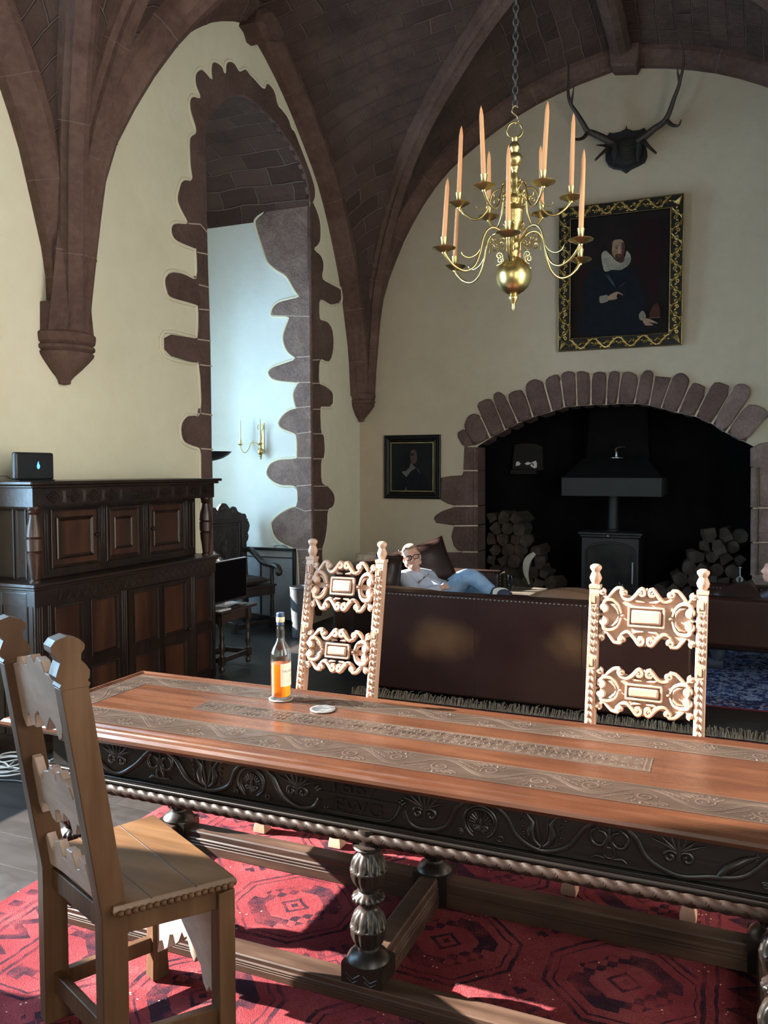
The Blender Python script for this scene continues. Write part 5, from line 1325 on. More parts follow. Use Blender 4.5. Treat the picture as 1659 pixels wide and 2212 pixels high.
MB().lathe([(r*K,zc_(y)-ZB) for y,r in prof],36).build('baluster',M['brass'],ch,smooth=45)
m=MB(); m.tube([(17*K*math.cos(a)*RT.x,17*K*math.cos(a)*RT.y,zc_(282)-ZB+17*K*math.sin(a)) for a in [2*PI*k/28 for k in range(28)]],.0055,10,closed=True); m.build('ring',M['brass_dark'],ch,smooth=60)
m=MB(); hk=[(0,268),(7,262),(6,254),(0,248),(-6,242),(-5,233),(2,229),(7,233)]
m.tube(catmull([(a*K*RT.x,a*K*RT.y,zc_(b)-ZB) for a,b in hk],5),.0042,8); m.build('hook',M['brass_dark'],ch,smooth=60)
M['iron']=simple('dark_iron_chain',(.035,.033,.032),.5,.5,c2=(.07,.065,.06),scale=60)
m=MB(); z=zc_(233)-ZB; k=0
while z+ZB<5.95:
    pts=[]
    for j in range(12):
        a=2*PI*j/12; x=.0125*math.cos(a); zz=.021*math.sin(a)*1.0
        pts.append((x*(RT.x if k%2==0 else FH.x),x*(RT.y if k%2==0 else FH.y),z+.021+zz))
    m.tube(pts,.0042,6,closed=True); z+=.0345; k+=1
m.build('chain',M['iron'],ch,smooth=60)
M['wax']=simple('peach_wax',(.66,.29,.12),.45,c2=(.70,.34,.155),scale=2)
CUPS=[]
def arm(phase,Rr,zcup,tier):
    a=R(phase); d=RT*math.cos(a)+FH*math.sin(a); side=Vector((-d.y,d.x,0))
    f=lambda r,z,s=0:d*r+side*s+Vector((0,0,zcup+z))
    m=MB()
    if tier==0:
        P=[f(.030,.075),f(.055,.105),f(.085,.135),f(.125,.145),f(.160,.120),f(.180,.070),f(.195,.005),f(.225,-.060),f(.275,-.088),f(.330,-.072),f(.372,-.035),f(.395,.0)]
        rr=[.006]*8+[.0065,.0075,.009,.0105]
    else:
        P=[f(.028,.04),f(.05,.065),f(.08,.08),f(.11,.065),f(.125,.03),f(.14,-.02),f(.175,-.062),f(.215,-.068),f(.255,-.045),f(.278,-.02),f(.292,.0)]
        rr=[.0055]*7+[.006,.0075,.009,.0105]
    c=catmull(P,5); n=len(c); r2=[rr[min(len(rr)-1,int(k*(len(rr)-1)/(n-1)))] for k in range(n)]
    m.tube(c,r2,8)
    def scroll(cr,cz,r,a0,t,sg,tail):
        s=[f(cr+p[0],cz+p[1]) for p in spiral((0,0),.004,r,a0,t,14,sg)]
        if tail: s=s+[f(*q) for q in tail]
        m.tube(s,[.0038]*len(s),6)
    if tier==0:
        scroll(.075,.065,.034,0,1.5,1,[(.04,.03)]); scroll(.125,.075,.030,PI,1.4,-1,[(.16,.05)]); scroll(.085,.0,.022,PI/2,1.4,1,[(.07,-.035),(.10,-.05)]); scroll(.05,.165,.018,PI,1.3,1,[(.075,.14)])
        m.tube(catmull([f(.185,.04),f(.215,.0),f(.255,-.02),f(.29,-.01),f(.30,.012)],4),[.0035]*16+[.002],6)
    else:
        scroll(.062,.03,.024,0,1.4,1,[(.04,.0)]); scroll(.095,.02,.02,PI,1.3,-1,None); scroll(.05,.105,.018,PI,1.3,1,[(.075,.075)])
        m.tube(catmull([f(.128,.02),f(.155,-.012),f(.185,-.02),f(.20,.0)],4),[.003]*12+[.002],6)
    ar=m.build('arm',M['brass'],ch,smooth=60); ar.location=(0,0,-ZB)
    p=f(Rr,0); w=MB(); s=1 if tier==0 else .97
    w.lathe([(.009,-.012),(.012,-.004),(.022,.0),(.034,.004),(.040,.010),(.060*s,.016),(.062*s,.0185),(.060*s,.020),(.034,.0165),(.013,.018),(.012,.024),(.016,.028),(.0145,.032),(.0155,.050),(.0185,.068),(.019,.072),(.015,.072),(.013,.055),(.001,.05)],28,Matrix.Translation(p))
    cu=w.build('drip_pan',M['brass'],ar,smooth=45)
    CUPS.append((Vector((CX,CY,0))+p+Vector((0,0,.0515)),tier,phase))
for k in range(6): arm(257+60*k,.395,zc_(556),0)
for k in range(6): arm(290+60*k,.292,zc_(440),1)
names={257:'front lower',317:'front right lower',377:'right rear lower',437:'rear lower',497:'left rear lower',557:'left lower',290:'front upper',350:'right upper',410:'right rear upper',470:'rear upper',530:'left upper',590:'left front upper'}
LEN={257:.375,317:.40,377:.37,437:.3,497:.36,557:.315,290:.35,350:.39,410:.33,470:.32,530:.365,590:.35}
TILT={257:(.0,0),317:(.025,0),377:(.0,0),437:(0,0),497:(.05,0),557:(.06,0),290:(.05,0),350:(.02,0),410:(-.03,0),470:(0,0),530:(.035,0),590:(-.045,0)}
WHERE={257:'at the front of the lower tier, nearest the viewer',317:'at the right front of the lower tier',377:'at the far right of the lower tier, half behind another',437:'at the back of the lower tier behind the baluster',497:'at the left rear of the lower tier, hanging lowest',557:'at the far left of the lower tier',290:'at the front of the upper tier, its tip highest',350:'at the far right of the upper tier',410:'at the right rear of the upper tier',470:'at the back of the upper tier behind the stem',530:'at the far left of the upper tier',590:'at the left front of the upper tier'}
for p,tier,ph in CUPS:
    Lc=LEN[ph]; c=MB().lathe([(.0125,0),(.0125,.02),(.0115,Lc*.6),(.0105,Lc*.88),(.006,Lc*.97),(.002,Lc),(.0012,Lc+.006)],16)
    o=c.build('chandelier_candle',M['wax'],None,smooth=50); o.location=p
    t=TILT[ph][0]; ax=FH; o.rotation_euler=Quaternion(ax,t).to_euler()
    tag(o,'tall peach candle '+WHERE[ph],'candle','chandelier candles')

# ---- stag antlers on a black shield
at=thing('antler_trophy','dark stag antlers mounted on a black shield high on the end wall','trophy',ony(1352,375,YB))
def A7(x,y,Y=YB): return ony(1200+x/5.53,70+y/5.53,Y)
M['shield']=simple('black_shield_wood',(.004,.0045,.0065),.55)
sh=[(850,1118),(862,1165),(880,1168),(930,1185),(1010,1175),(1060,1150),(1110,1200),(1075,1340),(1095,1420),(1100,1490),(1070,1560),(1000,1600),(910,1640),(845,1690),(780,1650),(700,1640),(640,1610),(600,1540),(600,1450),(635,1330),(610,1255),(650,1205),(690,1215),(780,1195),(838,1165)]
poly=[(p.x,p.z) for p in (A7(x,y) for x,y in sh)]
MB().prism(poly,lambda u,v,d:Vector((u,YB-d,v)),.002,.035,bev=.010).build('shield',M['shield'],at,world=True,smooth=30)
M['antler']=wood('dark_antler',(.014,.009,.007),(.028,.018,.014),(.055,.036,.026),'z',.5,9,.5)
M['hide']=simple('grey_black_hide',(.008,.008,.0075),.9,c2=(.02,.0195,.0175),scale=9,bmp=.7,bdist=.01)
def ant(px,r0,r1,y0,y1):
    n=len(px); P=[A7(x,y,y0+(y1-y0)*k/(n-1)) for k,(x,y) in enumerate(px)]
    c=catmull(P,5); m_=len(c); return c,[r0+(r1-r0)*(k/(m_-1))**.8 for k in range(m_)]
for nm,segs in (('left',[([(700,1330),(560,1255),(450,1205),(385,1180),(330,1090),(270,990),(210,900),(168,820),(150,700),(155,560),(155,370)],.042,.010,9.05,8.80),([(640,1370),(550,1450),(475,1525)],.024,.010,9.0,8.80),([(600,1352),(550,1348),(492,1345)],.018,.006,9.0,8.75),([(385,1195),(330,1260),(260,1278),(212,1255),(195,1205)],.024,.007,8.97,8.72),([(182,850),(203,760),(218,655)],.020,.005,8.89,8.75)]),
                ('right',[([(975,1310),(1090,1225),(1180,1150),(1270,1090),(1330,1020),(1380,900),(1420,780),(1470,650),(1490,560),(1520,440),(1530,300),(1510,180),(1462,68)],.042,.006,9.05,8.72),([(1330,1060),(1400,1110),(1470,1110),(1500,1045)],.026,.006,8.94,8.72),([(1050,1300),(1120,1370),(1200,1442)],.026,.011,9.0,8.80),([(1485,580),(1462,500),(1455,410)],.020,.005,8.85,8.75)])):
    m=MB()
    for px,r0,r1,y0,y1 in segs:
        c,rr=ant(px,r0,r1,y0,y1); m.tube(c,rr,9)
    m.build('antler',M['antler'],at,world=True,smooth=60)
m=MB(); c=A7(850,1420,9.08); m.ball(c,(.155,.10,.145),18,12)
for k in range(7): 
    m.tube(catmull([A7(720+k*8,1330+k*30,9.0),A7(850,1380+k*28,8.965),A7(985-k*8,1330+k*30,9.0)],5),.014,6)
m.build('mount',M['hide'],at,world=True,smooth=70)
for P in ([(705,1330),(715,1420),(705,1520),(690,1580)],[(1000,1340),(985,1430),(985,1540)]):
    m=MB(); c=catmull([A7(x,y,8.95) for x,y in P],5); m.tube(c,[.030-.018*k/(len(c)-1) for k in range(len(c))],8); m.build('hanging_strap',M['hide'],at,world=True,smooth=60)

# ---- large portrait in a gilt scroll frame
M['gilt']=metal('worn_gilt',(.50,.37,.15),.38,(.30,.21,.08))
M['frame_black']=simple('ebonised_frame',(.005,.005,.0055),.45,spec=.25)
def paint(n,c,c2=None,sc=14,rough=.75): return simple('oil_'+n,c,rough,c2=c2 or tuple(x*1.35 for x in c),scale=sc,bmp=.1,spec=.12)
PX0,PX1,PZ0,PZ1=-1.775,-.492,2.992,4.525
pw,ph=PX1-PX0,PZ1-PZ0
po=thing('gilt_framed_portrait','large dark portrait of a man in a white ruff in a pierced gilt frame','painting',((PX0+PX1)/2,YB-.012,PZ0)); po.rotation_euler=(R(2.0),0,0)
fw=.135
m=MB()
hx=pw/2
for q in ((-hx,hx,0,fw),(-hx,hx,ph-fw,ph),(-hx,-hx+fw,fw,ph-fw),(hx-fw,hx,fw,ph-fw)): m.box(q[0],q[1],-.045,0,q[2],q[3])
fm=m.build('frame',M['frame_black'],po,bevel=.004)
m=MB()
for i,r_ in ((0.004,.008),(fw-.006,.008)):
    m.tube([(-hx+i,-.048,i),(hx-i,-.048,i),(hx-i,-.048,ph-i),(-hx+i,-.048,ph-i)],r_,6,closed=True)
m.build('gilt_fillet',M['gilt'],fm,smooth=50)
m=MB(); Yg=-.052
def gt(P,r): m.tube([(a,Yg,b) for a,b in P],r,6,sq=(Vector((0,1,0)),1.3))
def side_scroll(p0,p1,n):
    p0,p1=Vector((*p0,0)),Vector((*p1,0)); t=(p1-p0).normalized(); w=Vector((-t.y,t.x,0)); Ls=(p1-p0).length; a=fw*.36
    for k in range(n):
        u0=Ls*k/n; L_=Ls/n; sg=1 if k%2==0 else -1
        Q=lambda u,v:tuple((p0+t*(u0+u)+w*v*sg)[:2])
        gt([Q(L_*j/10,a*math.cos(PI*j/10)) for j in range(11)],[.008]+[.013]*9+[.008])
        gt([Q(L_*.55+p[0],a*.05+p[1]) for p in spiral((0,0),.005,a*.62,PI*.9,1.1,14,-1)],.0095)
        gt([Q(L_*.1+p[0],-a*.25+p[1]) for p in spiral((0,0),.004,a*.45,0,1.2,12,1)],.0085)
        for (uu,vv,du,dv) in ((.15,.75,.03,.018),(.3,.2,.028,-.022),(.8,-.25,.03,.02),(.92,-.8,-.02,-.01),(.5,-.75,.03,-.012)):
            p=Q(L_*uu,a*vv); q_=Q(L_*uu+du,a*vv+dv); gt([p,((p[0]+q_[0])/2,(p[1]+q_[1])/2),q_],[.006,.0145,.003])
h=fw/2
side_scroll((-hx+fw*.9,h),(hx-fw*.9,h),8); side_scroll((-hx+fw*.9,ph-h),(hx-fw*.9,ph-h),8)
side_scroll((-hx+h,fw*.9),(-hx+h,ph-fw*.9),10); side_scroll((hx-h,fw*.9),(hx-h,ph-fw*.9),10)
for sx in (-1,1):
    for cz in (h,ph-h):
        x=sx*(hx-h)
        for k in range(5):
            a=R(20+k*17.5); dx=-sx*math.cos(a)*.08; dz=(1 if cz<ph/2 else -1)*math.sin(a)*.08
            gt([(x+sx*.045,cz-(dz/abs(dz))*.045),(x+sx*.02+dx*.45,cz+dz*.45),(x+sx*.03+dx,cz-(dz/abs(dz))*.03+dz)],[.006,.012,.003])
m.build('gilt_scrollwork',M['gilt'],fm,smooth=60)
m=MB(); m.box(-hx+fw-.01,hx-fw+.01,-.014,-.004,fw-.01,ph-fw+.01); cv=m.build('canvas',paint('ground',(.007,.0055,.0055),(.013,.009,.009),4),po)
lay=[0]
def shape(pts,mat,name,smooth_=True):
    """paint shape; points in pixels of the picture seen at 1250..1450 x 440..740 (x7.375)"""
    lay[0]+=1; d=.0145+.0004*lay[0]
    Q=[]
    for x,y in pts:
        p=ony(1250+x/7.375,440+y/7.375,YB-.03); Q.append(((p.x-po.location.x),(p.z-po.location.z)))
    if smooth_: Q=[(p.x,p.y) for p in catmull([(a,b,0) for a,b in Q],4,True)]
    mb=MB().prism(Q,lambda u,v,dd:Vector((u,-dd,v)),d-.0002,d); return mb.build(name,mat,cv,smooth=0)
shape([(860,330),(1120,260),(1340,220),(1400,600),(1330,1050),(1270,1500),(1180,1560),(1040,1620),(960,1300),(900,900)],paint('curtain',(.016,.0042,.005),(.009,.0045,.005),5),'curtain',False)
shape([(20,1080),(150,1080),(120,1500),(30,1600)],paint('curtain_left',(.016,.004,.005)),'curtain_left')
shape([(390,1010),(200,1090),(90,1220),(60,1500),(90,1700),(60,2080),(1000,2080),(1060,1800),(1080,1640),(1000,1300),(940,1110),(800,1010),(600,1060)],paint('doublet',(.0045,.0055,.0085),(.007,.008,.012)),'doublet')
shape([(440,780),(470,640),(560,575),(680,560),(770,640),(760,760),(700,880),(520,880),(430,800)],paint('hair',(.012,.008,.007)),'hair')
shape([(370,830),(430,760),(520,830),(640,940),(740,860),(770,760),(830,830),(830,930),(770,1010),(660,1065),(540,1060),(430,1090),(390,1000)],paint('ruff',(.20,.185,.15),(.28,.26,.21),40),'ruff')
pl=paint('ruff_pleat',(.05,.045,.04))
for k in range(26):
    a=R(-20-220*k/25) if False else R(170+200*k/25)
    cx_,cy_=615,905
    r0,r1=105,205
    x0,y0=cx_+r0*math.cos(a),cy_-r0*.72*math.sin(a); x1,y1=cx_+r1*1.04*math.cos(a),cy_-r1*.76*math.sin(a)
    if y1<790: continue
    px_,py_=-(y1-y0),(x1-x0); l_=math.hypot(px_,py_); px_,py_=px_/l_*3.2,py_/l_*3.2
    shape([(x0,y0),(x1+px_,y1+py_),(x1-px_,y1-py_)],pl,'ruff_pleat',False)
shape([(545,690),(560,610),(640,585),(710,600),(740,680),(735,790),(700,880),(640,910),(580,870),(540,800)],paint('face',(.185,.115,.075),(.235,.155,.105)),'face')
shape([(690,640),(735,640),(742,760),(710,870),(690,800),(700,720)],paint('face_side',(.06,.028,.022)),'face_side')
shape([(590,830),(660,815),(730,835),(725,930),(660,955),(605,900)],paint('beard',(.045,.022,.014)),'beard')
shape([(605,845),(655,838),(690,850),(650,858)],paint('lips',(.12,.04,.035)),'lips')
for ex in (610,700): 
    shape([(ex-30,700),(ex,680),(ex+30,694),(ex,690)],paint('brow',(.02,.012,.01)),'brow'); shape([(ex-22,722),(ex,712),(ex+22,720),(ex,730)],paint('eye',(.018,.012,.01)),'eye')
shape([(655,700),(672,780),(660,800),(638,792)],paint('nose_light',(.27,.19,.13)),'nose')
shape([(340,1490),(400,1470),(465,1465),(480,1550),(400,1585),(345,1580)],paint('cuff',(.15,.135,.11)),'cuff')
shape([(470,1490),(540,1440),(620,1410),(690,1440),(710,1470),(640,1440),(610,1480),(620,1520),(540,1540),(480,1540)],paint('hand',(.20,.13,.09)),'hand')
shape([(960,1790),(1000,1720),(1040,1720),(1075,1800),(1040,1850),(990,1860)],paint('cuff',(.15,.135,.11)),'cuff')
shape([(1020,1850),(1090,1830),(1180,1860),(1265,1910),(1200,1905),(1120,1890),(1195,1935),(1120,1945),(1060,1935)],paint('hand',(.20,.13,.09)),'hand')
for a,b,c_,d in ((430,1130,580,1340),(460,1120,600,1350),(760,1250,640,1350)): shape([(a,b),((a+c_)/2+12,(b+d)/2),(c_,d),((a+c_)/2-6,(b+d)/2)],paint('ribbon',(.035,.06,.085)),'ribbon')
shape([(1130,1820),(1180,1640),(1270,1600),(1300,1800)],paint('still_life',(.035,.014,.010)),'still_life'); shape([(1140,1815),(1290,1808),(1290,1826),(1140,1830)],paint('still_life_edge',(.07,.04,.03)),'still_life_edge')
# ---- small portrait in an ebonised frame
SX0,SX1,SZ0,SZ1=-3.865,-3.148,1.345,2.105
sp=thing('black_framed_portrait','small dark portrait with a pale collar in a black frame left of the hearth','painting',((SX0+SX1)/2,YB-.004,SZ0))
sw,sh_=(SX1-SX0),(SZ1-SZ0); hx2=sw/2
def rframe(st,mat,name,par):
    vs=[]
    for i,d in st: vs+=[(-hx2+i,-d,i),(hx2-i,-d,i),(hx2-i,-d,sh_-i),(-hx2+i,-d,sh_-i)]
    n=len(st); return MB().add(vs,[(i*4+k,i*4+(k+1)%4,(i+1)*4+(k+1)%4,(i+1)*4+k) for i in range(n-1) for k in range(4)]).build(name,mat,par,smooth=25)
fr2=rframe([(0,0),(0,.028),(.010,.034),(.018,.030),(.022,.04),(.034,.042),(.045,.03),(.06,.022),(.075,.028),(.085,.02),(.09,.008)],M['frame_black'],'frame',sp)
rframe([(.084,.018),(.088,.023),(.095,.023),(.098,.008)],M['gilt'],'gilt_slip',fr2)
cv=MB().box(-hx2+.09,hx2-.09,-.010,-.002,.09,sh_-.09).build('canvas',paint('dark_ground',(.007,.0085,.010),(.011,.013,.0145),3),sp)
lay[0]=0
def shape2(pts,mat,name,sm=True):
    lay[0]+=1; d=.0105+.0004*lay[0]; Q=[]
    for x,y in pts:
        p=ony(820+x/11.06,930+y/11.06,YB-.012); Q.append((p.x-sp.location.x,p.z-sp.location.z))
    if sm: Q=[(p.x,p.y) for p in catmull([(a,b,0) for a,b in Q],4,True)]
    MB().prism(Q,lambda u,v,dd:Vector((u,-dd,v)),d-.0002,d).build(name,mat,cv,smooth=0)
shape2([(500,1000),(700,950),(900,940),(1050,1040),(1200,1300),(1210,1440),(420,1440),(430,1200)],paint('coat',(.005,.006,.008)),'coat')
shape2([(700,640),(720,500),(820,430),(930,480),(960,640),(930,780),(860,850),(760,800)],paint('dark_hair',(.009,.009,.009)),'hair')
shape2([(740,520),(800,460),(860,480),(895,580),(890,700),(850,790),(780,780),(740,680)],paint('dim_face',(.055,.040,.032)),'face')
shape2([(740,540),(790,550),(825,570),(800,600),(745,590)],paint('eye_shadow',(.014,.010,.009)),'eye_shadow')
shape2([(750,770),(800,820),(860,880),(840,920),(760,960),(645,1115),(590,1060),(525,985),(640,960),(720,880)],paint('collar',(.075,.075,.070)),'collar',False)
shape2([(860,880),(930,940),(990,1040),(920,970)],paint('collar_edge',(.05,.055,.06)),'collar_edge',False)
shape2([(640,1330),(660,1440),(600,1440)],paint('shirt_gap',(.055,.055,.052)),'shirt_gap',False)
# ================================================================ HEARTH, SOFAS, PEOPLE
M['stove']=simple('grey_black_stove_iron',(.007,.0078,.0095),.55,.1,c2=(.012,.0135,.016),scale=20)
M['stove_glass']=simple('smoked_stove_glass',(.012,.012,.013),.15,c2=(.035,.032,.03),scale=4)
st=thing('wood_stove','black cast-iron wood stove with an arched glass door inside the great hearth','stove',(-1.24,9.72,0))
w,d=.335,.22
m=MB(); m.box(-w+.02,w-.02,-d+.02,d,.09,.93); m.build('body',M['stove'],st,bevel=.012)
m=MB(); m.box(-w-.02,w+.02,-d-.03,d+.02,.955,.985).box(-w,w,-d-.005,d,.925,.955); m.build('top_plate',M['stove'],st,bevel=.008)
m=MB(); m.box(-w,w,-d-.015,d,.09,.30); m.build('ash_door',M['stove'],st,bevel=.008)
arch=[(-.27,.34),(.27,.34),(.27,.76)]+[(.27*math.cos(a),.76+.11*math.sin(a)) for a in [PI*k/12 for k in range(1,12)]]+[(-.27,.76)]
m=MB(); m.prism([(-w+.02,.31),(w-.02,.31),(w-.02,.92),(-w+.02,.92)],lambda u,v,dd:Vector((u,-d+.02-dd,v)),0,.022,bev=.004); dr=m.build('door',M['stove'],st,smooth=30)
m=MB(); m.prism(arch,lambda u,v,dd:Vector((u*.93,-d-.0-dd,v)),0,.006); m.build('door_glass',M['stove_glass'],dr,smooth=0)
m=MB(); m.tube([(a*1.0,-d-.008,b) for a,b in arch],.012,6,closed=True); m.build('door_moulding',M['stove'],dr,smooth=40)
m=MB(); m.tube([(.255,-d-.05,.42),(.255,-d-.05,.66)],.010,8); m.tube([(.255,-d+.0,.45),(.255,-d-.05,.45)],.007,6); m.tube([(.255,-d,.63),(.255,-d-.05,.63)],.007,6); m.build('door_handle',M['guard_mesh'],dr)
m=MB(); m.ball((-.02,-d-.012,.945),(.014,.012,.014),10,7); m.build('badge',M['guard_mesh'],st)
for sx in (-1,1):
    for sy in (-1,1): MB().lathe([(.03,.0),(.022,.05),(.03,.10)],12,Matrix.Translation((sx*.28,sy*.16,0))).build('leg',M['stove'],st)
MB().lathe([(.075,.985),(.075,1.0),(.062,1.01),(.062,1.42),(.001,1.42)],20,Matrix.Translation((0,.05,0))).build('flue_pipe',M['stove'],st,smooth=40)
hd=thing('chimney_canopy','grey-fronted smoke canopy hanging over the wood stove in the hearth','canopy',(-1.235,9.9,1.395))
M['canopy']=simple('grey_painted_steel',(.015,.015,.016),.8,c2=(.020,.020,.021),scale=3)
hx3=.545
m=MB(); m.box(-hx3,hx3,-.46,-.445,0,.207); m.box(-hx3,-hx3+.015,-.445,.5,0,.207); m.box(hx3-.015,hx3,-.445,.5,0,.207); m.build('fascia',M['canopy'],hd,bevel=.003)
m=MB(); m.add([(-hx3,-.44,.207),(hx3,-.44,.207),(hx3,.5,.207),(-hx3,.5,.207),(-.36,-.12,.43),(.36,-.12,.43),(.36,.5,.43),(-.36,.5,.43),(-.3,.1,1.5),(.3,.1,1.5),(.3,.5,1.5),(-.3,.5,1.5),(-.36,.1,.43),(.36,.1,.43)],[(0,1,5,4),(1,2,6,5),(2,3,7,6),(3,0,4,7),(4,5,13,12),(12,13,9,8),(13,6,10,9),(6,7,11,10),(7,12,8,11),(8,9,10,11)]); m.build('hood',M['soot'],hd,smooth=0)
orn=thing('pewter_ornament','small dark pewter ornament standing on the ledge of the canopy','ornament',(-1.225,9.84,1.8265))
MB().lathe([(.001,0),(.075,0),(.075,.006),(.02,.014),(.012,.05),(.02,.07),(.001,.09)],16).build('foot',M['guard_mesh'],orn)
m=MB(); m.tube(catmull([(0,0,.07),(-.01,0,.10),(.02,0,.125),(.06,0,.13),(.10,0,.125)],4),[.012,.012,.012,.012,.013,.013,.013,.012,.011,.01,.009,.008,.007,.006,.005,.004,.003],8); m.build('figure',M['iron'],orn,smooth=60)
pq=thing('hearth_plaque','dark iron plaque with a white cut-out scroll at the back left of the hearth','plaque',(-2.12,10.5,1.52))
M['iron_rough']=simple('rough_iron',(.008,.008,.0085),.8,.1,c2=(.014,.013,.013),scale=12,bmp=.3)
def A3(x,y,Y=10.40): p=ony(1030+x/4.046,880+y/4.046,Y); return (p.x-pq.location.x,p.z-pq.location.z)
F3=lambda d0:(lambda u,v,d:Vector((u,-.06-d,v)))
MB().prism([A3(*q) for q in ((320,325),(400,312),(500,315),(570,345),(570,550),(300,540))],lambda u,v,d:Vector((u,-d,v)),0.0,.06,bev=.006).build('plate',M['iron_rough'],pq,smooth=0)
M['white_card']=simple('white_painted_card',(.80,.80,.80),.6)
MB().prism([A3(*q) for q in ((412,492),(440,475),(465,485),(510,465),(520,490),(518,525),(500,533),(470,518),(462,508),(470,496),(484,500),(480,512),(492,510),(492,492),(474,486),(452,500),(430,503))],lambda u,v,d:Vector((u,-.06-d,v)),0,.006).build('scroll_cutout',M['white_card'],pq,smooth=0)
MB().prism([A3(*q) for q in ((332,512),(340,475),(358,472),(378,492),(365,508))],lambda u,v,d:Vector((u,-.06-d,v)),0,.006).build('small_cutout',M['white_card'],pq,smooth=0)
m=MB(); a=A3(300,570); b=A3(520,545); m.box(a[0],b[0],-.14,0,a[1]-.02,b[1]); m.build('bracket',M['iron_rough'],pq,bevel=.004)
# ---- log stacks: every log a thing of its own
M['log']=wood('split_firewood',(.016,.0105,.008),(.034,.024,.018),(.066,.048,.036),'y',.9,8,.6)
rs=random.Random(21); LOGM=[]
for v in range(6):
    m=MB(); 
    if v<4:
        n=rs.choice((4,5,6)); poly=[]
        for k in range(n):
            a=2*PI*k/n+rs.uniform(-.25,.25); rr=rs.uniform(.062,.092); poly.append((rr*math.cos(a),rr*math.sin(a)))
    else:
        poly=[(rs.uniform(.072,.082)*math.cos(2*PI*k/12),rs.uniform(.072,.082)*math.sin(2*PI*k/12)) for k in range(12)]
    m.prism(poly,lambda u,w_,d_:Vector((u*(1+.08*math.sin(7*d_)),d_,w_*(1+.06*math.cos(9*d_)))),0,.34,bev=.008)
    me=m.build('firewood_log',M['log'],None,smooth=35); LOGM.append(me)
first=[True]*6
def place_log(x,y,z,label,group):
    v=rs.randrange(6); o=LOGM[v]
    if not first[v]: o=o.copy(); COL.objects.link(o)
    first[v]=False
    o.location=(x,y,z); o.rotation_euler=(rs.uniform(-.10,.10),rs.uniform(0,6.28),rs.uniform(-.28,.28)); s=rs.uniform(.82,1.08); o.scale=(s,rs.uniform(.75,1.1),s)
    tag(o,label,'log',group)
def stack(x0,x1,hf,label,group):
    row=0; z=.085
    while z<1.2:
        x=x0+(.07 if row%2 else 0)
        while x<x1:
            if z<hf(x)+.03: place_log(x+rs.uniform(-.012,.012),9.62+rs.uniform(-.07,.05)-.10*max(0,(x1-x)*0),z+rs.uniform(-.006,.006),label,group)
            x+=.148
        z+=.128; row+=1
stack(-2.66,-1.66,lambda x:1.08-.95*max(0,(x+2.35))/.62 if x>-2.35 else 1.08,'split firewood log in the stack to the left of the stove','logs stacked left of the stove')
stack(-.70,.16,lambda x:.30+.75*min(1,(x+.72)/.55),'split firewood log in the stack to the right of the stove','logs stacked right of the stove')
for v in range(6):
    if first[v]: D.objects.remove(LOGM[v])
bk_=MB(); P=[ony(1155,1195,9.45),ony(1140,1210,9.45),ony(1136,1235,9.44),ony(1143,1262,9.44)]
c=catmull(P,5); bk_.tube(c,[.012+.030*math.sin(PI*min(1,.1+k/(len(c)-1))) for k in range(len(c))],8,sq=(Vector((0,1,0)),.35))
M['pale_bark']=simple('pale_stripped_wood',(.36,.33,.29),.8,c2=(.48,.44,.39),scale=8)
tag(recenter(bk_.build('curved_wood_strip',M['pale_bark'],None,smooth=60)),'pale curved strip of stripped wood leaning on the left log stack','wood strip')
# ---- blue rug
def bluerug():
    m,nt,b=_new('blue_oriental_pile'); tc=N(nt,'ShaderNodeTexCoord'); v=tc.outputs['Object']
    a=noise(nt,v,16,5,.7,1.2); c=noise(nt,v,45,3,.6); vo=N(nt,'ShaderNodeTexVoronoi',i_Scale=9.0); L(nt,v,vo.inputs['Vector'])
    sx=N(nt,'ShaderNodeSeparateXYZ'); L(nt,v,sx.inputs[0]); ay=math_(nt,'ABSOLUTE',sx.outputs[1])
    bandm=math_(nt,'LESS_THAN',math_(nt,'ABSOLUTE',math_(nt,'SUBTRACT',ay,.98)),.10)
    base=ramp(nt,a,[(.42,(.012,.018,.065)),(.5,(.03,.06,.19)),(.56,(.30,.36,.46)),(.64,(.06,.09,.24))])
    col=mixc(nt,bandm,base,ramp(nt,math_(nt,'ADD',math_(nt,'MULTIPLY',a,.6),math_(nt,'MULTIPLY',c,.4)),[(.45,(.01,.014,.05)),(.53,(.025,.04,.15)),(.58,(.35,.30,.25))]))
    edge=math_(nt,'GREATER_THAN',ay,1.115)
    col=mixc(nt,edge,col,(.10,.02,.03))
    L(nt,col,b.inputs['Base Color']); b.inputs['Roughness'].default_value=.95; b.inputs['Specular IOR Level'].default_value=.1; bump(nt,b,c,.6,.006); return m
M['rug_blue']=bluerug()
o=MB().box(-1.75,1.75,-1.13,1.13,0,.010).build('blue_rug',M['rug_blue'],None,bevel=.003); o.location=(-1.25,7.37,.001); tag(o,'blue patterned oriental rug spread before the hearth under the armchairs','rug')
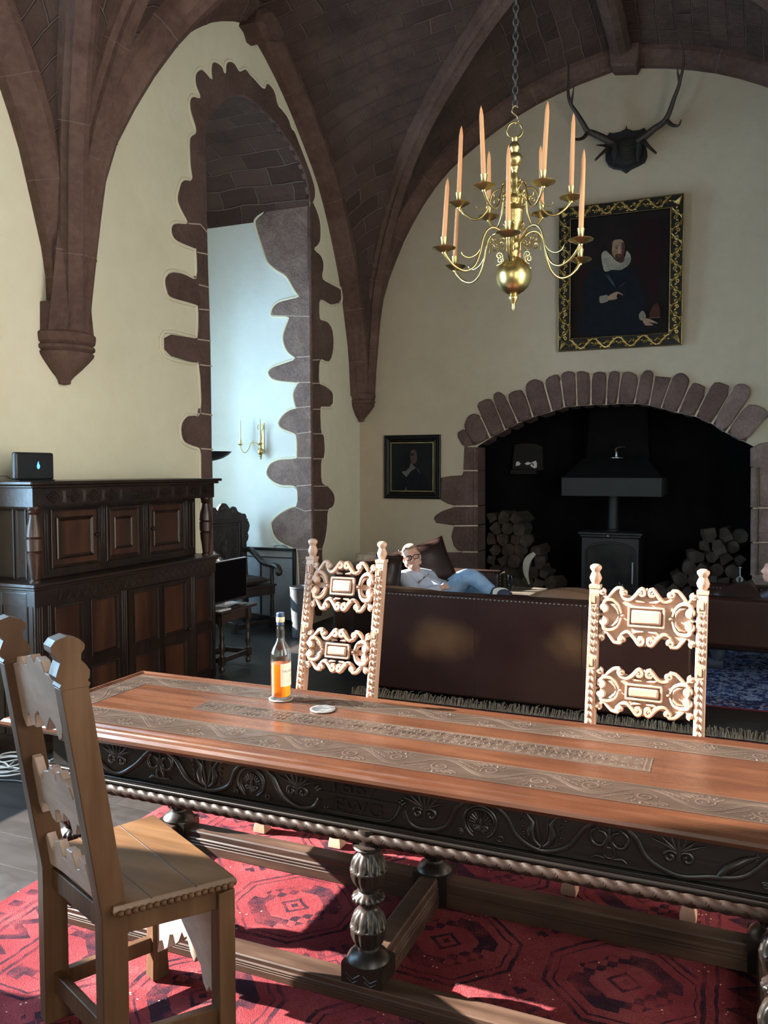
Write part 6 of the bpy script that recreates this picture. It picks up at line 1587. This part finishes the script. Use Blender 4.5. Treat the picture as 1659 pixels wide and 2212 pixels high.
# ---- leather sofas
def leather(name,c1,c2,c3,sc=1.1,rough=.42):
    m,nt,b=_new(name); v=coords(nt); f=noise(nt,v,sc,4,.5); g=noise(nt,v,60,3)
    L(nt,ramp(nt,f,[(.40,c1),(.56,c2),(.70,c3)]),b.inputs['Base Color']); L(nt,math_(nt,'MULTIPLY_ADD',f,.3,rough-.15),b.inputs['Roughness']); b.inputs['Specular IOR Level'].default_value=.20; bump(nt,b,math_(nt,'ADD',g,math_(nt,'MULTIPLY',noise(nt,v,6,3),1.5)),.25,.004); return m
M['leather']=leather('brown_leather',(.020,.0066,.0048),(.030,.0115,.0075),(.085,.040,.019),1.15)
def glow_back():
    m=leather('leather_back_glow',(.020,.0066,.0048),(.028,.0105,.0070),(.036,.0145,.0090),1.4); nt=m.node_tree; b=nt.nodes['Principled BSDF']; v=coords(nt)
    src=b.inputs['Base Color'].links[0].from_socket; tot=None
    for (px,py,rx,rz) in ((950,1385,.34,.20),(1232,1395,.22,.19)):  # two soft pools of reflected light painted into the leather colour
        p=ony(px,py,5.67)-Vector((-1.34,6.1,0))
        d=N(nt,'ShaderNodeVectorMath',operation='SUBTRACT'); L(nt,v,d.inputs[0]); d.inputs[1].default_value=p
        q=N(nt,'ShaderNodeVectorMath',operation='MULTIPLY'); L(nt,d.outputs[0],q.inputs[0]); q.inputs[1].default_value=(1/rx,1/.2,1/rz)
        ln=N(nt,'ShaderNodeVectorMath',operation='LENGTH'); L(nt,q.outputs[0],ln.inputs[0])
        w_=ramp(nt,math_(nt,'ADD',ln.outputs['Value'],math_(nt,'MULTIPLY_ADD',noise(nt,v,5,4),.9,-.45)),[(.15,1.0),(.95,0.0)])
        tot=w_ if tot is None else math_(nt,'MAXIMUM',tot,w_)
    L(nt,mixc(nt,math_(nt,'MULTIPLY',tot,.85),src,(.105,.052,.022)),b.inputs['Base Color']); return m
M['leather_back']=glow_back()
M['leather_dk']=leather('dark_brown_leather',(.018,.010,.009),(.030,.016,.013),(.050,.028,.022),2.5,.36)
M['leather_tan']=leather('tan_leather',(.10,.050,.027),(.15,.078,.042),(.21,.12,.065),2.2)
M['nail']=metal('dull_nailheads',(.22,.19,.15),.4)
def nails(mb,a,b,step,nrm,r=.0075):
    a,b=Vector(a),Vector(b); n=int((b-a).length/step)
    for k in range(n+1): p=a.lerp(b,k/n); mb.ball(p,r,6,4)
def rbox(par,name,mat,x0,x1,y0,y1,z0,z1,bev=.03,seg=3): return MB().box(x0,x1,y0,y1,z0,z1).build(name,mat,par,bevel=bev,seg=seg,smooth=50)
s1=thing('leather_sofa','long brown leather sofa with its back turned to the dining table','sofa',(-1.34,6.1,0))
X0,X1=-1.125,1.13
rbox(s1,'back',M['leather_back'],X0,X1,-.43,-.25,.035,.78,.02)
for s in (X0,X1-.2): rbox(s1,'arm',M['leather'],s,s+.2,-.25,.09,.035,.62,.04)
rbox(s1,'base',M['leather'],X0+.2,X1-.2,-.25,.08,.10,.30,.02)
for k in range(3):
    a=X0+.21+k*(X1-X0-.42)/3; rbox(s1,'seat_cushion',M['leather_dk'],a,a+(X1-X0-.42)/3-.01,-.24,.09,.30,.46,.05,4)
m=MB(); nails(m,(X0+.018,-.432,.06),(X0+.018,-.432,.76),.030,None); nails(m,(X0+.02,-.432,.762),(X1-.02,-.432,.762),.030,None); m.build('nailheads',M['nail'],s1,smooth=60)
for xx in (-.345,.42): MB().box(xx,xx+.004,-.4325,-.428,.04,.77).build('back_seam',M['leather_dk'],s1)
for sx in (X0+.08,X1-.08):
    for sy in (-.36,.04): MB().lathe([(.02,.0),(.03,.035),(.001,.035)],10,Matrix.Translation((sx,sy,.0))).build('foot',M['stool'],s1)
bcs=MB(); 
cushion('sofa_cushion',(.72,.20,.36),M['leather_tan'],(-1.06,5.985,.650),(R(8),0,0),'tan leather back cushion showing above the back of the long sofa')
s2=thing('two_seat_sofa','dark leather two-seat sofa on which the man in the pale shirt reclines','sofa',(-2.55,7.05,.012))
rbox(s2,'back',M['leather_dk'],-.58,-.36,-.80,.80,.04,.86,.05)
rbox(s2,'arm',M['leather_dk'],-.40,.50,-.83,-.62,.04,.655,.05)
rbox(s2,'arm',M['leather_dk'],-.40,.53,.58,.78,.04,.70,.04)
rbox(s2,'base',M['leather_dk'],-.40,.48,-.62,.58,.08,.28,.02)
for a in (-.62,-.02): rbox(s2,'seat_cushion',M['leather_dk'],-.37,.48,a,a+.59,.28,.42,.05,4)
m=MB(); nails(m,(.532,.60,.67),(.532,.60,.10),.028,None); nails(m,(.532,.76,.67),(.532,.76,.10),.028,None); nails(m,(.532,.60,.68),(.532,.76,.68),.028,None); nails(m,(-.36,.578,.675),(.5,.578,.675),.028,None); m.build('nailheads',M['nail'],s2,smooth=60)
m=MB(); m.tube(catmull([(-.40,-.74,.645),(-.1,-.74,.652),(.2,-.74,.645),(.50,-.74,.62)],6),[.04]+[.062]*17+[.045],12); m.build('arm_roll',M['leather_tan'],s2,smooth=60)
for sx in (-.5,.42):
    for sy in (-.72,.68): MB().lathe([(.02,.0),(.03,.04),(.001,.04)],10,Matrix.Translation((sx,sy,0))).build('foot',M['stool'],s2)
p=ony(852,1234,6.66); cushion('sofa_cushion',(.24,.36,.24),M['leather_dk'],(p.x-.065,p.y,p.z-.035),(R(78),R(6),R(22)),'plump dark leather cushion standing at the near arm of the two-seat sofa')
p=ony(930,1212,7.42); cushion('sofa_cushion',(.46,.44,.20),M['leather_dk'],(p.x-.02,p.y,p.z-.03),(R(70),R(-16),R(40)),'big dark leather cushion leaning behind the man on the two-seat sofa')
s3=thing('leather_armchair','dark leather armchair with a nailed reddish arm at the right before the hearth','armchair',(.42,7.52,.012))
rbox(s3,'near_arm',M['leather'],-.72,.50,-.47,-.29,.26,.655,.03)
rbox(s3,'far_arm',M['leather'],-.63,.50,.34,.52,.10,.655,.03)
rbox(s3,'back',M['leather_dk'],.35,.58,-.47,.52,.10,.86,.05)
rbox(s3,'base',M['leather_dk'],-.66,.40,-.30,.36,.20,.30,.02)
rbox(s3,'seat_cushion',M['leather'],-.66,.36,-.29,.34,.30,.44,.05,4)
m=MB(); nails(m,(-.60,.336,.628),(.36,.336,.628),.030,None,.008); m.build('nailheads',M['nail'],s3,smooth=60)
for sx in (-.58,.45):
    for sy in (-.38,.42): MB().lathe([(.016,.0),(.026,.27),(.001,.27)],10,Matrix.Translation((sx,sy,0))).build('leg',M['stool'],s3)
p=ony(1608,1290,7.32); cushion('sofa_cushion',(.36,.34,.16),M['leather_dk'],(p.x-.03,p.y,p.z-.03),(R(38),R(-18),R(20)),'dark leather cushion slumped on the armchair beside the seated person')
# ---- occasional tables, glasses, corkscrew
M['tray']=wood('scuffed_table_top',(.05,.038,.030),(.11,.088,.070),(.22,.19,.16),'x',.4,10,.4)
tt=thing('side_table','low dark side table with a scuffed top at the end of the two-seat sofa','table',(-1.785,7.66,.012))
MB().box(-.19,.19,-.19,.19,.515,.54).build('table_top',M['tray'],tt,bevel=.004)
m=MB(); m.box(-.165,.165,-.165,.165,.42,.515); m.build('apron',M['dk'],tt,bevel=.003)
for sx in (-1,1):
    for sy in (-1,1): MB().box(sx*.15-.02,sx*.15+.02,sy*.15-.02,sy*.15+.02,0,.42).build('leg',M['dk'],tt,bevel=.003)
M['water']=glass('clear_water',(.93,.96,.97))
def tumbler(x,y,z,label,r=.038,h=.155,lvl=.05):
    t=thing('tumbler',label,'glass',(x,y,z))
    MB().lathe([(.001,0),(r*.9,0),(r,h),(r-.0025,h),(r*.9-.003,.010),(.001,.010)],24).build('glass_body',M['glass'],t,smooth=50)
    if lvl: MB().lathe([(.001,.0105),(r*.9-.0035,.0105),(r*.93-.003,lvl),(.001,lvl)],24).build('water',M['water'],t,smooth=50)
p=onz(1098,1276,.552); 
tumbler(p.x+.02,p.y-.02,.553,'tall clear glass of water on the low side table by the man')
ct=thing('coffee_table','low coffee table hidden behind the long sofa holding a second glass','table',(-.62,7.2,.012))
MB().box(-.35,.35,-.25,.25,.42,.45).build('table_top',M['tray'],ct,bevel=.004)
for sx in (-1,1):
    for sy in (-1,1): MB().box(sx*.30-.02,sx*.30+.02,sy*.20-.02,sy*.20+.02,0,.42).build('leg',M['dk'],ct,bevel=.003)
p=ony(1341,1270,7.2); tumbler(p.x,7.2,.463,'short-looking clear glass seen just over the right carved chair',.036,p.z-.463+.045,0)
cw=thing('corkscrew','silver two-handled corkscrew standing in front of the right-hand log stack','corkscrew',ony(1599,1268,8.9))
q=lambda x,y:ony(1459+x/8.295,1180+y/8.295,8.9)-cw.location
cw.location.z=0; 
q=lambda x,y:ony(1459+x/8.295,1180+y/8.295,8.9)-cw.location
for s,P in (('left',[(1150,540),(1095,580),(1110,640),(1125,690),(1125,2200)]),('right',[(1165,540),(1205,580),(1195,640),(1175,690),(1175,2200)])):
    m=MB(); m.tube(catmull([q(x,y) for x,y in P],4),.006,6); m.build('tong_arm',M['guard_mesh'],cw,smooth=60)
m=MB(); m.tube([q(1160,380),q(1160,560)],.007,8); m.ball(q(1162,380),(.016,.016,.010),10,7); m.build('handle',M['guard_mesh'],cw,smooth=60)
cw.name='fire_tongs'; tag(cw,'slim silver fire tongs standing upright before the right-hand log stack','fire tongs')
for v in cw.children: pass
# ---- people
M['skin']=simple('warm_skin',(.56,.30,.22),.5,c2=(.64,.36,.27),scale=20)
M['shirt']=simple('pale_blue_shirt',(.40,.44,.54),.85,c2=(.48,.52,.62),scale=12,bmp=.3,bdist=.01)
M['jeans']=simple('washed_denim',(.17,.29,.46),.9,c2=(.27,.40,.57),scale=14,bmp=.3)
M['grey_hair']=simple('short_sandy_grey_hair',(.24,.16,.105),.8,c2=(.36,.26,.19),scale=60,bmp=.5)
M['auburn']=simple('auburn_hair',(.16,.055,.045),.6,c2=(.24,.09,.075),scale=50,bmp=.5)
M['jacket']=simple('dark_plum_jacket',(.022,.014,.02),.55,c2=(.045,.03,.042),scale=9,bmp=.4)
M['navy']=simple('navy_padded_cloth',(.03,.045,.075),.5,c2=(.06,.085,.13),scale=9)
M['sole']=simple('pale_shoe_sole',(.62,.62,.60),.7); M['shoe']=simple('navy_shoe',(.03,.035,.06),.7)
M['specs']=simple('black_spectacles',(.008,.008,.009),.25); M['eye']=simple('eye_white',(.75,.72,.7),.3); M['pupil']=simple('dark_pupil',(.02,.015,.012),.2); M['teeth']=simple('teeth',(.75,.7,.62),.3); M['lip']=simple('lips',(.42,.15,.12),.5)
def remeshed(mb,name,mat,par,vox,sm=4):
    o=mb.build(name,mat,par,world=True,smooth=180)
    r_=o.modifiers.new('merge','REMESH'); r_.mode='VOXEL'; r_.voxel_size=vox; r_.use_smooth_shade=True
    if sm: s_=o.modifiers.new('soften','SMOOTH'); s_.factor=.5; s_.iterations=sm
    return o
def limb(mb,pts,rs_,n=14):
    c=catmull(pts,5); k=len(c); rr=[]
    for i in range(k):
        u=i/(k-1)*(len(rs_)-1); j=min(int(u),len(rs_)-2); rr.append(rs_[j]+(rs_[j+1]-rs_[j])*(u-j))
    mb.tube(c,rr,n); mb.ball(pts[0],rs_[0],12,8); mb.ball(pts[-1],rs_[-1],12,8)
def hand(mb,w,d,up,s=1.0,thumb=1):
    """palm at w pointing along d, back of the hand towards up; five separate fingers, gently curled"""
    d=d.normalized(); up=(up-d*up.dot(d)).normalized(); sd=d.cross(up)
    c=w+d*.045*s; mb.tube([w,w+d*.03*s,w+d*.085*s],[.024*s,.034*s,.036*s],12,sq=(up,.5))
    for k,(o,l) in enumerate(((-.030,.066),(-.010,.076),(.010,.071),(.029,.056))):
        b=w+d*.080*s+sd*o*s
        mb.tube([b,b+d*l*.4*s-up*.004*s,b+d*l*.75*s-up*.018*s,b+d*l*.95*s-up*.036*s],[.0092*s,.009*s,.0082*s,.007*s],8)
    b=w+d*.022*s-sd*thumb*.026*s; mb.tube([b,b+d*.025*s-sd*thumb*.022*s,b+d*.055*s-sd*thumb*.026*s-up*.012*s],[.012*s,.0105*s,.008*s],8)
def head(mb,c,fwd,up,s=1.0):
    up=up.normalized(); fwd=(fwd-up*fwd.dot(up)).normalized(); rt=fwd.cross(up)
    Hm=Matrix((( rt.x,fwd.x,up.x,c.x),(rt.y,fwd.y,up.y,c.y),(rt.z,fwd.z,up.z,c.z),(0,0,0,1)))@Matrix.Scale(s,4)
    b=lambda p,r,n=16,m=12: mb.ball(p,r,n,m,Hm)
    b((0,-.012,.03),(.076,.094,.086)); b((0,.022,-.03),(.064,.072,.078)); b((0,.045,-.075),(.042,.042,.036)); b((0,.060,-.090),(.022,.020,.018))
    b((0,.070,.028),(.052,.022,.018)); mb.tube([(0,.086,.016),(0,.098,-.008),(0,.108,-.030)],[.008,.011,.014],10,M=Hm); b((-.012,.094,-.034),(.009,.010,.008)); b((.012,.094,-.034),(.009,.010,.008))
    for q in (-1,1):
        b((q*.040,.062,-.028),(.024,.022,.022)); b((q*.079,-.006,-.008),(.010,.020,.034)); b((q*.062,.02,-.055),(.018,.04,.03))
    mb.tube([(-.022,.082,-.060),(0,.091,-.058),(.022,.082,-.060)],[.006,.0075,.006],8,M=Hm); mb.tube([(-.018,.082,-.070),(0,.088,-.072),(.018,.082,-.070)],[.005,.007,.005],8,M=Hm)
    return Hm
mn=thing('person','man in glasses, pale blue shirt and jeans lounging on the sofa with a phone','person',(-2.45,7.0,.435))
def Pm(x,y,Y): return ony(x,y,Y)
hc=Pm(889,1203,6.93); nk=Pm(896,1238,6.99); chs=Pm(906,1262,7.02)-Vector((.04,0,0)); plv=Vector((-2.40,7.03,.52))
RS,LS_=Pm(872,1250,6.86),Pm(926,1248,7.17)
fwd=(CAMP-hc).normalized()+RT*.10+Vector((0,0,-.10)); upv=Vector((0,0,1))-RT*.22
body=MB(); Hm=head(body,hc,fwd,upv,.98)
limb(body,[chs,nk,hc-upv.normalized()*.06],[.07,.058,.052])
limb(body,[plv,(plv+chs)/2+Vector((-.03,0,0)),chs,nk-Vector((0,0,.05))],[.13,.135,.135,.07])
RE,RW_=Pm(908,1283,6.76),Pm(955,1270,6.84); LE,LW=Pm(948,1272,7.22),Pm(962,1262,7.05)
limb(body,[RS,RE,RW_],[.052,.042,.029]); limb(body,[LS_,LE,LW],[.052,.042,.029])
hand(body,RW_,Pm(972,1259,6.86)-RW_,Vector((-.2,-.6,.6)),.95,-1); hand(body,LW,Pm(980,1254,6.95)-LW,Vector((.3,-.3,.9)),.95,1)
RH,LH=plv+Vector((.03,-.10,0)),plv+Vector((.03,.10,0))
RK,RA,RTz=Pm(1010,1248,6.90),Pm(1064,1279,6.84),Pm(1086,1283,6.80)
LK,LA,LTz=Vector((-1.98,7.20,.56)),Vector((-1.86,7.18,.09)),Vector((-1.66,7.16,.055))
limb(body,[RH,RK,RA,RTz],[.088,.058,.04,.034]); limb(body,[LH,LK,LA,LTz],[.088,.058,.04,.034])
bo=remeshed(body,'body',M['skin'],mn,.0055,3)
shm=MB(); limb(shm,[plv+Vector((0,0,.02)),(plv+chs)/2+Vector((-.03,0,0)),chs,nk-Vector((0,0,.035))],[.155,.162,.160,.082]); limb(shm,[RS,RE,RE.lerp(RW_,.75)],[.075,.060,.048]); limb(shm,[LS_,LE,LE.lerp(LW,.75)],[.075,.060,.048])
limb(shm,[RS,(RS+LS_)/2+Vector((0,0,.015)),LS_],[.078,.085,.078])
shm.tube(catmull([nk+Vector((0,0,-.005))+RT*(.066*math.cos(a))+FH*(.066*math.sin(a))+Vector((0,0,-.012*math.sin(a+PI))) for a in [2*PI*k/10 for k in range(10)]],3,True),.016,8,closed=True)
so_=remeshed(shm,'shirt',M['shirt'],mn,.009,3)
cl=MB(); a=nk+fwd.normalized()*.075
cl.prism([(-.015,.02),(-.075,-.005),(-.062,-.065),(-.008,-.04)],lambda u,v,d_:a+RT*u+Vector((0,0,v))+fwd.normalized()*(d_-abs(u)*.3),.0,.006); cl.prism([(.015,.02),(.075,-.005),(.062,-.065),(.008,-.04)],lambda u,v,d_:a+RT*u+Vector((0,0,v))+fwd.normalized()*(d_-abs(u)*.3),.0,.006)
cl.build('collar',M['shirt'],mn,world=True,smooth=40)
jm_=MB(); limb(jm_,[RH,RK,RK.lerp(RA,.88)],[.112,.083,.062]); limb(jm_,[LH,LK,LK.lerp(LA,.9)],[.112,.083,.06]); limb(jm_,[RH,plv,LH],[.12,.13,.12])
remeshed(jm_,'jeans',M['jeans'],mn,.009,4)
for (A_,T_) in ((RA,RTz),(LA,LTz)):
    dd=(T_-A_).normalized(); m=MB(); m.tube([A_-dd*.05,A_+dd*.04,A_+dd*.13,A_+dd*.19],[.042,.050,.046,.028],12); m.ball(A_-dd*.05,.042); sh_o=m.build('shoe',M['shoe'],mn,world=True,smooth=60)
    if A_ is RA:
        nrm=Vector((.82,-.45,-.15)).normalized(); sx_=Vector((.3,.55,.0)).normalized(); ctr=Pm(1079,1284,6.78); up_=nrm.cross(sx_)
        s_=MB(); s_.prism([(p.x,p.y) for p in catmull([(-.07,-.02,0),(-.06,.045,0),(0,.062,0),(.07,.05,0),(.10,.01,0),(.08,-.05,0),(0,-.06,0),(-.055,-.05,0)],3,True)],lambda u,v,d_:ctr+RT*u*.85+Vector((0,0,1))*v*.95+(CAMP-ctr).normalized()*d_,-.03,.006,bev=.005)
        s_.build('shoe_sole',M['sole'],mn,world=True,smooth=40)
hr=MB()
hr.ball((0,-.020,.040),(.081,.096,.086),20,12,Hm); hr.ball((-.066,-.03,.012),(.018,.045,.05),10,8,Hm); hr.ball((.066,-.03,.012),(.018,.045,.05),10,8,Hm); hr.ball((0,.035,.098),(.05,.045,.022),12,8,Hm)
keep=MB(); keep.v=[v for v in hr.v]; Hi=Hm.inverted(); keep.f=[]
for f in hr.f:
    c_=sum((Hi@hr.v[k] for k in f),Vector())/len(f)
    if c_.z>.045+max(0,(c_.y+.03))*.42 or (c_.y<.005 and c_.z>-.045): keep.f.append(f)
keep.build('hair',M['grey_hair'],mn,world=True,smooth=60)
g=MB()
for q in (-1,1):
    g.tube([Hm@Vector((q*.034+.027*math.copysign(abs(math.cos(a))**.6,math.cos(a)),.101-.12*abs(q*.034+.027*math.cos(a))**1.5,.006+.019*math.copysign(abs(math.sin(a))**.6,math.sin(a)))) for a in [2*PI*k/18 for k in range(18)]],.0034,6,closed=True)
    g.tube([Hm@Vector((q*.062,.088,.012)),Hm@Vector((q*.080,.05,.014)),Hm@Vector((q*.083,-.01,.010))],.003,6)
g.tube([Hm@Vector((-.008,.105,.012)),Hm@Vector((.008,.105,.012))],.003,6)
g.build('spectacles',M['specs'],mn,world=True,smooth=60)
for q in (-1,1):
    MB().ball((q*.032,.0745,.003),(.011,.008,.0048),10,8,Hm).build('eye',M['eye'],mn,world=True,smooth=60)
    MB().ball((q*.031,.081,.003),(.0055,.003,.0046),8,6,Hm).build('pupil',M['pupil'],mn,world=True,smooth=60)
m=MB(); m.tube([(-.026,.083,-.058),(-.012,.093,-.066),(.0,.096,-.068),(.012,.093,-.066),(.026,.083,-.058)],[.0015,.004,.0045,.004,.0015],6,M=Hm); m.build('teeth',M['teeth'],mn,world=True,smooth=60)
m=MB(); m.tube([(-.030,.079,-.054),(-.012,.094,-.061),(.012,.094,-.061),(.030,.079,-.054)],[.001,.003,.003,.001],6,M=Hm); m.tube([(-.026,.080,-.062),(-.010,.093,-.074),(.010,.093,-.074),(.026,.080,-.062)],[.001,.004,.004,.001],6,M=Hm); m.build('lips',M['lip'],mn,world=True,smooth=60)
ph_=MB(); c_=Pm(978,1252,6.90); ph_.bar(c_-Vector((.05,.03,.01)),c_+Vector((.05,.02,.04)),.055,.009); tag(recenter(ph_.build('phone',M['specs'],None,bevel=.002)),'small dark phone held in the hands of the man on the sofa','phone')
pw_=thing('person','person with auburn hair in a dark plum jacket at the right edge, in the armchair','person',(.44,7.5,.45))
def Pq(x,y,Y): return ony(x,y,Y)
hc=Pq(1676,1232,7.55); nk=hc+Vector((.03,0,-.15)); chs=nk+Vector((.03,.0,-.17)); plv=Vector((hc.x+.04,7.52,.56))
fw2=Vector((-1,-.15,-.1)); b2=MB(); Hm=head(b2,hc,fw2,Vector((.1,0,1)))
limb(b2,[chs,nk,hc-Vector((0,0,.06))],[.07,.055,.05]); limb(b2,[plv,(plv+chs)/2,chs,nk-Vector((0,0,.05))],[.13,.13,.125,.07])
S1,S2=nk+Vector((.02,-.19,-.06)),nk+Vector((.02,.18,-.06)); E1,E2=Vector((S1.x-.02,7.27,.70)),Vector((S2.x-.06,7.74,.62)); W1,W2=Vector((S1.x-.20,7.36,.62)),Vector((S2.x-.24,7.6,.58))
limb(b2,[S1,E1,W1],[.05,.042,.028]); limb(b2,[S2,E2,W2],[.05,.042,.028]); hand(b2,W1,Vector((-1,.3,-.1)),Vector((0,0,1)),.9,-1); hand(b2,W2,Vector((-1,-.3,-.1)),Vector((0,0,1)),.9,1)
for s,yy in ((-1,7.42),(1,7.62)):
    limb(b2,[Vector((plv.x,yy,.54)),Vector((plv.x-.44,yy,.53)),Vector((plv.x-.47,yy,.10)),Vector((plv.x-.62,yy,.055))],[.085,.057,.04,.033])
remeshed(b2,'body',M['skin'],pw_,.007,3)
j=MB(); limb(j,[plv,(plv+chs)/2,chs,nk-Vector((0,0,.02))],[.155,.155,.15,.085]); limb(j,[S1,E1,W1],[.075,.065,.045]); limb(j,[S2,E2,W2],[.075,.065,.045]); limb(j,[S1,nk-Vector((0,0,.07)),S2],[.077,.085,.077]); remeshed(j,'jacket',M['jacket'],pw_,.011,3)
j=MB()
for yy in (7.42,7.62): limb(j,[Vector((plv.x,yy,.54)),Vector((plv.x-.44,yy,.535)),Vector((plv.x-.47,yy,.13))],[.105,.08,.06])
remeshed(j,'trousers',M['navy'],pw_,.012,3)
for yy in (7.42,7.62): MB().tube([(plv.x-.43,yy,.055),(plv.x-.55,yy,.06),(plv.x-.66,yy,.05)],[.05,.05,.035],12).build('shoe',M['shoe'],pw_,world=True,smooth=60)
hr=MB(); hr.ball((0,-.022,.035),(.086,.102,.092),20,12,Hm); hr.ball((0,-.06,-.05),(.075,.05,.09),16,10,Hm)
for q in (-1,1): hr.ball((q*.078,-.02,-.03),(.022,.05,.08),12,8,Hm)
hr.build('hair',M['auburn'],pw_,world=True,smooth=60)
SKY=9.5; SUN=54.0; EL=27; AZ=11; EXPO=0.0
# ================================================================ LIGHT
wd=D.worlds.new('sky'); SC.world=wd; wd.use_nodes=True; nt=wd.node_tree
bg=nt.nodes['Background']; bg.inputs[1].default_value=SKY
tcw=N(nt,'ShaderNodeTexCoord'); sxw=N(nt,'ShaderNodeSeparateXYZ'); L(nt,tcw.outputs['Generated'],sxw.inputs[0])
L(nt,ramp(nt,math_(nt,'MULTIPLY_ADD',sxw.outputs[0],.5,.5),[(.18,(1.3,2.15,3.0)),(.42,(.98,.93,.84))]),bg.inputs[0])
sun=D.lights.new('sun','SUN'); sun.energy=SUN; sun.angle=R(.6); sun.color=(1,.95,.86)
so=D.objects.new('sun',sun); COL.objects.link(so)
sd=Vector((math.cos(R(EL))*math.cos(R(AZ)),math.cos(R(EL))*math.sin(R(AZ)),-math.sin(R(EL))))
so.rotation_euler=sd.to_track_quat('-Z','Y').to_euler(); so.location=(-9,1,6)
def portal(name,c,w,h,nrm):
    a=D.lights.new(name,'AREA'); a.shape='RECTANGLE'; a.size=w; a.size_y=h; a.energy=1; a.cycles.is_portal=True
    o=D.objects.new(name,a); COL.objects.link(o); o.location=c
    o.rotation_euler=Vector(nrm).to_track_quat('-Z','Z').to_euler()
portal('daylight',(-6.92,6.575,2.175),1.35,2.35,(1,0,0))
portal('daylight',(-4.82,6.93-BAY,2.375),1.9,3.25,(1,0,0))
for a,b,c,d in WR: portal('daylight',(XR+.02,(a+b)/2,(c+d)/2),b-a,d-c,(-1,0,0))
for a,b,c,d in WF: portal('daylight',((a+b)/2,YREAR-.32,(c+d)/2),b-a,d-c,(0,1,0))
vs=SC.view_settings; vs.view_transform='Standard'; vs.look='None'; vs.exposure=EXPO; vs.gamma=1; vs.use_curve_mapping=False
SC.cycles.use_denoising=True; SC.cycles.max_bounces=10; SC.cycles.diffuse_bounces=5; SC.cycles.adaptive_threshold=.02; SC.cycles.transparent_max_bounces=12; SC.cycles.transmission_bounces=8
SC.cycles.caustics_reflective=False; SC.cycles.caustics_refractive=False; SC.cycles.sample_clamp_indirect=6
